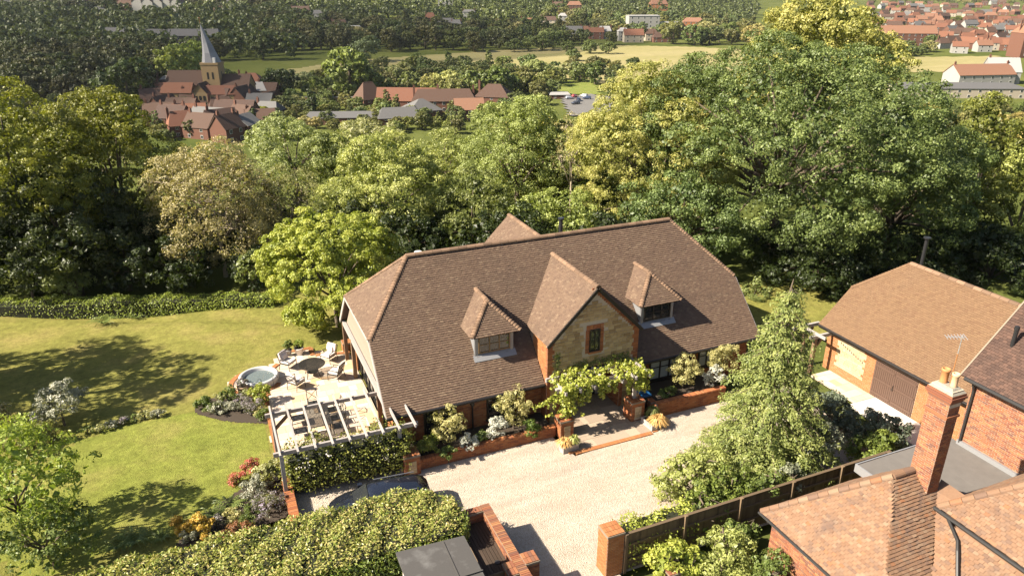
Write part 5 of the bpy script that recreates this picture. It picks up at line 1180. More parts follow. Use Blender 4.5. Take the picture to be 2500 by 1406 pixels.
# ------------------------------------------------------------------ conifer
def conifer():
    t = wthing('conifer_tree', 'tall yellow-green conifer with drooping sprays beside the drive', 'tree', (21.2, 20.9, 0)); rg = np.random.default_rng(5)
    H, Rb = 9.2, 3.45; C = []; O = []; K_ = []; z = .35; a = 0.0; br = []
    while z < H - .15:
        f = 1 - z / H; nb = 5 + int(6 * f)
        for b in range(nb):
            a += 2.399; L = (Rb * f ** .92 + .12) * rg.uniform(.72, 1.14); zz = z + rg.uniform(-.16, .16); d = np.array([math.cos(a), math.sin(a), 0]); br.append((zz, a, L))
            m = max(2, int(L * 3.2))
            for q in range(m):
                u = .3 + .7 * (q + 1) / m; C.append(np.array([21.2, 20.9, zz]) + d * L * u + np.array([0, 0, 1]) * (.22 * L * u * (1 - u) * 2 - .22 * L * u * u) + rg.normal(0, .05, 3)); O.append(d); K_.append(u)
        z += .30 + .10 * f
    C = np.array(C); O = np.array(O); n = len(C); per = 52; idx = np.repeat(np.arange(n), per); m = len(idx); sd = np.stack([-O[:, 1], O[:, 0], np.zeros(n)], 1)
    k = rg.uniform(-1, 1, (m, 1)); w = rg.normal(0, .15, (m, 1)); P = C[idx] + O[idx] * k * .22 + sd[idx] * w - np.array([0, 0, 1]) * (np.abs(w) * .55 + rg.random((m, 1)) ** 2 * .3); P[:, 2] = np.maximum(P[:, 2], .06)
    Nn = O[idx] * .55 + sd[idx] * w * 2 + np.array([0, 0, .75]); Q = leaf_quads(P, Nn, .15, .38, .38, rg, 1.2); tone = rg.normal(0, .15, n); rn = np.clip(.45 + tone[idx] + rg.normal(0, .18, m), 0, 1)
    mb = MB(); mb.quads(Q, rn); mb.build('crown', M['leaf_conifer'], t)
    mb = MB(); mb.tube([(21.2, 20.9, -.3), (21.2, 20.9, 5), (21.15, 20.95, 8.7), (21.3, 21.0, 9.3)], [.26, .15, .05, .015], 8)
    for (zz, a, L) in br: mb.tube([(21.2, 20.9, zz), (21.2 + L * .5 * math.cos(a), 20.9 + L * .5 * math.sin(a), zz + .06 * L), (21.2 + L * .95 * math.cos(a), 20.9 + L * .95 * math.sin(a), zz - .14 * L)], [.03, .02, .008], 4, cap=False)
    mb.build('trunk', M['bark'], t)
conifer()

# ------------------------------------------------------------------ shrubs
def shrub(name, label, loc, rad, mat, seed, leaf=.09, per=60, clump=.28, nl=6, cat='shrub', group=None, color=None, twigs=0, trunk='bark', lift=0.9, **kw):
    rg = np.random.default_rng(seed); t = wthing(name, label, cat, loc, group)
    lob = [(a + loc[0], b + loc[1], c + loc[2] + rad[2] * lift, d, e, f) for a, b, c, d, e, f in auto_lobes(*rad, nl, rg)]
    Q, rn = crown_quads(lob, clump, per, leaf, rg, **kw); Q[:, :, 2] = np.maximum(Q[:, :, 2], loc[2] + rg.uniform(.01, .12, (len(Q), 1)))
    mb = MB(); mb.quads(Q, rn); o = mb.build('foliage', M[mat], t)
    if color: o.color = (*color, 1)
    mb = MB(); limbs(mb, loc, (loc[0], loc[1], loc[2] + rad[2] * .7), lob, max(.025, rad[0] * .04), rg, twigs); mb.build('stem', M[trunk], t)
    return t
def tuft(name, label, loc, r, h, mat, seed, n=240, w=.02, group=None, cat='grass', arch=.7, color=None):
    rg = np.random.default_rng(seed); t = wthing(name, label, cat, loc, group); th = rg.random(n) * 2 * np.pi; k = rg.uniform(.35, 1.1, n); hh = h * rg.uniform(.6, 1.1, n)
    d = np.stack([np.cos(th), np.sin(th), np.zeros(n)], 1); sd = np.stack([-np.sin(th), np.cos(th), np.zeros(n)], 1) * w; b = np.array(loc) + d * rg.random((n, 1)) * .08
    p1 = b + d * (r * k * .45)[:, None] + np.array([0, 0, 1]) * (hh * .8)[:, None]; p2 = b + d * (r * k)[:, None] + np.array([0, 0, 1]) * (hh * (1 - arch * k * .8))[:, None]
    Q = np.concatenate([np.stack([b - sd, b + sd, p1 + sd, p1 - sd], 1), np.stack([p1 - sd, p1 + sd, p2 + sd * .2, p2 - sd * .2], 1)])
    mb = MB(); mb.quads(Q, np.tile(rg.random(n), 2)); o = mb.build('blades', M[mat], t)
    if color: o.color = (*color, 1)
    return t
def fern(name, label, loc, r, seed, mat='leaf_fern', group=None, n=26, cat='fern'):
    rg = np.random.default_rng(seed); t = wthing(name, label, cat, loc, group); Qs = []
    for i in range(n):
        th = 2 * math.pi * i / n * 2.4 + rg.uniform(-.2, .2); k = rg.uniform(.7, 1.1) * r; d = np.array([math.cos(th), math.sin(th), 0]); s = np.array([-d[1], d[0], 0]); m = 9
        f = np.linspace(.1, 1, m); P = np.array(loc) + d * (f * k)[:, None] + np.array([0, 0, 1]) * (k * (1.3 * f - 1.05 * f * f))[:, None]; W = k * .2 * (1 - f * .85)
        for sg in (-1, 1):
            e = P + s * (sg * W)[:, None] + d * .06 * k - np.array([0, 0, .03]); h = k * .045
            Qs.append(np.stack([P - d * h, P + d * h, e + d * h * .4, e - d * h * .4], 1))
    Q = np.concatenate(Qs); mb = MB(); mb.quads(Q, rg.random(len(Q))); mb.build('fronds', M[mat], t); return t
shrub('olive_bush', 'pale yellow-green rounded bush left of the drainpipe in the left planter', (8.6, 27.85, .42), (1.02, .85, 1.15), 'leaf_olive', 1, leaf=.085, per=70, clump=.3)
shrub('olive_bush', 'taller pale yellow-green bush nearest the porch in the left planter', (11.9, 27.85, .42), (.92, .8, 1.2), 'leaf_olive', 2, leaf=.085, per=70, clump=.28)
shrub('olive_bush', 'pale yellow-green bush in the planter right of the porch', (21.4, 27.5, .66), (.85, .75, 1.3), 'leaf_olive', 3, leaf=.085, per=70, clump=.28)
shrub('olive_bush', 'pale yellow-green bush half hidden behind the conifer', (24.0, 27.6, .5), (.85, .75, 1.25), 'leaf_olive', 4, leaf=.085, per=70, clump=.28)
shrub('silver_bush', 'silvery white bush between the two pale bushes in the left planter', (10.85, 27.35, .42), (.6, .5, .62), 'leaf_silver', 5, leaf=.07, per=60, clump=.2)
shrub('silver_bush', 'smaller silvery bush spilling over the left planter wall', (9.35, 27.15, .35), (.5, .42, .45), 'leaf_silver', 6, leaf=.07, per=60, clump=.18)
shrub('silver_bush', 'silvery bush beside the right-hand planter next to the conifer', (23.0, 27.0, .6), (.6, .5, .7), 'leaf_silver', 7, leaf=.07, per=60, clump=.2)
shrub('green_bush', 'glossy green bush next to the squat brick pillar', (7.5, 27.55, .42), (.62, .5, .5), 'leaf_mid', 8, leaf=.1, per=60, clump=.22, color=(1.3, 1.3, 1))
shrub('trailing_rosemary', 'dark green plant trailing over the left planter wall beside the porch', (12.5, 27.05, .2), (.45, .35, .55), 'leaf_fern', 9, leaf=.08, per=70, clump=.2, droop=1.0, color=(.8, .9, .7))
shrub('trailing_rosemary', 'dark green plant trailing over the left planter wall below the leftmost pale bush', (8.3, 27.0, .1), (.42, .3, .42), 'leaf_fern', 10, leaf=.08, per=70, clump=.18, droop=1.0)
shrub('green_bush', 'small green plant between the silvery and pale bushes', (10.1, 27.4, .42), (.3, .3, .33), 'leaf_fern', 11, leaf=.08, per=50, clump=.15)
shrub('green_bush', 'low dark plant at the foot of the right planter bush', (20.2, 27.1, .66), (.55, .4, .28), 'leaf_fern', 12, leaf=.08, per=50, clump=.15)
tuft('golden_grass', 'clump of arching golden grass right of the porch step', (18.78, 25.75, .1), .55, .62, 'grass_gold', 1, n=420)
tuft('golden_grass', 'tuft of tan grass in the trough left of the porch step', (13.6, 25.75, .3), .42, .45, 'grass_gold', 2, n=260)
tuft('green_grass', 'tuft of pale green grass in the trough left of the porch step', (14.08, 25.72, .3), .32, .5, 'grass_green', 3, n=240, color=(1.5, 1.4, 1.3))
tuft('green_grass', 'green strappy plant behind the golden grass', (18.85, 26.35, .1), .4, .8, 'grass_green', 4, n=260)
def vine():
    rg = np.random.default_rng(9); t = wthing('grape_vine', 'yellow-green vine growing over the porch pergola', 'vine', (14.2, 27.0, 1.0))
    C = []
    for k in range(330):
        x = rg.uniform(13.75, 18.75); w = 1.0 if x < 15.4 or x > 17.3 else .75
        if rg.random() < w: C.append((x, rg.uniform(26.45, 28.05) if rg.random() < .8 else 26.5, 2.8 + rg.normal(0, .1) + .1 * math.sin(x * 3)))
    for k in range(110): C.append((14.25 + rg.normal(0, .33), 26.75 + rg.normal(0, .22), rg.uniform(1.25, 2.7)))
    for k in range(70): C.append((18.25 + rg.normal(0, .25), 26.8 + rg.normal(0, .2), rg.uniform(1.7, 2.7)))
    for k in range(14):
        x = rg.uniform(14.5, 18.3)
        for z in np.arange(2.6, 2.6 - rg.uniform(.3, .9), -.1): C.append((x, 26.55, z))
    for k in range(14): C.append((13.9 - k * .1, 27.0, 2.3 - k * .035))
    C = np.array(C); idx = np.repeat(np.arange(len(C)), 11); d = nrm(rg.normal(size=(len(idx), 3)) + np.array([-.1, -.3, .7])); P = C[idx] + d * .16 * rg.random((len(idx), 1))
    mb = MB(); mb.quads(leaf_quads(P, d, .13, .85, .6, rg), rg.random(len(idx))); mb.build('foliage', M['leaf_lime'], t)
    mb = MB(); mb.tube([(14.2, 26.85, 1.0), (14.3, 26.8, 1.8), (14.15, 26.9, 2.6), (16, 26.95, 2.72), (18.5, 26.95, 2.72)], .03, 6); mb.tube([(18.15, 26.85, 1.1), (18.3, 26.8, 2.0), (18.1, 26.9, 2.7)], .03, 6); mb.build('stem', M['bark'], t)
    t = wthing('wall_climber', 'dark thin climber stems on the stone gable above the vine', 'vine', (14.4, 28.12, 2.8)); C = np.array([(14.3 + rg.normal(0, .08), 28.1, rg.uniform(2.8, 3.9)) for k in range(30)] + [(rg.uniform(15, 18.3), 28.08, 2.85 + rg.random() * .35) for k in range(90)]); idx = np.repeat(np.arange(len(C)), 6)
    mb = MB(); mb.quads(leaf_quads(C[idx] + rg.normal(0, .07, (len(idx), 3)) * np.array([1, .3, 1]), np.tile([0, -1, .3], (len(idx), 1)).astype(float), .08, .7, .5, rg), rg.random(len(idx))); mb.build('foliage', M['leaf_mid'], t)
vine()

# ------------------------------------------------------------------ hedges
def hedge(name, label, outline_top, z0, z1, leaf, dens, mat, seed, nobj=0, core='leaf_core', rough=.12, asp=.5, mat2=None, spread=.45, under=0, color=None, zf=None):
    """Leafy hedge over an XY outline: core coloured dark as inner shade, leaves over the top and the sides."""
    rg = np.random.default_rng(seed); cx = sum(p[0] for p in outline_top) / len(outline_top); cy = sum(p[1] for p in outline_top) / len(outline_top); g = float(terrain(cx, cy)) if zf is None else zf
    t = wthing(name, label, 'hedge', (cx, cy, g)); n = len(outline_top)
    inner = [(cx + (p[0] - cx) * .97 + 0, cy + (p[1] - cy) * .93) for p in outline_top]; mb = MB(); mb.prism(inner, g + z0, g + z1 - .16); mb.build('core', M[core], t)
    xs = [p[0] for p in outline_top]; ys = [p[1] for p in outline_top]; A = (max(xs) - min(xs)) * (max(ys) - min(ys)); k = int(A * dens)
    p = np.stack([rg.uniform(min(xs), max(xs), k), rg.uniform(min(ys), max(ys), k)], 1); p = p[in_poly(p[:, 0], p[:, 1], outline_top)]
    # rounded shoulders: distance to the edge lowers the top
    dist = np.full(len(p), 9.0)
    for i in range(n):
        a = np.array(outline_top[i]); b = np.array(outline_top[(i + 1) % n]); ab = b - a; tt = np.clip(((p - a) @ ab) / (ab @ ab), 0, 1); dist = np.minimum(dist, np.linalg.norm(p - a - tt[:, None] * ab, axis=1))
    sh = .28; dz = np.where(dist < sh, sh - np.sqrt(np.maximum(0, sh * sh - (sh - dist) ** 2)), 0) * .8
    wob = .09 * np.sin(p[:, 0] * 2.1 + p[:, 1]) + .07 * np.sin(p[:, 0] * 4.7 - p[:, 1] * 3.1)
    top = np.column_stack([p, g + z1 - dz + wob * rough / .12 + rg.normal(0, rough * .45, len(p))]); N = np.tile([0, 0, 1.0], (len(top), 1)); tops = np.ones(len(top), bool)
    P = [top]; NN = [N]; TT = [tops]
    for i in range(n):
        a = np.array(outline_top[i]); b = np.array(outline_top[(i + 1) % n]); L = np.linalg.norm(b - a); nr = np.array([(b - a)[1], -(b - a)[0]]) / L; kk = int(L * (z1 - z0) * dens * .9); s = rg.random((kk, 1)); q = a + s * (b - a); zz = g + z0 + (z1 - z0 - .1) * rg.random(kk)
        bulge = rg.normal(0, rough * .6, (kk, 1)) - .03; P.append(np.column_stack([q + nr * bulge, zz])); NN.append(np.tile([nr[0], nr[1], .35], (kk, 1))); TT.append(np.zeros(kk, bool))
    P = np.concatenate(P); NN = np.concatenate(NN); TT = np.concatenate(TT); Q = leaf_quads(P, NN, leaf, asp, spread, rg); rn = np.clip(rg.normal(.5, .22, len(P)), 0, 1)
    if nobj:
        dd = ((P - np.array([0, 0, CAM_H])) ** 2).sum(1); order = np.argsort(dd + np.where(TT, 0, 60)); vis = order[:nobj * 6:6]; sel = np.zeros(len(P), bool); sel[vis] = True
        lm = []
        for m_ in ((mat2 or mat), mat):
            lq = MB(); lq.add([(-.5, 0, 0), (0, -asp / 2, .06), (.5, 0, 0), (0, asp / 2, .06)], [(0, 1, 2), (0, 2, 3)], r=.7); me = lq.mesh('hedge_leaf'); me.materials.append(M[m_]); lm.append(me)
        off = Vector(t['_o'])
        for i in vis:
            nvec = Vector(NN[i] + .4 * rg.normal(size=3)).normalized(); e = nvec.to_track_quat('Z', 'Y').to_euler(); o = inst('leaf', lm[0 if TT[i] else 1], t, Vector(P[i]) - off + nvec * .02, (e[0], e[1], e[2] + 0), (leaf * rg.uniform(.9, 1.4),) * 3)
            if color: o.color = (*color, 1)
        Q = Q[~sel]; rn = rn[~sel]; TT = TT[~sel]
    for m_, msk, nm in ((mat2 or mat, TT, 'top_foliage'), (mat, ~TT, 'side_foliage')):
        mb = MB(); mb.quads(Q[msk], rn[msk]); o = mb.build(nm, M[m_], t, kind='stuff')
        if color: o.color = (*color, 1)
    return t
M['leaf_core'] = m_plain('dark_hedge_core', (.018, .02, .008), 1.0, var=.4)  # near-black core colour stands in for shade between the leaves
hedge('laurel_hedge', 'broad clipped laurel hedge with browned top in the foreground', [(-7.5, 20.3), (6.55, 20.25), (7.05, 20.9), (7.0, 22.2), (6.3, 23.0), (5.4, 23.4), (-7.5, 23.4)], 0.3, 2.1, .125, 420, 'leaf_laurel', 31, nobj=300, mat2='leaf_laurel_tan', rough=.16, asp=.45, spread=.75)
hc = [c2w(x, y)[:2] for x, y in ((-36, 45.4), (-16.5, 46.6), (-16.3, 47.9), (-36, 46.7))]
hedge('clipped_hedge', 'long low clipped hedge along the back of the lawn', hc, 0, 1.25, .13, 190, 'leaf_mid', 32, asp=.6, color=(1.5, 1.6, 1.0))
hedge('rose_hedge', 'dense climbing rose hedge with white flowers along the low brick wall', [(1.35, 27.2), (6.5, 26.95), (6.6, 28.0), (1.35, 28.2)], .35, 2.05, .11, 420, 'leaf_mid', 33, asp=.6, rough=.35, spread=.8, color=(1.5, 1.4, 1.1))
def petals(name, lab, pts, mat, seed, size=.07, per=6, sp=.08):
    rg = np.random.default_rng(seed); C = np.array(pts); t = wthing(name, lab, 'flowers', tuple(C.mean(0) * np.array([1, 1, 0]))); idx = np.repeat(np.arange(len(C)), per)
    P = C[idx] + rg.normal(0, sp, (len(idx), 3)); mb = MB(); mb.quads(leaf_quads(P, np.tile([-.1, -.4, .9], (len(idx), 1)), size, .9, .6, rg), rg.random(len(idx))); mb.build('petals', M[mat], t)
rr_ = np.random.default_rng(77)
petals('rose_flowers', 'scattered white rose flowers on the hedge by the car', [(rr_.uniform(1.5, 6.4), rr_.uniform(26.85, 27.5), rr_.uniform(.7, 2.1)) for k in range(46)], 'petal_white', 1)
hedge('shrub_border', 'yellow-green clipped shrub along the fence next to the gate pillar', [(12.3, 18.2), (15.4, 18.2), (15.4, 19.2), (12.3, 19.1)], 0, 1.45, .13, 300, 'leaf_lime', 34, rough=.3, asp=.5, spread=.7)
# shrubs round the conifer and the fence
for i, (nm, lab, loc, rad, mat, lf) in enumerate((
    ('leafy_shrub', 'big loose green shrub between the drive and the conifer', (16.9, 20.3, 0), (2.2, 1.5, 1.25), 'leaf_olive', .12),
    ('leafy_shrub', 'darker green shrub against the fence below the loose green shrub', (17.6, 19.2, 0), (1.8, .9, 1.2), 'leaf_mid', .12),
    ('silver_shrub', 'tall silvery-leaved shrub at the right foot of the conifer', (22.7, 19.9, 0), (1.25, 1.1, 1.7), 'leaf_sage', .13),
    ('silver_shrub', 'lower silvery shrub leaning over the fence', (20.4, 18.7, 0), (1.2, .7, 1.15), 'leaf_sage', .13),
    ('silver_shrub', 'grey-green open shrub between the conifer and the garage doors', (25.9, 22.0, 0), (1.6, 1.5, 1.25), 'leaf_sage', .13),
    ('silver_shrub', 'grey-green shrub in front of the garage apron', (27.2, 20.2, 0), (1.5, 1.2, 1.05), 'leaf_sage', .13),
    ('green_shrub', 'dark green shrub behind the flat roof corner', (25.4, 18.9, 0), (1.6, .9, 1.1), 'leaf_mid', .13),
    ('yellow_shrub', 'bright yellow-green shrub below the fence near the gate pillar', (13.6, 16.9, 0), (1.35, .85, 1.0), 'leaf_lime', .13),
    ('leafy_shrub', 'grey-green loose shrub below the fence in front of the orange roof', (15.3, 16.3, 0), (1.2, 1.1, 1.15), 'leaf_olive', .11),
    ('leafy_shrub', 'dense green shrub overhanging the middle of the fence', (16.3, 18.75, 0), (1.3, .75, 1.1), 'leaf_mid', .12),
    ('leafy_shrub', 'dense green shrub overhanging the fence at the foot of the conifer', (18.9, 18.7, 0), (1.4, .75, 1.15), 'leaf_fern', .12),
    ('leafy_shrub', 'low green shrub in front of the fence beside the orange eaves', (16.9, 17.3, 0), (1.0, .5, .75), 'leaf_fern', .11),
    ('green_shrub', 'green shrub below the left eaves of the orange roof', (16.1, 14.6, 0), (.75, .9, 1.2), 'leaf_fern', .11))):
    col = {'leaf_sage': (.75, .8, .72), 'leaf_olive': (.72, .85, .6), 'leaf_mid': (1.1, 1.2, .9)}.get(mat)
    if 'open shrub' in lab or 'apron' in lab: col = (.4, .48, .42)
    shrub(nm, lab, loc, rad, mat, 60 + i, leaf=lf, per=65, clump=.36, nl=9, twigs=2, color=col)
# beds on the lawn
for i, (nm, lab, loc, rad, mat, lf, cat) in enumerate((
    ('garden_bush', 'rounded yellow-green bush against the patio edge', (.95, 35.6, 0), (.6, .6, .62), 'leaf_lime', .09, 'shrub'),
    ('garden_bush', 'bright green bush behind the lavender near the terracotta pot', (-.6, 36.6, 0), (.5, .45, .45), 'leaf_fern', .09, 'shrub'),
    ('garden_bush', 'pale grey-green bush at the lawn tip of the small bed', (-1.1, 35.6, 0), (.55, .45, .35), 'leaf_sage', .08, 'shrub'),
    ('garden_bush', 'green bush at the left tip of the small bed', (-1.9, 36.3, 0), (.45, .4, .38), 'leaf_fern', .08, 'shrub'),
    ('lavender_bush', 'lavender bush in the middle of the small bed', (-.05, 35.5, 0), (.55, .5, .42), 'petal_lilac', .06, 'flowers'),
    ('lavender_bush', 'lavender bush at the pergola corner of the small bed', (.6, 34.7, 0), (.5, .45, .42), 'petal_lilac', .06, 'flowers'),
    ('garden_bush', 'low green bush beside the pergola corner', (.8, 34.2, 0), (.4, .35, .3), 'leaf_fern', .08, 'shrub'),
    ('lavender_bush', 'large lavender bush at the corner of the drive wall', (.35, 26.6, 0), (.75, .75, .55), 'petal_lilac', .06, 'flowers'),
    ('grey_bush', 'grey-white flowering bush behind the drive wall lavender', (-.1, 28.0, 0), (.6, .55, .5), 'leaf_sage', .07, 'shrub'),
    ('pale_bush', 'pale green arching bush at the end of the rose hedge', (.6, 28.6, 0), (.7, .6, .62), 'leaf_pale', .1, 'shrub'),
    ('valerian', 'red flowering valerian at the lawn end of the rose hedge', (-.1, 29.5, 0), (.45, .4, .45), 'petal_red', .08, 'flowers'),
    ('valerian', 'smaller red flower patch nearer the lawn', (-.75, 29.2, 0), (.28, .25, .32), 'petal_red', .07, 'flowers'),
    ('golden_bush', 'bright golden yellow bush in the front border', (-2.3, 26.3, 0), (.62, .5, .48), 'leaf_gold', .08, 'shrub'),
    ('golden_bush', 'smaller orange-gold bush at the left end of the front border', (-3.1, 26.6, 0), (.38, .35, .5), 'leaf_gold', .08, 'shrub'),
    ('red_leaved_bush', 'low rusty red bush above the laurel hedge', (-.9, 25.6, 0), (.75, .4, .35), 'leaf_red', .08, 'shrub'),
    ('silver_tree', 'grey silvery-leaved small tree left of the lower lawn', (-8.3, 37.4, 0), (1.3, 1.2, 1.35), 'leaf_sage', .12, 'tree'),
    ('garden_bush', 'dull purple-green bush beneath the silvery small tree', (-9.6, 35.9, 0), (1.3, 1.1, .7), 'leaf_twig', .12, 'shrub'),
    ('garden_bush', 'pale pink-grey bush at the left edge of the lawn', (-11.6, 38.4, 0), (1.0, .9, .8), 'leaf_twig', .12, 'shrub'))):
    lob = 60 if mat != 'petal_lilac' else 40
    shrub(nm, lab, loc, rad, mat, 90 + i, leaf=lf, per=lob, clump=.2 if rad[0] < 1 else .32, nl=6, cat=cat, color=(.55, .65, .5) if 'purple' in lab else None)
shrub('lavender_leaves', 'green lavender foliage in the terracotta pot by the spa bath', (.1, 37.0, .52), (.3, .3, .3), 'petal_lilac', 120, leaf=.06, per=30, clump=.12, cat='plant'); shrub('pot_plant', 'spiky green plant in the dark patio pot', (2.95, 40.55, .42), (.25, .25, .35), 'leaf_fern', 121, leaf=.1, per=30, clump=.12, cat='plant'); shrub('pot_plant', 'green plant in the pale stone pot', (3.55, 40.45, .46), (.3, .3, .32), 'leaf_lime', 122, leaf=.09, per=30, clump=.12, cat='plant', color=(.7, .8, .7))
for i, (u, v, r, lab) in enumerate(((255, 792, .95, 'larger dark fern clump on the lawn bank'), (335, 778, .7, 'smaller fern clump on the lawn bank'), (330, 1325, .8, 'pale fern at the left end of the front border'), (285, 1338, .6, 'small fern left of the pale fern'), (560, 1245, .75, 'bright fern between the golden bush and the lavender'), (520, 1262, .6, 'fern beside the golden bush'), (395, 1318, .5, 'small fern at the lawn edge of the front border'))):
    p = ghit(u, v); fern('fern', lab, (p[0], p[1], p[2] + .02), r, 200 + i)
for i, (u, v) in enumerate(((215, 1058), (245, 1055), (270, 1045), (300, 1035), (330, 1028), (355, 1022), (385, 1018))):
    p = gp(u, v); shrub('low_bedding_plant', ('leftmost', 'second', 'third', 'middle', 'fifth', 'sixth', 'rightmost')[i] + ' low plant in the line of plants across the lawn', (p[0], p[1], .02), (.42, .3, .2), ('leaf_fern', 'leaf_pale', 'leaf_sage', 'petal_lilac')[i % 4], 140 + i, leaf=.07, per=30, clump=.13, nl=4, group='low plants in the narrow lawn bed', cat='plant')
# foreground magnolia-like tree at the left, dark tree at the left edge
tree('magnolia_tree', 'young bright green large-leaved tree in the lower left corner', (-8.6, 28.4, 0), (-8.5, 28.4, 2.9), (3.0, 2.6, 3.1), 'leaf_lime', seed=51, nl=12, clump=.5, per=46, leaf=.2, asp=.42, r0=.1, fill=.15, lo=.26, hi=.42, sparse=.12, color=(.85, .95, .9))
tree('magnolia_tree', 'darker lower boughs at the bottom left corner beneath the bright tree', (-7.4, 26.6, 0), (-7.6, 26.6, 1.5), (1.9, 1.8, 1.5), 'leaf_fern', seed=52, nl=10, clump=.45, per=50, leaf=.15, r0=.08)
tree('edge_tree', 'dark weeping tree cut by the left edge beside the lawn', (-14.4, 44.2, 0), (-14.4, 44.0, 3.4), (2.3, 2.3, 3.2), 'leaf_dark', seed=53, nl=10, clump=.6, per=70, leaf=.2, r0=.12, color=(1.1, 1.1, 1.0))
tree('edge_tree', 'spreading garden tree just outside the left edge that shades the lawn', (-15.6, 41.3, 0), (-15.6, 41.3, 6.8), (4.6, 4.3, 3.5), 'leaf_mid', seed=54, nl=11, clump=.7, per=60, leaf=.24, r0=.2, sparse=.1)
tree('edge_tree', 'taller garden tree beyond the left edge near the clipped hedge', (-19.5, 45.5, 0), (-19.5, 45.5, 7.5), (4.2, 4.0, 4.2), 'leaf_mid', seed=55, nl=11, clump=.8, per=60, leaf=.26, r0=.22)

bedrg = random.Random(8)
for i in range(16):
    u, v = bedrg.choice([(500, 992), (540, 985), (580, 1005), (610, 1010), (640, 1015), (520, 1005), (600, 975), (470, 1315), (530, 1290), (570, 1270), (620, 1250), (660, 1235), (640, 1200), (670, 1180), (500, 1300), (600, 1285)][i:i + 1]); p = gp(u, v)
    shrub('bedding_plant', 'low leafy plant filling the %s bed' % ('small patio' if v < 1100 else 'front border'), (p[0], p[1], .02), (.42, .36, .3), ('leaf_fern', 'leaf_pale', 'leaf_sage', 'petal_lilac', 'leaf_olive')[i % 5], 400 + i, leaf=.07, per=34, clump=.15, nl=5, group='filling plants of the ' + ('small patio' if v < 1100 else 'front border') + ' bed', cat='plant')
# ------------------------------------------------------------------ valley: meadow, park, car park
def ghit_many(U, V):
    U = np.asarray(U, float); V = np.asarray(V, float); a = (U - CX) / F_PX; b = (CY - V) / F_PX; dy = math.cos(PITCH) + math.sin(PITCH) * b; dz = -math.sin(PITCH) + math.cos(PITCH) * b
    k = np.full(U.shape, 60.0); done = np.zeros(U.shape, bool)
    for i in range(1500):
        k2 = np.where(done, k, k * 1.0035); hit = (CAM_H + dz * k2) <= terrain_c(a * k2, dy * k2); done |= hit; k = np.where(done & ~hit, k, k2)
    x, y = a * k, dy * k; return x, y, terrain_c(x, y), done
def psheet(name, px, z, mat, res):
    x, y, h, d = ghit_many([p[0] for p in px], [p[1] for p in px]); return sheet(name, [c2w(a, b)[:2] for a, b in zip(x, y)], z, mat, res)
psheet('meadow', [(690, 172), (900, 146), (1250, 122), (1500, 112), (1700, 116), (2160, 142), (2440, 138), (2480, 175), (2160, 178), (1700, 175), (1640, 180), (1500, 205), (1400, 207), (1180, 195), (950, 172), (800, 200), (700, 205)], .15, M['meadow'], 5.0)
M['park'] = mk_lawn('park_grass', (.14, .19, .035), (.19, .22, .05), (.27, .25, .08))
psheet('park_grass', [(660, 228), (800, 205), (1000, 185), (1450, 196), (1470, 232), (1300, 236), (900, 246), (700, 262)], .35, M['park'], 4.0)
psheet('car_park', [(1370, 243), (1440, 234), (1500, 240), (1480, 290), (1390, 285)], .55, M['tarmac'], 3.0)

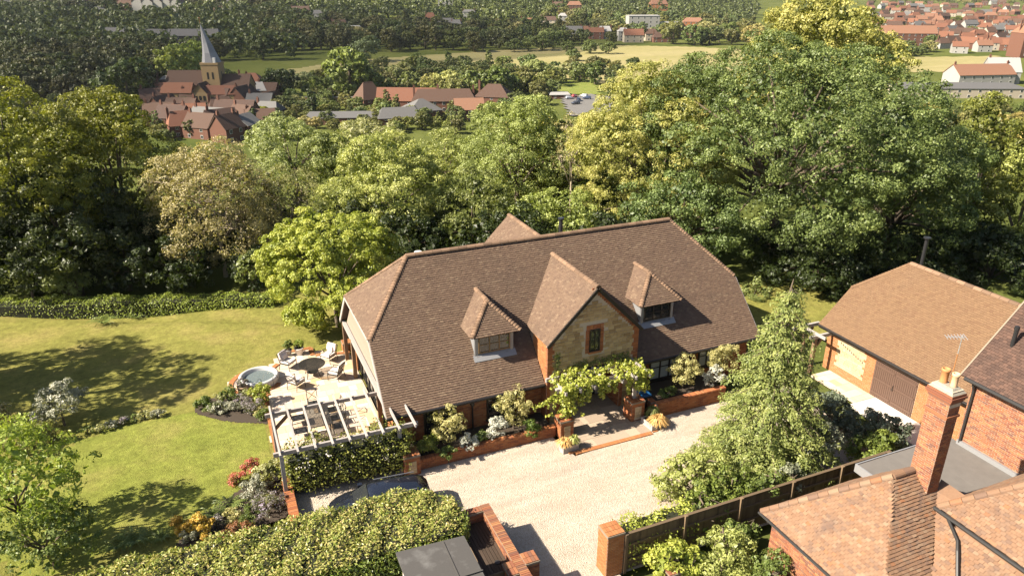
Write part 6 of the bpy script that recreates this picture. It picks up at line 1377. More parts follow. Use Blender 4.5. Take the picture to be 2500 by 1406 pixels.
# ------------------------------------------------------------------ church
def church():
    y = 345.0; bz = float(terrain_c(-140, y)); tw = 7.6
    cpos = lambda u: at_y(u, 180, y)[0]
    o = thing('church', 'stone church with red tiled roofs and a tall leaning grey spire', 'church', c2w(cpos(521), y, bz), R(-YAW)); Zt = at_y(521, 157, y)[2] - bz; Zs = at_y(502, 58, y)[2] - bz; Zn = at_y(460, 172, y)[2] - bz
    q = MB(); h = tw / 2; q.box(-h, h, -h, h, 0, Zt); tws = q.build('tower', M['ragstone'], o)
    q = MB(); q.box(-h - .25, h + .25, -h - .25, h + .25, Zt, Zt + .9)
    for k in range(8):
        for sx in (-h - .25, h - .05): pass
    q.build('parapet', M['ragstone'], o)
    for x in (-1.5, .7):
        q = MB(); q.box(x, x + .8, -h - .06, -h + .1, Zt - 6.2, Zt - 3.2); q.build('belfry_opening', M['frame'], tws)
    q = MB(); q.box(h - .1, h + .06, -.5, .4, Zt - 6.2, Zt - 3.2); q.build('belfry_opening', M['frame'], tws)
    # broached spire with a slight lean, lead in eight faces and seams
    tip = Vector((-2.6, 0, Zs)); n = 8; q = MB(); ring = [Vector((h * 1.0 * math.cos(2 * math.pi * (k + .5) / n) / math.cos(math.pi / n), h * math.sin(2 * math.pi * (k + .5) / n) / math.cos(math.pi / n), Zt + .9)) for k in range(n)]
    lv = [ring]
    for f, s in ((.25, .7), (.5, .47), (.75, .24), (1, .012)): lv.append([Vector((p.x * s + tip.x * f ** 1.3, p.y * s, Zt + .9 + f * (Zs - Zt - .9))) for p in ring])
    for i in range(4):
        for k in range(n): q.add([tuple(lv[i][k]), tuple(lv[i][(k + 1) % n]), tuple(lv[i + 1][(k + 1) % n]), tuple(lv[i + 1][k])], [(0, 1, 2, 3)])
    q.build('spire', M['shingle'], o)
    q = MB(); q.tube([tip, tip + Vector((0, 0, 2.2))], .12, 6); q.lathe([(.05, 2.0), (.4, 2.3), (.05, 2.6)], tuple(tip), 8); q.build('weathercock', M['rust'], o)
    q = MB(); q.box(1.9, 3.0, -h + .0, -h + 1.2, Zt + .9, Zt + 3.0); q.build('spire_light', M['white'], o)
    def gable(nm, x0, x1, yc, hw, ze, zr, mat):
        b = MB(); b.box(x0, x1, yc - hw + .4, yc + hw - .4, 0, ze + .3); b.add([(x0, yc - hw + .4, ze), (x0, yc + hw - .4, ze), (x0, yc, zr - .4), (x1, yc - hw + .4, ze), (x1, yc + hw - .4, ze), (x1, yc, zr - .4)], [(0, 2, 1), (3, 4, 5)]); w = b.build(nm, M['ragstone'], o)
        b = MB(); b.slab([(x0 - .3, yc - hw, ze), (x1 + .3, yc - hw, ze), (x1 + .3, yc, zr), (x0 - .3, yc, zr)], .3); b.slab([(x1 + .3, yc + hw, ze), (x0 - .3, yc + hw, ze), (x0 - .3, yc, zr), (x1 + .3, yc, zr)], .3); b.build('roof', mat, w); return w
    gable('nave', -20.5, -h, 1.0, 6.0, Zn - 6, Zn, M['tile_town']); gable('chancel', h, h + 12.5, 1.0, 5.5, Zn - 7, Zn - 1.6, M['tile_town']); gable('south_aisle', -21.5, -7, -7.5, 4.0, Zn - 8.5, Zn - 4.4, M['tile_red']); gable('south_chapel', h - 7, h + 9, -8.5, 4.0, Zn - 9, Zn - 5.5, M['tile_red'])
    b = MB(); b.box(-5.5, .8, -13, -3.5, 0, Zn - 8); b.add([(-5.5, -13, Zn - 8), (.8, -13, Zn - 8), (-2.3, -13, Zn - 4.4)], [(0, 1, 2)]); tr = b.build('transept', M['ragstone'], o)
    b = MB(); b.slab([(-5.9, -3, Zn - 8.4), (-5.9, -13.4, Zn - 8.4), (-2.35, -13.4, Zn - 4.2), (-2.35, -3, Zn - 4.2)], .25); b.slab([(1.2, -13.4, Zn - 8.4), (1.2, -3, Zn - 8.4), (-2.35, -3, Zn - 4.2), (-2.35, -13.4, Zn - 4.2)], .25); b.build('roof', M['tile_town'], tr)
    for x in (-4.6, -2.8, -1.0): b = MB(); b.box(x, x + 1.0, -13.12, -12.95, Zn - 14, Zn - 9.5); b.build('lancet_window', M['frame'], tr)
    for x in (-19, -16, -13, -10): b = MB(); b.box(x, x + 1.2, -11.2, -11.05, Zn - 12.5, Zn - 9.6); b.build('aisle_window', M['frame'], o)
M['tile_red'] = m_pieces('red_roof_tiles', [(.19, .085, .052), (.225, .10, .06), (.17, .075, .048)], grain=4)
M['tile_orange'] = m_pieces('orange_roof_tiles', [(.22, .11, .07), (.26, .135, .085), (.2, .1, .065)], grain=4)
M['slate_pale'] = m_pieces('pale_slates', [(.30, .29, .28), (.35, .34, .33)], grain=4)
church()

# ------------------------------------------------------------------ houses
def far_house(name, label, u, v, w, d, h, rise, wall, roof, rz=0.0, hip=0.0, chim=1, win=2, group=None, loc=None, floors=2, cat='house'):
    if loc is None: loc = ghit(u, v)
    t = thing(name, label, cat, (loc[0], loc[1], loc[2] - .3), R(-YAW + rz), group); a, b = w / 2, d / 2; e = .35
    q = MB(); q.box(-a, a, -b, b, -2, h)
    if hip <= 0: q.add([(-a, -b, h), (-a, b, h), (-a, 0, h + rise * .93), (a, -b, h), (a, b, h), (a, 0, h + rise * .93)], [(0, 2, 1), (3, 4, 5)])
    q.build('wall', M[wall], t)
    k = hip * b if hip > 0 else 0
    q = MB(); z = h - e * rise / b
    q.slab([(-a - e, -b - e, z), (a + e, -b - e, z), (a + e - k, 0, h + rise), (-a - e + k, 0, h + rise)], .22); q.slab([(a + e, b + e, z), (-a - e, b + e, z), (-a - e + k, 0, h + rise), (a + e - k, 0, h + rise)], .22)
    if k: q.slab([(-a - e, b + e, z), (-a - e, -b - e, z), (-a - e + k, 0, h + rise)], .22); q.slab([(a + e, -b - e, z), (a + e, b + e, z), (a + e - k, 0, h + rise)], .22)
    rf = q.build('roof', M[roof], t)
    for i in range(chim):
        x = (-a + .9) if i == 0 else (a - .9); q = MB(); q.box(x - .45, x + .45, -.35, .35, h, h + rise + 1.3); q.box(x - .2, x - .02, -.1, .1, h + rise + 1.3, h + rise + 1.75); q.box(x + .05, x + .23, -.1, .1, h + rise + 1.3, h + rise + 1.75); q.build('chimney', M['brick_town'], rf)
    fh = h / floors
    for f in range(floors):
        for i in range(win):
            x = -a + w * (i + .5) / win; z0 = f * fh + fh * .3; q = MB(); q.box(x - .6, x + .6, -b - .08, -b + .05, z0, z0 + fh * .5); wo = q.build('window', M['white'], t)
            q = MB(); q.box(x - .5, x - .04, -b - .11, -b - .07, z0 + .12, z0 + fh * .5 - .12); q.box(x + .04, x + .5, -b - .11, -b - .07, z0 + .12, z0 + fh * .5 - .12); q.build('pane', M['glass'], wo)
    return t
CH = [ # u, v, w, d, h, rise, wall, roof, rotation, hip, chimneys, windows, label
 (416, 226, 11, 8, 6, 3.5, 'brick_town', 'slate_pale', 8, 1, 1, 2, 'grey-roofed house left of the church below its nave'),
 (447, 232, 9, 7, 5, 3.5, 'brick_town', 'tile_red', -5, 0, 1, 2, 'red-roofed cottage below the church nave'),
 (545, 232, 13, 10, 6, 5, 'cream_far', 'slate_pale', 0, 1, 1, 2, 'house with pale pyramid roof in front of the church tower'),
 (580, 228, 12, 8, 7, 3.5, 'brick_town', 'slate', 12, 1, 2, 3, 'grey-slated house right of the pale pyramid roof'),
 (618, 222, 13, 9, 6, 4, 'brick_town', 'tile_red', 0, 1, 1, 3, 'red hipped house below the church chancel'),
 (636, 233, 15, 7, 5, 2.5, 'brick_town', 'tile_red', -3, 0, 1, 3, 'long low red-roofed house right of the church'),
 (622, 250, 13, 8, 8, 3, 'brick_town', 'slate_pale', 4, .6, 1, 3, 'tall brick house with pale grey roof and white windows'),
 (658, 250, 9, 8, 7, 3.5, 'brick_town', 'tile_town', -6, 0, 1, 3, 'brown-gabled brick house right of the tall grey-roofed one'),
 (568, 256, 13, 9, 8, 4, 'brick_town', 'tile_town', 9, 0, 2, 3, 'brown-roofed brick house with a tall stack before the church'),
 (515, 250, 13, 9, 7, 4.5, 'brick_town', 'tile_town', 14, 0, 1, 2, 'large brown-roofed house just below the church tower'),
 (418, 246, 11, 8, 6, 3.5, 'brick_town', 'tile_red', 5, 0, 1, 2, 'rusty-roofed house on the left of the village cluster'),
 (460, 246, 12, 8, 6, 4, 'brick_town', 'tile_town', -8, 0, 2, 2, 'brown-roofed house with two stacks left of centre in the village'),
 (437, 266, 12, 9, 6, 4.5, 'brick_town', 'tile_dark', 20, .5, 1, 1, 'dark-roofed house with a small white gable window'),
 (492, 270, 14, 9, 6, 4, 'brick_town', 'tile_town', 6, 0, 1, 2, 'wide brown-roofed house in the middle of the village'),
 (382, 272, 10, 9, 6, 5, 'brick_town', 'tile_dark', 30, 0, 1, 1, 'steep dark-gabled house at the left end of the village'),
 (452, 292, 12, 9, 6, 4, 'brick_town', 'tile_town', -10, 0, 2, 2, 'brown-roofed house low in the village above the olive tree'),
 (487, 293, 7, 6, 5, 2, 'white_far', 'slate_pale', 10, .8, 0, 1, 'small white-walled house among brown roofs'),
 (518, 315, 13, 9, 6, 3.5, 'brick_town', 'slate', -18, 0, 1, 2, 'dark slate-roofed house low in the village'),
 (582, 306, 15, 10, 6, 5, 'brick_town', 'tile_dark', -8, 0, 1, 2, 'big dark brown roof nearest the whitish green tree'),
 (560, 345, 8, 8, 7, 4, 'brick_town', 'tile_town', 60, 0, 2, 2, 'narrow brick house half hidden between the tree tops'),
 (600, 335, 7, 9, 7, 3, 'brick_town', 'slate', 70, 0, 1, 2, 'grey-roofed house half hidden by the whitish green tree'),
 (400, 238, 9, 7, 6, 3.5, 'brick_town', 'tile_dark', 25, 0, 1, 1, 'dark-roofed cottage at the left foot of the church'),
 (480, 258, 10, 8, 7, 4, 'brick_town', 'tile_red', 80, 0, 2, 1, 'red gable-ended house facing the garden in the village'),
 (540, 270, 10, 8, 7, 4, 'brick_town', 'tile_dark', -15, 0, 1, 2, 'dark-roofed house below the one with the tall stack'),
 (600, 268, 11, 8, 8, 4, 'brick_town', 'tile_town', 75, 0, 1, 2, 'gable-ended brick house under the tall grey-roofed one'),
 (405, 285, 10, 8, 6, 4, 'brick_town', 'tile_town', 70, 0, 1, 1, 'gable-ended brown house low at the left of the village'),
 (470, 308, 11, 8, 6, 4, 'brick_town', 'tile_red', 15, 0, 1, 2, 'rusty roof lowest in the left of the village'),
 (545, 290, 10, 8, 6, 4, 'brick_town', 'tile_town', 30, .5, 1, 2, 'hipped brown house between the two slate roofs'),
 (640, 272, 10, 8, 6, 3, 'brick_town', 'slate', 0, 0, 1, 2, 'slate-roofed house beside the bright yellow tree'),
 (545, 330, 10, 8, 7, 4, 'brick_town', 'tile_dark', 40, 0, 1, 2, 'dark-roofed house at the bottom of the village street'),
 (600, 318, 9, 8, 7, 4, 'brick_town', 'tile_town', -30, 0, 1, 2, 'brown house behind the big dark brown roof'),
 (398, 305, 11, 8, 6, 4, 'brick_town', 'tile_town', 12, 0, 1, 2, 'brown house lowest at the left of the village'),
 (430, 312, 11, 8, 6, 4, 'brick_town', 'tile_dark', -14, 0, 2, 2, 'dark-roofed house with two stacks above the twiggy tree'),
 (450, 330, 10, 8, 6, 4, 'brick_town', 'tile_red', 33, .5, 1, 2, 'rusty hipped house just above the twiggy tree'),
 (500, 335, 11, 8, 6, 4, 'brick_town', 'tile_town', -22, 0, 1, 2, 'brown house in the dip above the twiggy tree'),
 (640, 320, 10, 8, 6, 3.5, 'brick_town', 'tile_town', 18, 0, 1, 2, 'brown house left of the whitish green tree'),
 (660, 295, 10, 8, 6, 3, 'brick_town', 'slate', -10, .5, 1, 2, 'slate-roofed house right of the bright yellow tree'),
 (902, 262, 10, 9, 6, 6, 'brick_town', 'tile_town', 40, .7, 0, 2, 'brown pointed-roof school block left of the long red roofs'),
 (990, 262, 30, 9, 5, 4.5, 'brick_town', 'tile_red', -4, .4, 2, 6, 'long red-roofed school building with tall chimneys'),
 (1085, 270, 26, 9, 6.5, 4, 'brick_town', 'tile_town', 3, .6, 2, 7, 'brick school wing with white windows'),
 (1030, 292, 13, 12, 6, 3.5, 'brick_town', 'slate', 25, 1, 0, 3, 'square brick block with grey hipped roof below the school'),
 (975, 300, 16, 9, 4, 3, 'brick_town', 'slate', 15, .5, 0, 3, 'low slate-roofed block left of the square brick block'),
 (1145, 290, 11, 9, 6, 3.5, 'brick_town', 'tile_orange', 10, 0, 0, 1, 'small tan-roofed brick house right of the school'),
 (1207, 252, 15, 11, 5, 4.5, 'brick_town', 'tile_town', -12, .9, 1, 3, 'brown hipped house right of the school, above the light green tree'),
 (836, 300, 26, 10, 4, 1.5, 'brick_town', 'slate', 4, .3, 0, 4, 'long low grey-roofed hall left of the school'),
 (1365, 240, 9, 6, 3, .8, 'brick_town', 'slate_pale', 5, .3, 0, 2, 'small flat pale-roofed shed beside the car park')]
for i, (u, v, w, d, h, ri, wa, ro, rz, hip, ch, wi, lab) in enumerate(CH): far_house('village_house', lab, u, v, w * 1.08, d * 1.08, h * .8, ri * 1.12, wa, ro, rz, hip, ch, wi, 'houses of the village')
HL = [ # scattered houses on the far side
 (14, 14, 18, 10, 9, 5, 'white_far', 'tile_town', 'white-walled house in the top left corner'), (203, 20, 8, 8, 14, 5, 'white_far', 'slate', 'tall narrow white house on the far left hillside'), (222, 19, 10, 8, 10, 4, 'brick_town', 'tile_red', 'brick house beside the tall narrow white one'), (245, 38, 16, 10, 6, 4, 'brick_town', 'slate', 'slate-roofed house under the tall narrow white one'),
 (310, 30, 20, 10, 9, 5, 'brick_town', 'tile_town', 'brick house at the left end of the white terrace'), (540, 36, 14, 9, 6, 4, 'brick_town', 'tile_town', 'lone brown roof on the hillside behind the spire'), (571, 16, 18, 9, 7, 4, 'white_far', 'slate', 'pale house near the top edge behind the spire'), (735, 42, 22, 12, 8, 5, 'brick_town', 'tile_town', 'gabled brick houses on the wooded hill left of centre'), (776, 48, 20, 12, 7, 4, 'white_far', 'slate', 'pale-roofed house right of the gabled brick one'), (830, 72, 18, 9, 6, 4, 'brick_town', 'tile_town', 'brown house in the hedge gap left of the meadow'), (866, 82, 16, 9, 5, 3, 'cream_far', 'slate_pale', 'cream house above the left end of the meadow'),
 (1088, 16, 22, 12, 8, 2, 'white_far', 'slate', 'white modern house near the top edge'), (1145, 45, 16, 10, 8, 2.5, 'white_far', 'slate', 'white-fronted house among dark trees right of centre'), (1052, 70, 12, 11, 12, 5, 'brick_town', 'tile_red', 'tall brick villa with pyramid roof above the meadow'), (1090, 72, 20, 10, 8, 4, 'brick_town', 'slate', 'grey-roofed house right of the tall brick villa'), (1115, 74, 12, 9, 7, 4, 'brick_town', 'slate', 'small grey house two along from the tall brick villa'),
 (1290, 66, 18, 10, 6, 4, 'brick_town', 'tile_orange', 'orange-roofed house above the meadow bushes'), (1340, 64, 20, 10, 7, 4, 'cream_far', 'tile_town', 'cream house right of the orange-roofed one'), (1373, 60, 10, 10, 10, 3, 'white_far', 'slate_pale', 'tall white house left of the round trees'), (1361, 28, 16, 10, 8, 5, 'brick_town', 'tile_town', 'brown house high on the centre hill'), (1402, 26, 20, 11, 8, 5, 'brick_town', 'tile_orange', 'orange-roofed house high on the centre hill'), (1606, 26, 28, 14, 10, 8, 'brick_orange', 'tile_orange', 'big orange-roofed hall near the top edge'),
 (1401, 92, 16, 9, 7, 4, 'white_far', 'slate', 'white house at the left of the meadow-edge row'), (1427, 92, 11, 9, 6, 5, 'brick_town', 'tile_orange', 'orange-gabled house second in the meadow-edge row'), (1455, 96, 14, 9, 7, 4, 'brick_town', 'tile_red', 'red house third in the meadow-edge row'), (1475, 95, 14, 9, 8, 4, 'white_far', 'slate_pale', 'pale-roofed white house in the meadow-edge row'), (1520, 100, 10, 9, 9, 3, 'white_far', 'slate_pale', 'narrow white house in the meadow-edge row'), (1545, 104, 18, 9, 7, 5, 'cream_far', 'tile_red', 'red-roofed cream house right in the meadow-edge row'), (1588, 100, 12, 9, 7, 4, 'cream_far', 'tile_town', 'cream house behind the meadow willows'), (1613, 104, 16, 9, 5, 4, 'brick_town', 'tile_town', 'brown house at the right end of the meadow-edge row'),
 (1690, 78, 22, 12, 11, 4, 'brick_orange', 'tile_orange', 'orange brick block beside the chestnut top'), (1686, 94, 26, 10, 6, 2, 'brick_town', 'tile_orange', 'long low brick building beside the chestnut top'), (2208, 112, 46, 14, 11, 6, 'brick_town', 'tile_orange', 'long orange-roofed building with dormers right of the yellow tree'), (2385, 205, 34, 14, 6, 5, 'white_far', 'tile_orange', 'wide orange-roofed white hall at right'), (2436, 202, 16, 14, 7, 7, 'slate_pale', 'slate_pale', 'pale grey gabled hall at the right edge'), (2492, 140, 14, 14, 18, 7, 'brick_town', 'tile_orange', 'tall orange brick building cut by the right edge'), (2330, 235, 60, 16, 5, 2, 'cream_far', 'slate', 'long pale flat-roofed building behind the right-hand trees')]
for (u, v, w, d, h, ri, wa, ro, lab) in HL: far_house('distant_house', lab, u, v, w, d, h, ri, wa, ro, (u * 7) % 25 - 12, .6 if (u % 3) else 0, 1 + u % 2, max(2, int(w / 5)), 'scattered houses across the valley', floors=2 if h < 9 else 3)
for k in range(5): far_house('terrace_house', ('leftmost', 'second', 'middle', 'fourth', 'rightmost')[k] + ' gabled house of the white terrace on the far hillside', 345 + k * 23, 34, 13, 14, 14, 6, 'white_far', 'tile_town', 90, 0, 1, 2, 'white gabled terrace', floors=3)
far_house('apartment_block', 'white four-storey block of flats above the meadow', 1567, 78, 34, 16, 17, .6, 'white_far', 'slate_pale', 5, .2, 0, 5, None, floors=4, cat='flats'); far_house('apartment_block', 'low white modern block right of the flats', 1626, 78, 34, 14, 10, .6, 'white_far', 'slate_pale', -5, .2, 0, 5, None, floors=3, cat='flats')
far_house('office_building', 'long grey-roofed modern building in the wood behind the church', 440, 112, 76, 20, 9, 5, 'frame', 'slate', 3, .4, 0, 12, None, cat='building'); far_house('office_building', 'shorter grey-roofed modern building in the wood left of the long one', 300, 104, 34, 20, 8, 5, 'frame', 'slate', -6, .4, 0, 6, None, cat='building')
rt = random.Random(5); TOWN = []
while len(TOWN) < 125:
    u = rt.uniform(2120, 2520); v = 12 + 120 * rt.random() ** 1.3
    if all(abs(u - a) > 15 or abs(v - b) > 8 for a, b in TOWN) and not (v > 90 and u < 2300): TOWN.append((u, v))
TOWN.sort(key=lambda q: q[1])
for i, (u, v) in enumerate(TOWN):
    ro = rt.choice(('tile_orange', 'tile_red', 'tile_red', 'tile_town', 'tile_town', 'slate')); wa = rt.choice(('brick_town', 'cream_far', 'white_far', 'brick_town'))
    nm = {'tile_orange': 'orange', 'tile_red': 'red', 'tile_town': 'brown', 'slate': 'grey', 'slate_pale': 'pale grey'}[ro]; wn_ = {'brick_town': 'brick', 'cream_far': 'cream', 'white_far': 'white'}[wa]
    band = 'in the farthest streets of the town at right' if v < 40 else ('in the middle streets of the town at right' if v < 80 else 'in the nearest streets of the town at right')
    far_house('town_house', '%s-roofed %s house %s' % (nm, wn_, band), u, v, rt.uniform(10, 17), rt.uniform(8, 10), rt.uniform(5, 6.5), rt.uniform(3.5, 4.5), wa, ro, rt.uniform(-30, 30), rt.choice((0, 0, .6)), rt.randint(0, 2), 2, 'houses of the town at right')
t = thing('park_wall', 'long low stone wall of the park left of the dark cypress', 'wall', ghit(790, 252), R(-YAW)); q = MB(); q.box(-24, 26, -.3, .3, -1, 2.6); q.build('wall', M['ragstone'], t); q = MB(); q.box(-24.2, 26.2, -.4, .4, 2.6, 2.8); q.build('coping', M['slate_pale'], t)
for i, (u, v, col, lab) in enumerate(((1390, 246, (.5, .5, .52), 'silver car at the left of the far car park'), (1402, 241, (.35, .02, .02), 'red car beside the shed in the far car park'), (1412, 250, (.02, .03, .06), 'dark car in the near row of the far car park'), (1425, 240, (.6, .6, .6), 'white car at the back of the far car park'), (1432, 246, (.05, .07, .12), 'blue car at the right of the far car park'), (1405, 258, (.08, .08, .09), 'grey car at the front of the far car park'), (1105, 303, (.1, .2, .4), 'blue car parked below the school'), (1120, 305, (.05, .1, .08), 'dark green car parked below the school'), (1112, 309, (.6, .6, .58), 'white car parked below the school'))):
    p = ghit(u, v); car('parked_car', lab, (p[0], p[1], p[2] + .6), R(i * 37), mk_paint('car_paint_%d' % i, col), group='cars parked in the valley')

# ------------------------------------------------------------------ woods and park trees of the valley
LF('leaf_far', (.06, .08, .02), (.095, .12, .03), (.15, .175, .045), trans=.25)
LF('leaf_far_pale', (.15, .165, .06), (.22, .24, .09), (.31, .32, .15), trans=.25)
PROTO = []
for k, (nl, rx, rz, leaf, per, cl, mat, dr) in enumerate(((8, 6.5, 6.0, .8, 40, 1.5, 'leaf_far', 0), (10, 7, 5.4, .8, 40, 1.5, 'leaf_far', 0), (7, 5.5, 6.8, .8, 40, 1.4, 'leaf_far', 0), (9, 6.5, 5.6, .8, 40, 1.4, 'leaf_far', 0), (5, 3.0, 8.0, .7, 40, 1.1, 'leaf_far', 0), (9, 6, 5.2, .7, 44, 1.4, 'leaf_far_pale', 1.2))):
    rg = np.random.default_rng(300 + k); lob = [(a, b, c + rz * .9, d, e, f) for a, b, c, d, e, f in auto_lobes(rx, rx, rz, nl, rg, lo=.3, hi=.5)]
    Q, rn = crown_quads(lob, cl, per, leaf, rg, asp=.75, spread=.32, fill=.1, droop=dr); mb = MB(); mb.quads(Q, rn); me = mb.mesh('far_crown'); me.materials.append(M[mat])
    mb = MB(); mb.tube([(0, 0, -1.5), (0, 0, rz)], [.5, .25], 6); tm = mb.mesh('far_trunk'); tm.materials.append(M['bark']); Q2, rn2 = crown_quads(lob, 2.6, 12, 1.9, rg, asp=.8, spread=.3, fill=.0, under=.15); PROTO.append((me, tm, rx, 1.9 * rz, Q2, rn2))
NP = len(PROTO)
for k in range(3):
    rg = np.random.default_rng(330 + k); rx, rz = 5.5, 5.6
    lob = [(a, b, c + rz * .9, d, e, f) for a, b, c, d, e, f in auto_lobes(rx, rx, rz, 14, rg, lo=.24, hi=.4)]; Q, rn = crown_quads(lob, .85, 55, .36, rg, spread=.42, fill=.1); mb = MB(); mb.quads(Q, rn); me = mb.mesh('slope_crown'); me.materials.append(M[('leaf_mid', 'leaf_grey', 'leaf_yellow')[k]])
    mb = MB(); limbs(mb, (0, 0, 0), (0, 0, rz * .7), lob, .25, rg); tm = mb.mesh('slope_trunk'); tm.materials.append(M['bark']); PROTO.append((me, tm, rx, 1.9 * rz, Q[:10], rn[:10]))
def far_tree(name, label, p, s, k, col, group, rz=None, sz=1.0, cat='tree'):
    t = thing(name, label, cat, p, random.uniform(0, 6.28) if rz is None else rz, group); c = inst('crown', PROTO[k][0], t, (0, 0, 0), (0, 0, 0), (s, s, s * sz)); c.color = (*col, 1); inst('trunk', PROTO[k][1], t, (0, 0, 0), (0, 0, 0), (s, s, s * sz)); return t
PK = [ # u, base v, top v, proto, colour, label
 (320, 268, 138, 0, (.62, .75, .5), 'big round dark tree left of the church'), (440, 222, 95, 2, (1.9, 1.9, 1.1), 'bright yellow-green tree behind the church nave'), (478, 200, 100, 1, (1.7, 1.8, 1.0), 'bright green tree just left of the church spire'), (858, 245, 100, 2, (1.25, 1.35, .8), 'tall bright green tree standing alone left of the meadow'), (892, 240, 150, 0, (1.0, 1.1, .7), 'lower tree on the right flank of the tall lone tree'), (765, 285, 212, 4, (.4, .5, .4), 'dark pointed cypress in the park'), (388, 262, 206, 4, (.35, .45, .35), 'dark pointed cypress at the left of the village'), (690, 245, 165, 0, (.4, .5, .38), 'very dark round yew at the right of the church'), (775, 240, 182, 3, (1.2, 1.3, .8), 'round green tree in the park right of the yew'), (815, 248, 215, 1, (.55, .5, .4), 'dull brown bush in the park'), (816, 270, 246, 1, (.8, .9, .6), 'small round topiary bush by the park wall'),
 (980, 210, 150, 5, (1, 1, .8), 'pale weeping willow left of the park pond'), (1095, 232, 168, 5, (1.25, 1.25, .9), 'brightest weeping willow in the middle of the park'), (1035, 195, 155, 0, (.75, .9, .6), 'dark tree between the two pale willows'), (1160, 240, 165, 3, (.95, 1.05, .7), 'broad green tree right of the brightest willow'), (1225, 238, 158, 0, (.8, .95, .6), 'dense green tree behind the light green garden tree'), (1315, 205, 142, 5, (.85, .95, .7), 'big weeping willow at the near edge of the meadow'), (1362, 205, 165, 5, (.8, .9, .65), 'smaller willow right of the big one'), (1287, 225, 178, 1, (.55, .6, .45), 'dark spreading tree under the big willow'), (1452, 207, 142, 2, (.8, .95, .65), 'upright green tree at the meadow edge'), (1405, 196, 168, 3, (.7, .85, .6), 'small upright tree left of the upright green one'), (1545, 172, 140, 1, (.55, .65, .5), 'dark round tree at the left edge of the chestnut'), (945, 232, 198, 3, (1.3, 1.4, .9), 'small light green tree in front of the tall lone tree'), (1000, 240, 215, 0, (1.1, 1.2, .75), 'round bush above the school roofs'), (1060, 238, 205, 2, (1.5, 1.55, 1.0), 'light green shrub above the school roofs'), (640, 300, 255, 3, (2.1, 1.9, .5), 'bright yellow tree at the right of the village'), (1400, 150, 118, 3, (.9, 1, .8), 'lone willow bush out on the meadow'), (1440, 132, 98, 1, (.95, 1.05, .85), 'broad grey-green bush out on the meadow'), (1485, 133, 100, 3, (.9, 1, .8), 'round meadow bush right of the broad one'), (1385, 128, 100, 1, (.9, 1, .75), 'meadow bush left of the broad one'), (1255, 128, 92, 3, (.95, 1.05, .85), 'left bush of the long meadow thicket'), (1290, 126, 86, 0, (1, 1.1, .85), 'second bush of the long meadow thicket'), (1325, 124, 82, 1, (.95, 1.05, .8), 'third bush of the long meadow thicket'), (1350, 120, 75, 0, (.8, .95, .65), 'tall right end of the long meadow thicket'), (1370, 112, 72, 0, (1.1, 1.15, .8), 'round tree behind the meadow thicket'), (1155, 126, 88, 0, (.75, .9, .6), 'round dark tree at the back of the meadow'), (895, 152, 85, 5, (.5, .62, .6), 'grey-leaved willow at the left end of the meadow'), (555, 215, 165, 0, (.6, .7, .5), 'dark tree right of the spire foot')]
for (u, vb, vt, k, col, lab) in PK:
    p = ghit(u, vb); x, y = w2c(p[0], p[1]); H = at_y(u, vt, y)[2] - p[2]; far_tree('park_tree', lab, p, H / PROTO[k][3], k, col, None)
zones = [ # name, u0,u1,v0,v1, n, spacing, colour range, label
 ('woodland_tree', -80, 720, 35, 255, 560, 20, (.42, .8), 'tree with cloud shade put into its green, in the wood left of and behind the church', 'trees of the wood behind the church'),  # low colour range puts the cloud's shade into the leaves
 ('woodland_tree', -60, 760, 1, 38, 240, 14, (.38, .65), 'tree with cloud shade put into its colour, on the far left hillside near the top edge', 'trees of the far left hillside'),  # darkened likewise, cloud shade carried by the leaf colour
 ('hillside_tree', 640, 1250, 1, 128, 460, 17, (.5, .9), 'green tree on the wooded slope behind the meadow', 'trees of the slope behind the meadow'),
 ('hillside_tree', 1200, 1840, 1, 112, 430, 15, (.7, 1.2), 'tree coloured lighter for sun and haze among the houses on the centre hill', 'trees among the centre hill houses'),  # lighter range here and in the town puts sun and haze into colour
 ('town_tree', 2120, 2540, 1, 128, 300, 11, (.8, 1.2), 'tree standing among the houses of the town at right', 'trees among the town houses'),
 ('parkland_tree', 900, 1520, 170, 206, 34, 26, (.8, 1.35), 'tree of the loose belt along the near edge of the meadow', 'trees along the near edge of the meadow'),
 ('hedgerow_tree', 2190, 2430, 118, 140, 14, 16, (.8, 1.1), 'bush in the hedgerow before the town at right', 'bushes of the hedgerow before the town'),
 ('park_bush', 660, 1500, 206, 246, 60, 20, (.75, 1.4), 'green bush scattered in the park between village and meadow', 'bushes of the park'),
 ('garden_tree', 650, 1330, 250, 335, 90, 15, (.8, 1.4), 'small garden tree among the school and village gardens', 'small trees of the valley gardens'),
 ('garden_tree', 375, 690, 232, 345, 60, 14, (.6, 1.2), 'small bush between the village houses', 'bushes between the village houses'),
 ('slope_tree', -150, 330, 230, 420, 60, 34, (.6, 1.0), 'tree on the slope below the left-hand garden trees', 'trees of the left slope'),
 ('slope_tree', 400, 1500, 340, 520, 120, 30, (.8, 1.3), 'tree on the slope between the garden and the valley roofs', 'trees of the middle slope'),
 ('slope_tree', 2180, 2600, 190, 460, 70, 30, (.8, 1.25), 'tree on the slope below the right-hand garden trees', 'trees of the right slope')]
HPX = [(u, v, w) for (u, v, w, *_) in HL] + [(u, v - 3, w) for (u, v, w, *_) in CH] + [(u, v, 20) for u, v in TOWN] + [(345 + k * 23, 34, 14) for k in range(5)] + [(1567, 78, 34), (1626, 78, 34), (440, 112, 76), (300, 104, 34)]
HPX = [(u, v, max(10, w * 1800 / 900 * .5)) for u, v, w in HPX]
mead = [(690, 172), (900, 146), (1250, 122), (1500, 112), (1700, 116), (1700, 175), (1400, 207), (1180, 195), (950, 172), (800, 200), (700, 205)]
cand = []; rz_ = np.random.default_rng(99)
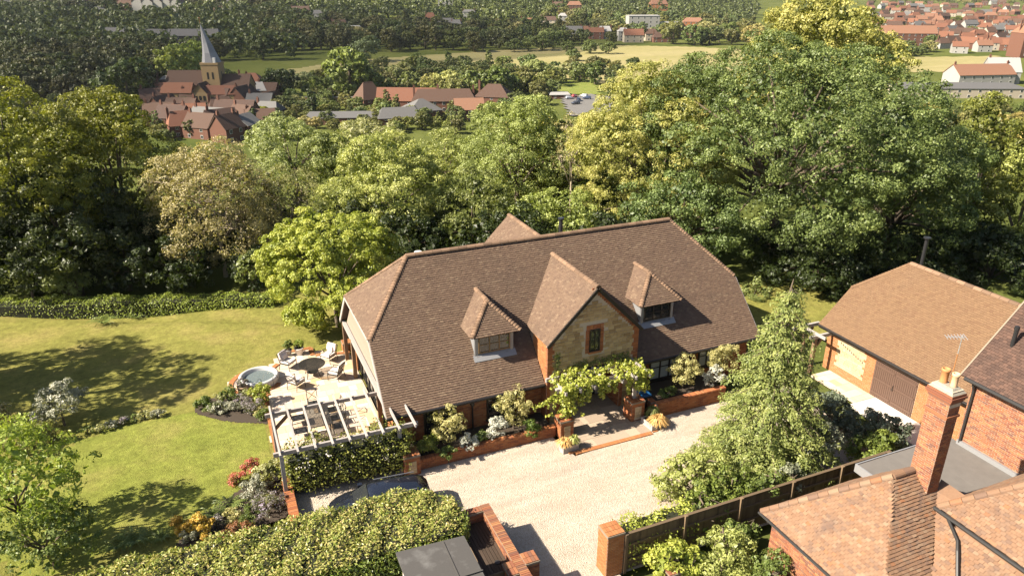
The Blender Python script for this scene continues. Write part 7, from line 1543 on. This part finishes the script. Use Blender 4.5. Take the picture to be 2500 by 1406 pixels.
for (nm, u0, u1, v0, v1, n, spc, cr, lab, grp) in zones:
    U = rz_.uniform(u0, u1, n * 6); V = rz_.uniform(v0, v1, n * 6); x, y, h, ok = ghit_many(U, V); got = []
    for i in range(len(U)):
        if len(got) >= n: break
        if not ok[i]: continue
        sp = spc * (.5 + .5 * (V[i] - v0) / max(1, v1 - v0) + .2)
        if any(abs(U[i] - a) < sp and abs(V[i] - b) < sp * .42 for a, b in got): continue
        if nm not in ('park_bush', 'parkland_tree') and in_poly(np.array([U[i]]), np.array([V[i]]), mead)[0]: continue
        if any(abs(U[i] - a) < w + 9 and -2 < V[i] - b < 16 for a, b, w in HPX): continue
        if nm == 'woodland_tree' and 360 < U[i] and V[i] > (150 if U[i] > 395 else 215): continue
        if nm == 'park_bush' and (1360 < U[i] < 1470 or 690 < U[i] < 830 and V[i] > 225): continue
        if nm == 'slope_tree':
            hh = h[i] + 1.9 * 5.6 * .9; yy = y[i]; fw_ = yy * math.cos(PITCH) - (hh - CAM_H) * math.sin(PITCH); up_ = yy * math.sin(PITCH) + (hh - CAM_H) * math.cos(PITCH); vt_ = CY - F_PX * up_ / fw_; uu = U[i]
            lim_ = 215 if uu < 330 else (345 if uu < 720 else (312 if uu < 1300 else (245 if uu < 1900 else 235)))
            if vt_ < lim_: continue
        got.append((U[i], V[i])); s = rz_.uniform(1.05, 1.75)
        if nm in ('park_bush', 'hedgerow_tree', 'town_tree', 'parkland_tree'): s *= .6
        if nm == 'garden_tree': s *= .38
        if nm == 'slope_tree': s = rz_.uniform(.6, .88)
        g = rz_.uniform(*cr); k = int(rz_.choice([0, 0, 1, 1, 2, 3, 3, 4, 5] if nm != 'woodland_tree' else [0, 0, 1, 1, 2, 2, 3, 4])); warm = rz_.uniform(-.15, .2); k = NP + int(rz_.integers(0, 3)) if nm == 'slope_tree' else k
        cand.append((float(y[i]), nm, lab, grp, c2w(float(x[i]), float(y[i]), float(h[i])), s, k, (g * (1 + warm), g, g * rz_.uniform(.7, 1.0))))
byk = {}
for c in cand: byk.setdefault(c[3], []).append(c)
stuffQ = []; stuffR = []
for grp, L in byk.items():
    L.sort(key=lambda c: c[0]); lim = 120 if len(L) > 120 else len(L)
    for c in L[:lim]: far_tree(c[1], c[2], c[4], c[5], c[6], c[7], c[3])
    for c in L[lim:]:
        Q, rn = PROTO[c[6]][4], PROTO[c[6]][5]; sel = np.ones(len(Q), bool); a = rz_.uniform(0, 6.28); q = Q[sel] * c[5]; q = np.stack([q[..., 0] * math.cos(a) - q[..., 1] * math.sin(a), q[..., 0] * math.sin(a) + q[..., 1] * math.cos(a), q[..., 2]], -1) * 1.0 + np.array(c[4])
        cen = q.mean(1, keepdims=True); stuffQ.append(q); stuffR.append(np.clip(rn[sel] * .9 - .1, 0, 1))
if stuffQ:
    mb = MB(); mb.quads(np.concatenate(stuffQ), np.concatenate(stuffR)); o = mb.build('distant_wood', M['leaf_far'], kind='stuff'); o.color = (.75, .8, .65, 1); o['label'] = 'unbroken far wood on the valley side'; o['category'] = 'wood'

# ------------------------------------------------------------------ air
hz = MB(); hz.box(-5600, 5600, -5600, 5600, -36.5, 75); ho = hz.build('haze', M['mortar'], kind='stuff'); ho['label'] = 'thin summer haze over the valley'; ho['category'] = 'haze'
mh = bpy.data.materials.new('summer_haze'); mh.use_nodes = True; nh = mh.node_tree; nh.nodes.remove(nh.nodes['Principled BSDF']); pv = nh.nodes.new('ShaderNodeVolumePrincipled'); pv.inputs['Color'].default_value = (.86, .9, .95, 1); pv.inputs['Density'].default_value = .00004; pv.inputs['Anisotropy'].default_value = .2
nh.links.new(pv.outputs[0], nh.nodes['Material Output'].inputs['Volume']); ho.data.materials.clear(); ho.data.materials.append(mh)

# ------------------------------------------------------------------ the drifting cloud whose shadow lies over the left of the valley
def cloud():
    rg = np.random.default_rng(4); tgt = c2w(-390, 610, -20); k = 560 / math.sin(R(SUN_EL)); c = Vector(tgt) - sdir * k
    mb = MB(); nu, nv = 72, 24; vs = []
    for j in range(nv + 1):
        ph = math.pi * j / nv
        for i in range(nu):
            th = 2 * math.pi * i / nu; x, y, z = math.sin(ph) * math.cos(th), math.sin(ph) * math.sin(th), math.cos(ph)
            w = 1 + .13 * math.sin(3 * th + 1) + .08 * math.sin(7 * th + 2 * ph) + .05 * math.sin(13 * th + 5 * ph) + .04 * math.sin(19 * th)
            vs.append((c.x + x * w * 450, c.y + y * w * 390, c.z + z * 70 * (1 + .25 * math.sin(5 * th) * math.sin(4 * ph))))
    fs = [(j * nu + i, (j + 1) * nu + i, (j + 1) * nu + (i + 1) % nu, j * nu + (i + 1) % nu) for j in range(nv) for i in range(nu)]
    mb.add(vs, fs); m, nt, b = new_mat('thin_cloud'); b.inputs['Base Color'].default_value = (.9, .9, .9, 1); b.inputs['Roughness'].default_value = 1.0
    tr = nt.nodes.new('ShaderNodeBsdfTransparent'); mx = nt.nodes.new('ShaderNodeMixShader'); mx.inputs[0].default_value = .66; nt.links.new(b.outputs[0], mx.inputs[1]); nt.links.new(tr.outputs[0], mx.inputs[2]); nt.links.new(mx.outputs[0], nt.nodes['Material Output'].inputs[0])
    o = mb.build('cloud', m, smooth=True, kind='stuff'); o['label'] = 'thin fair-weather cloud drifting left of the view'; o['category'] = 'cloud'
cloud()
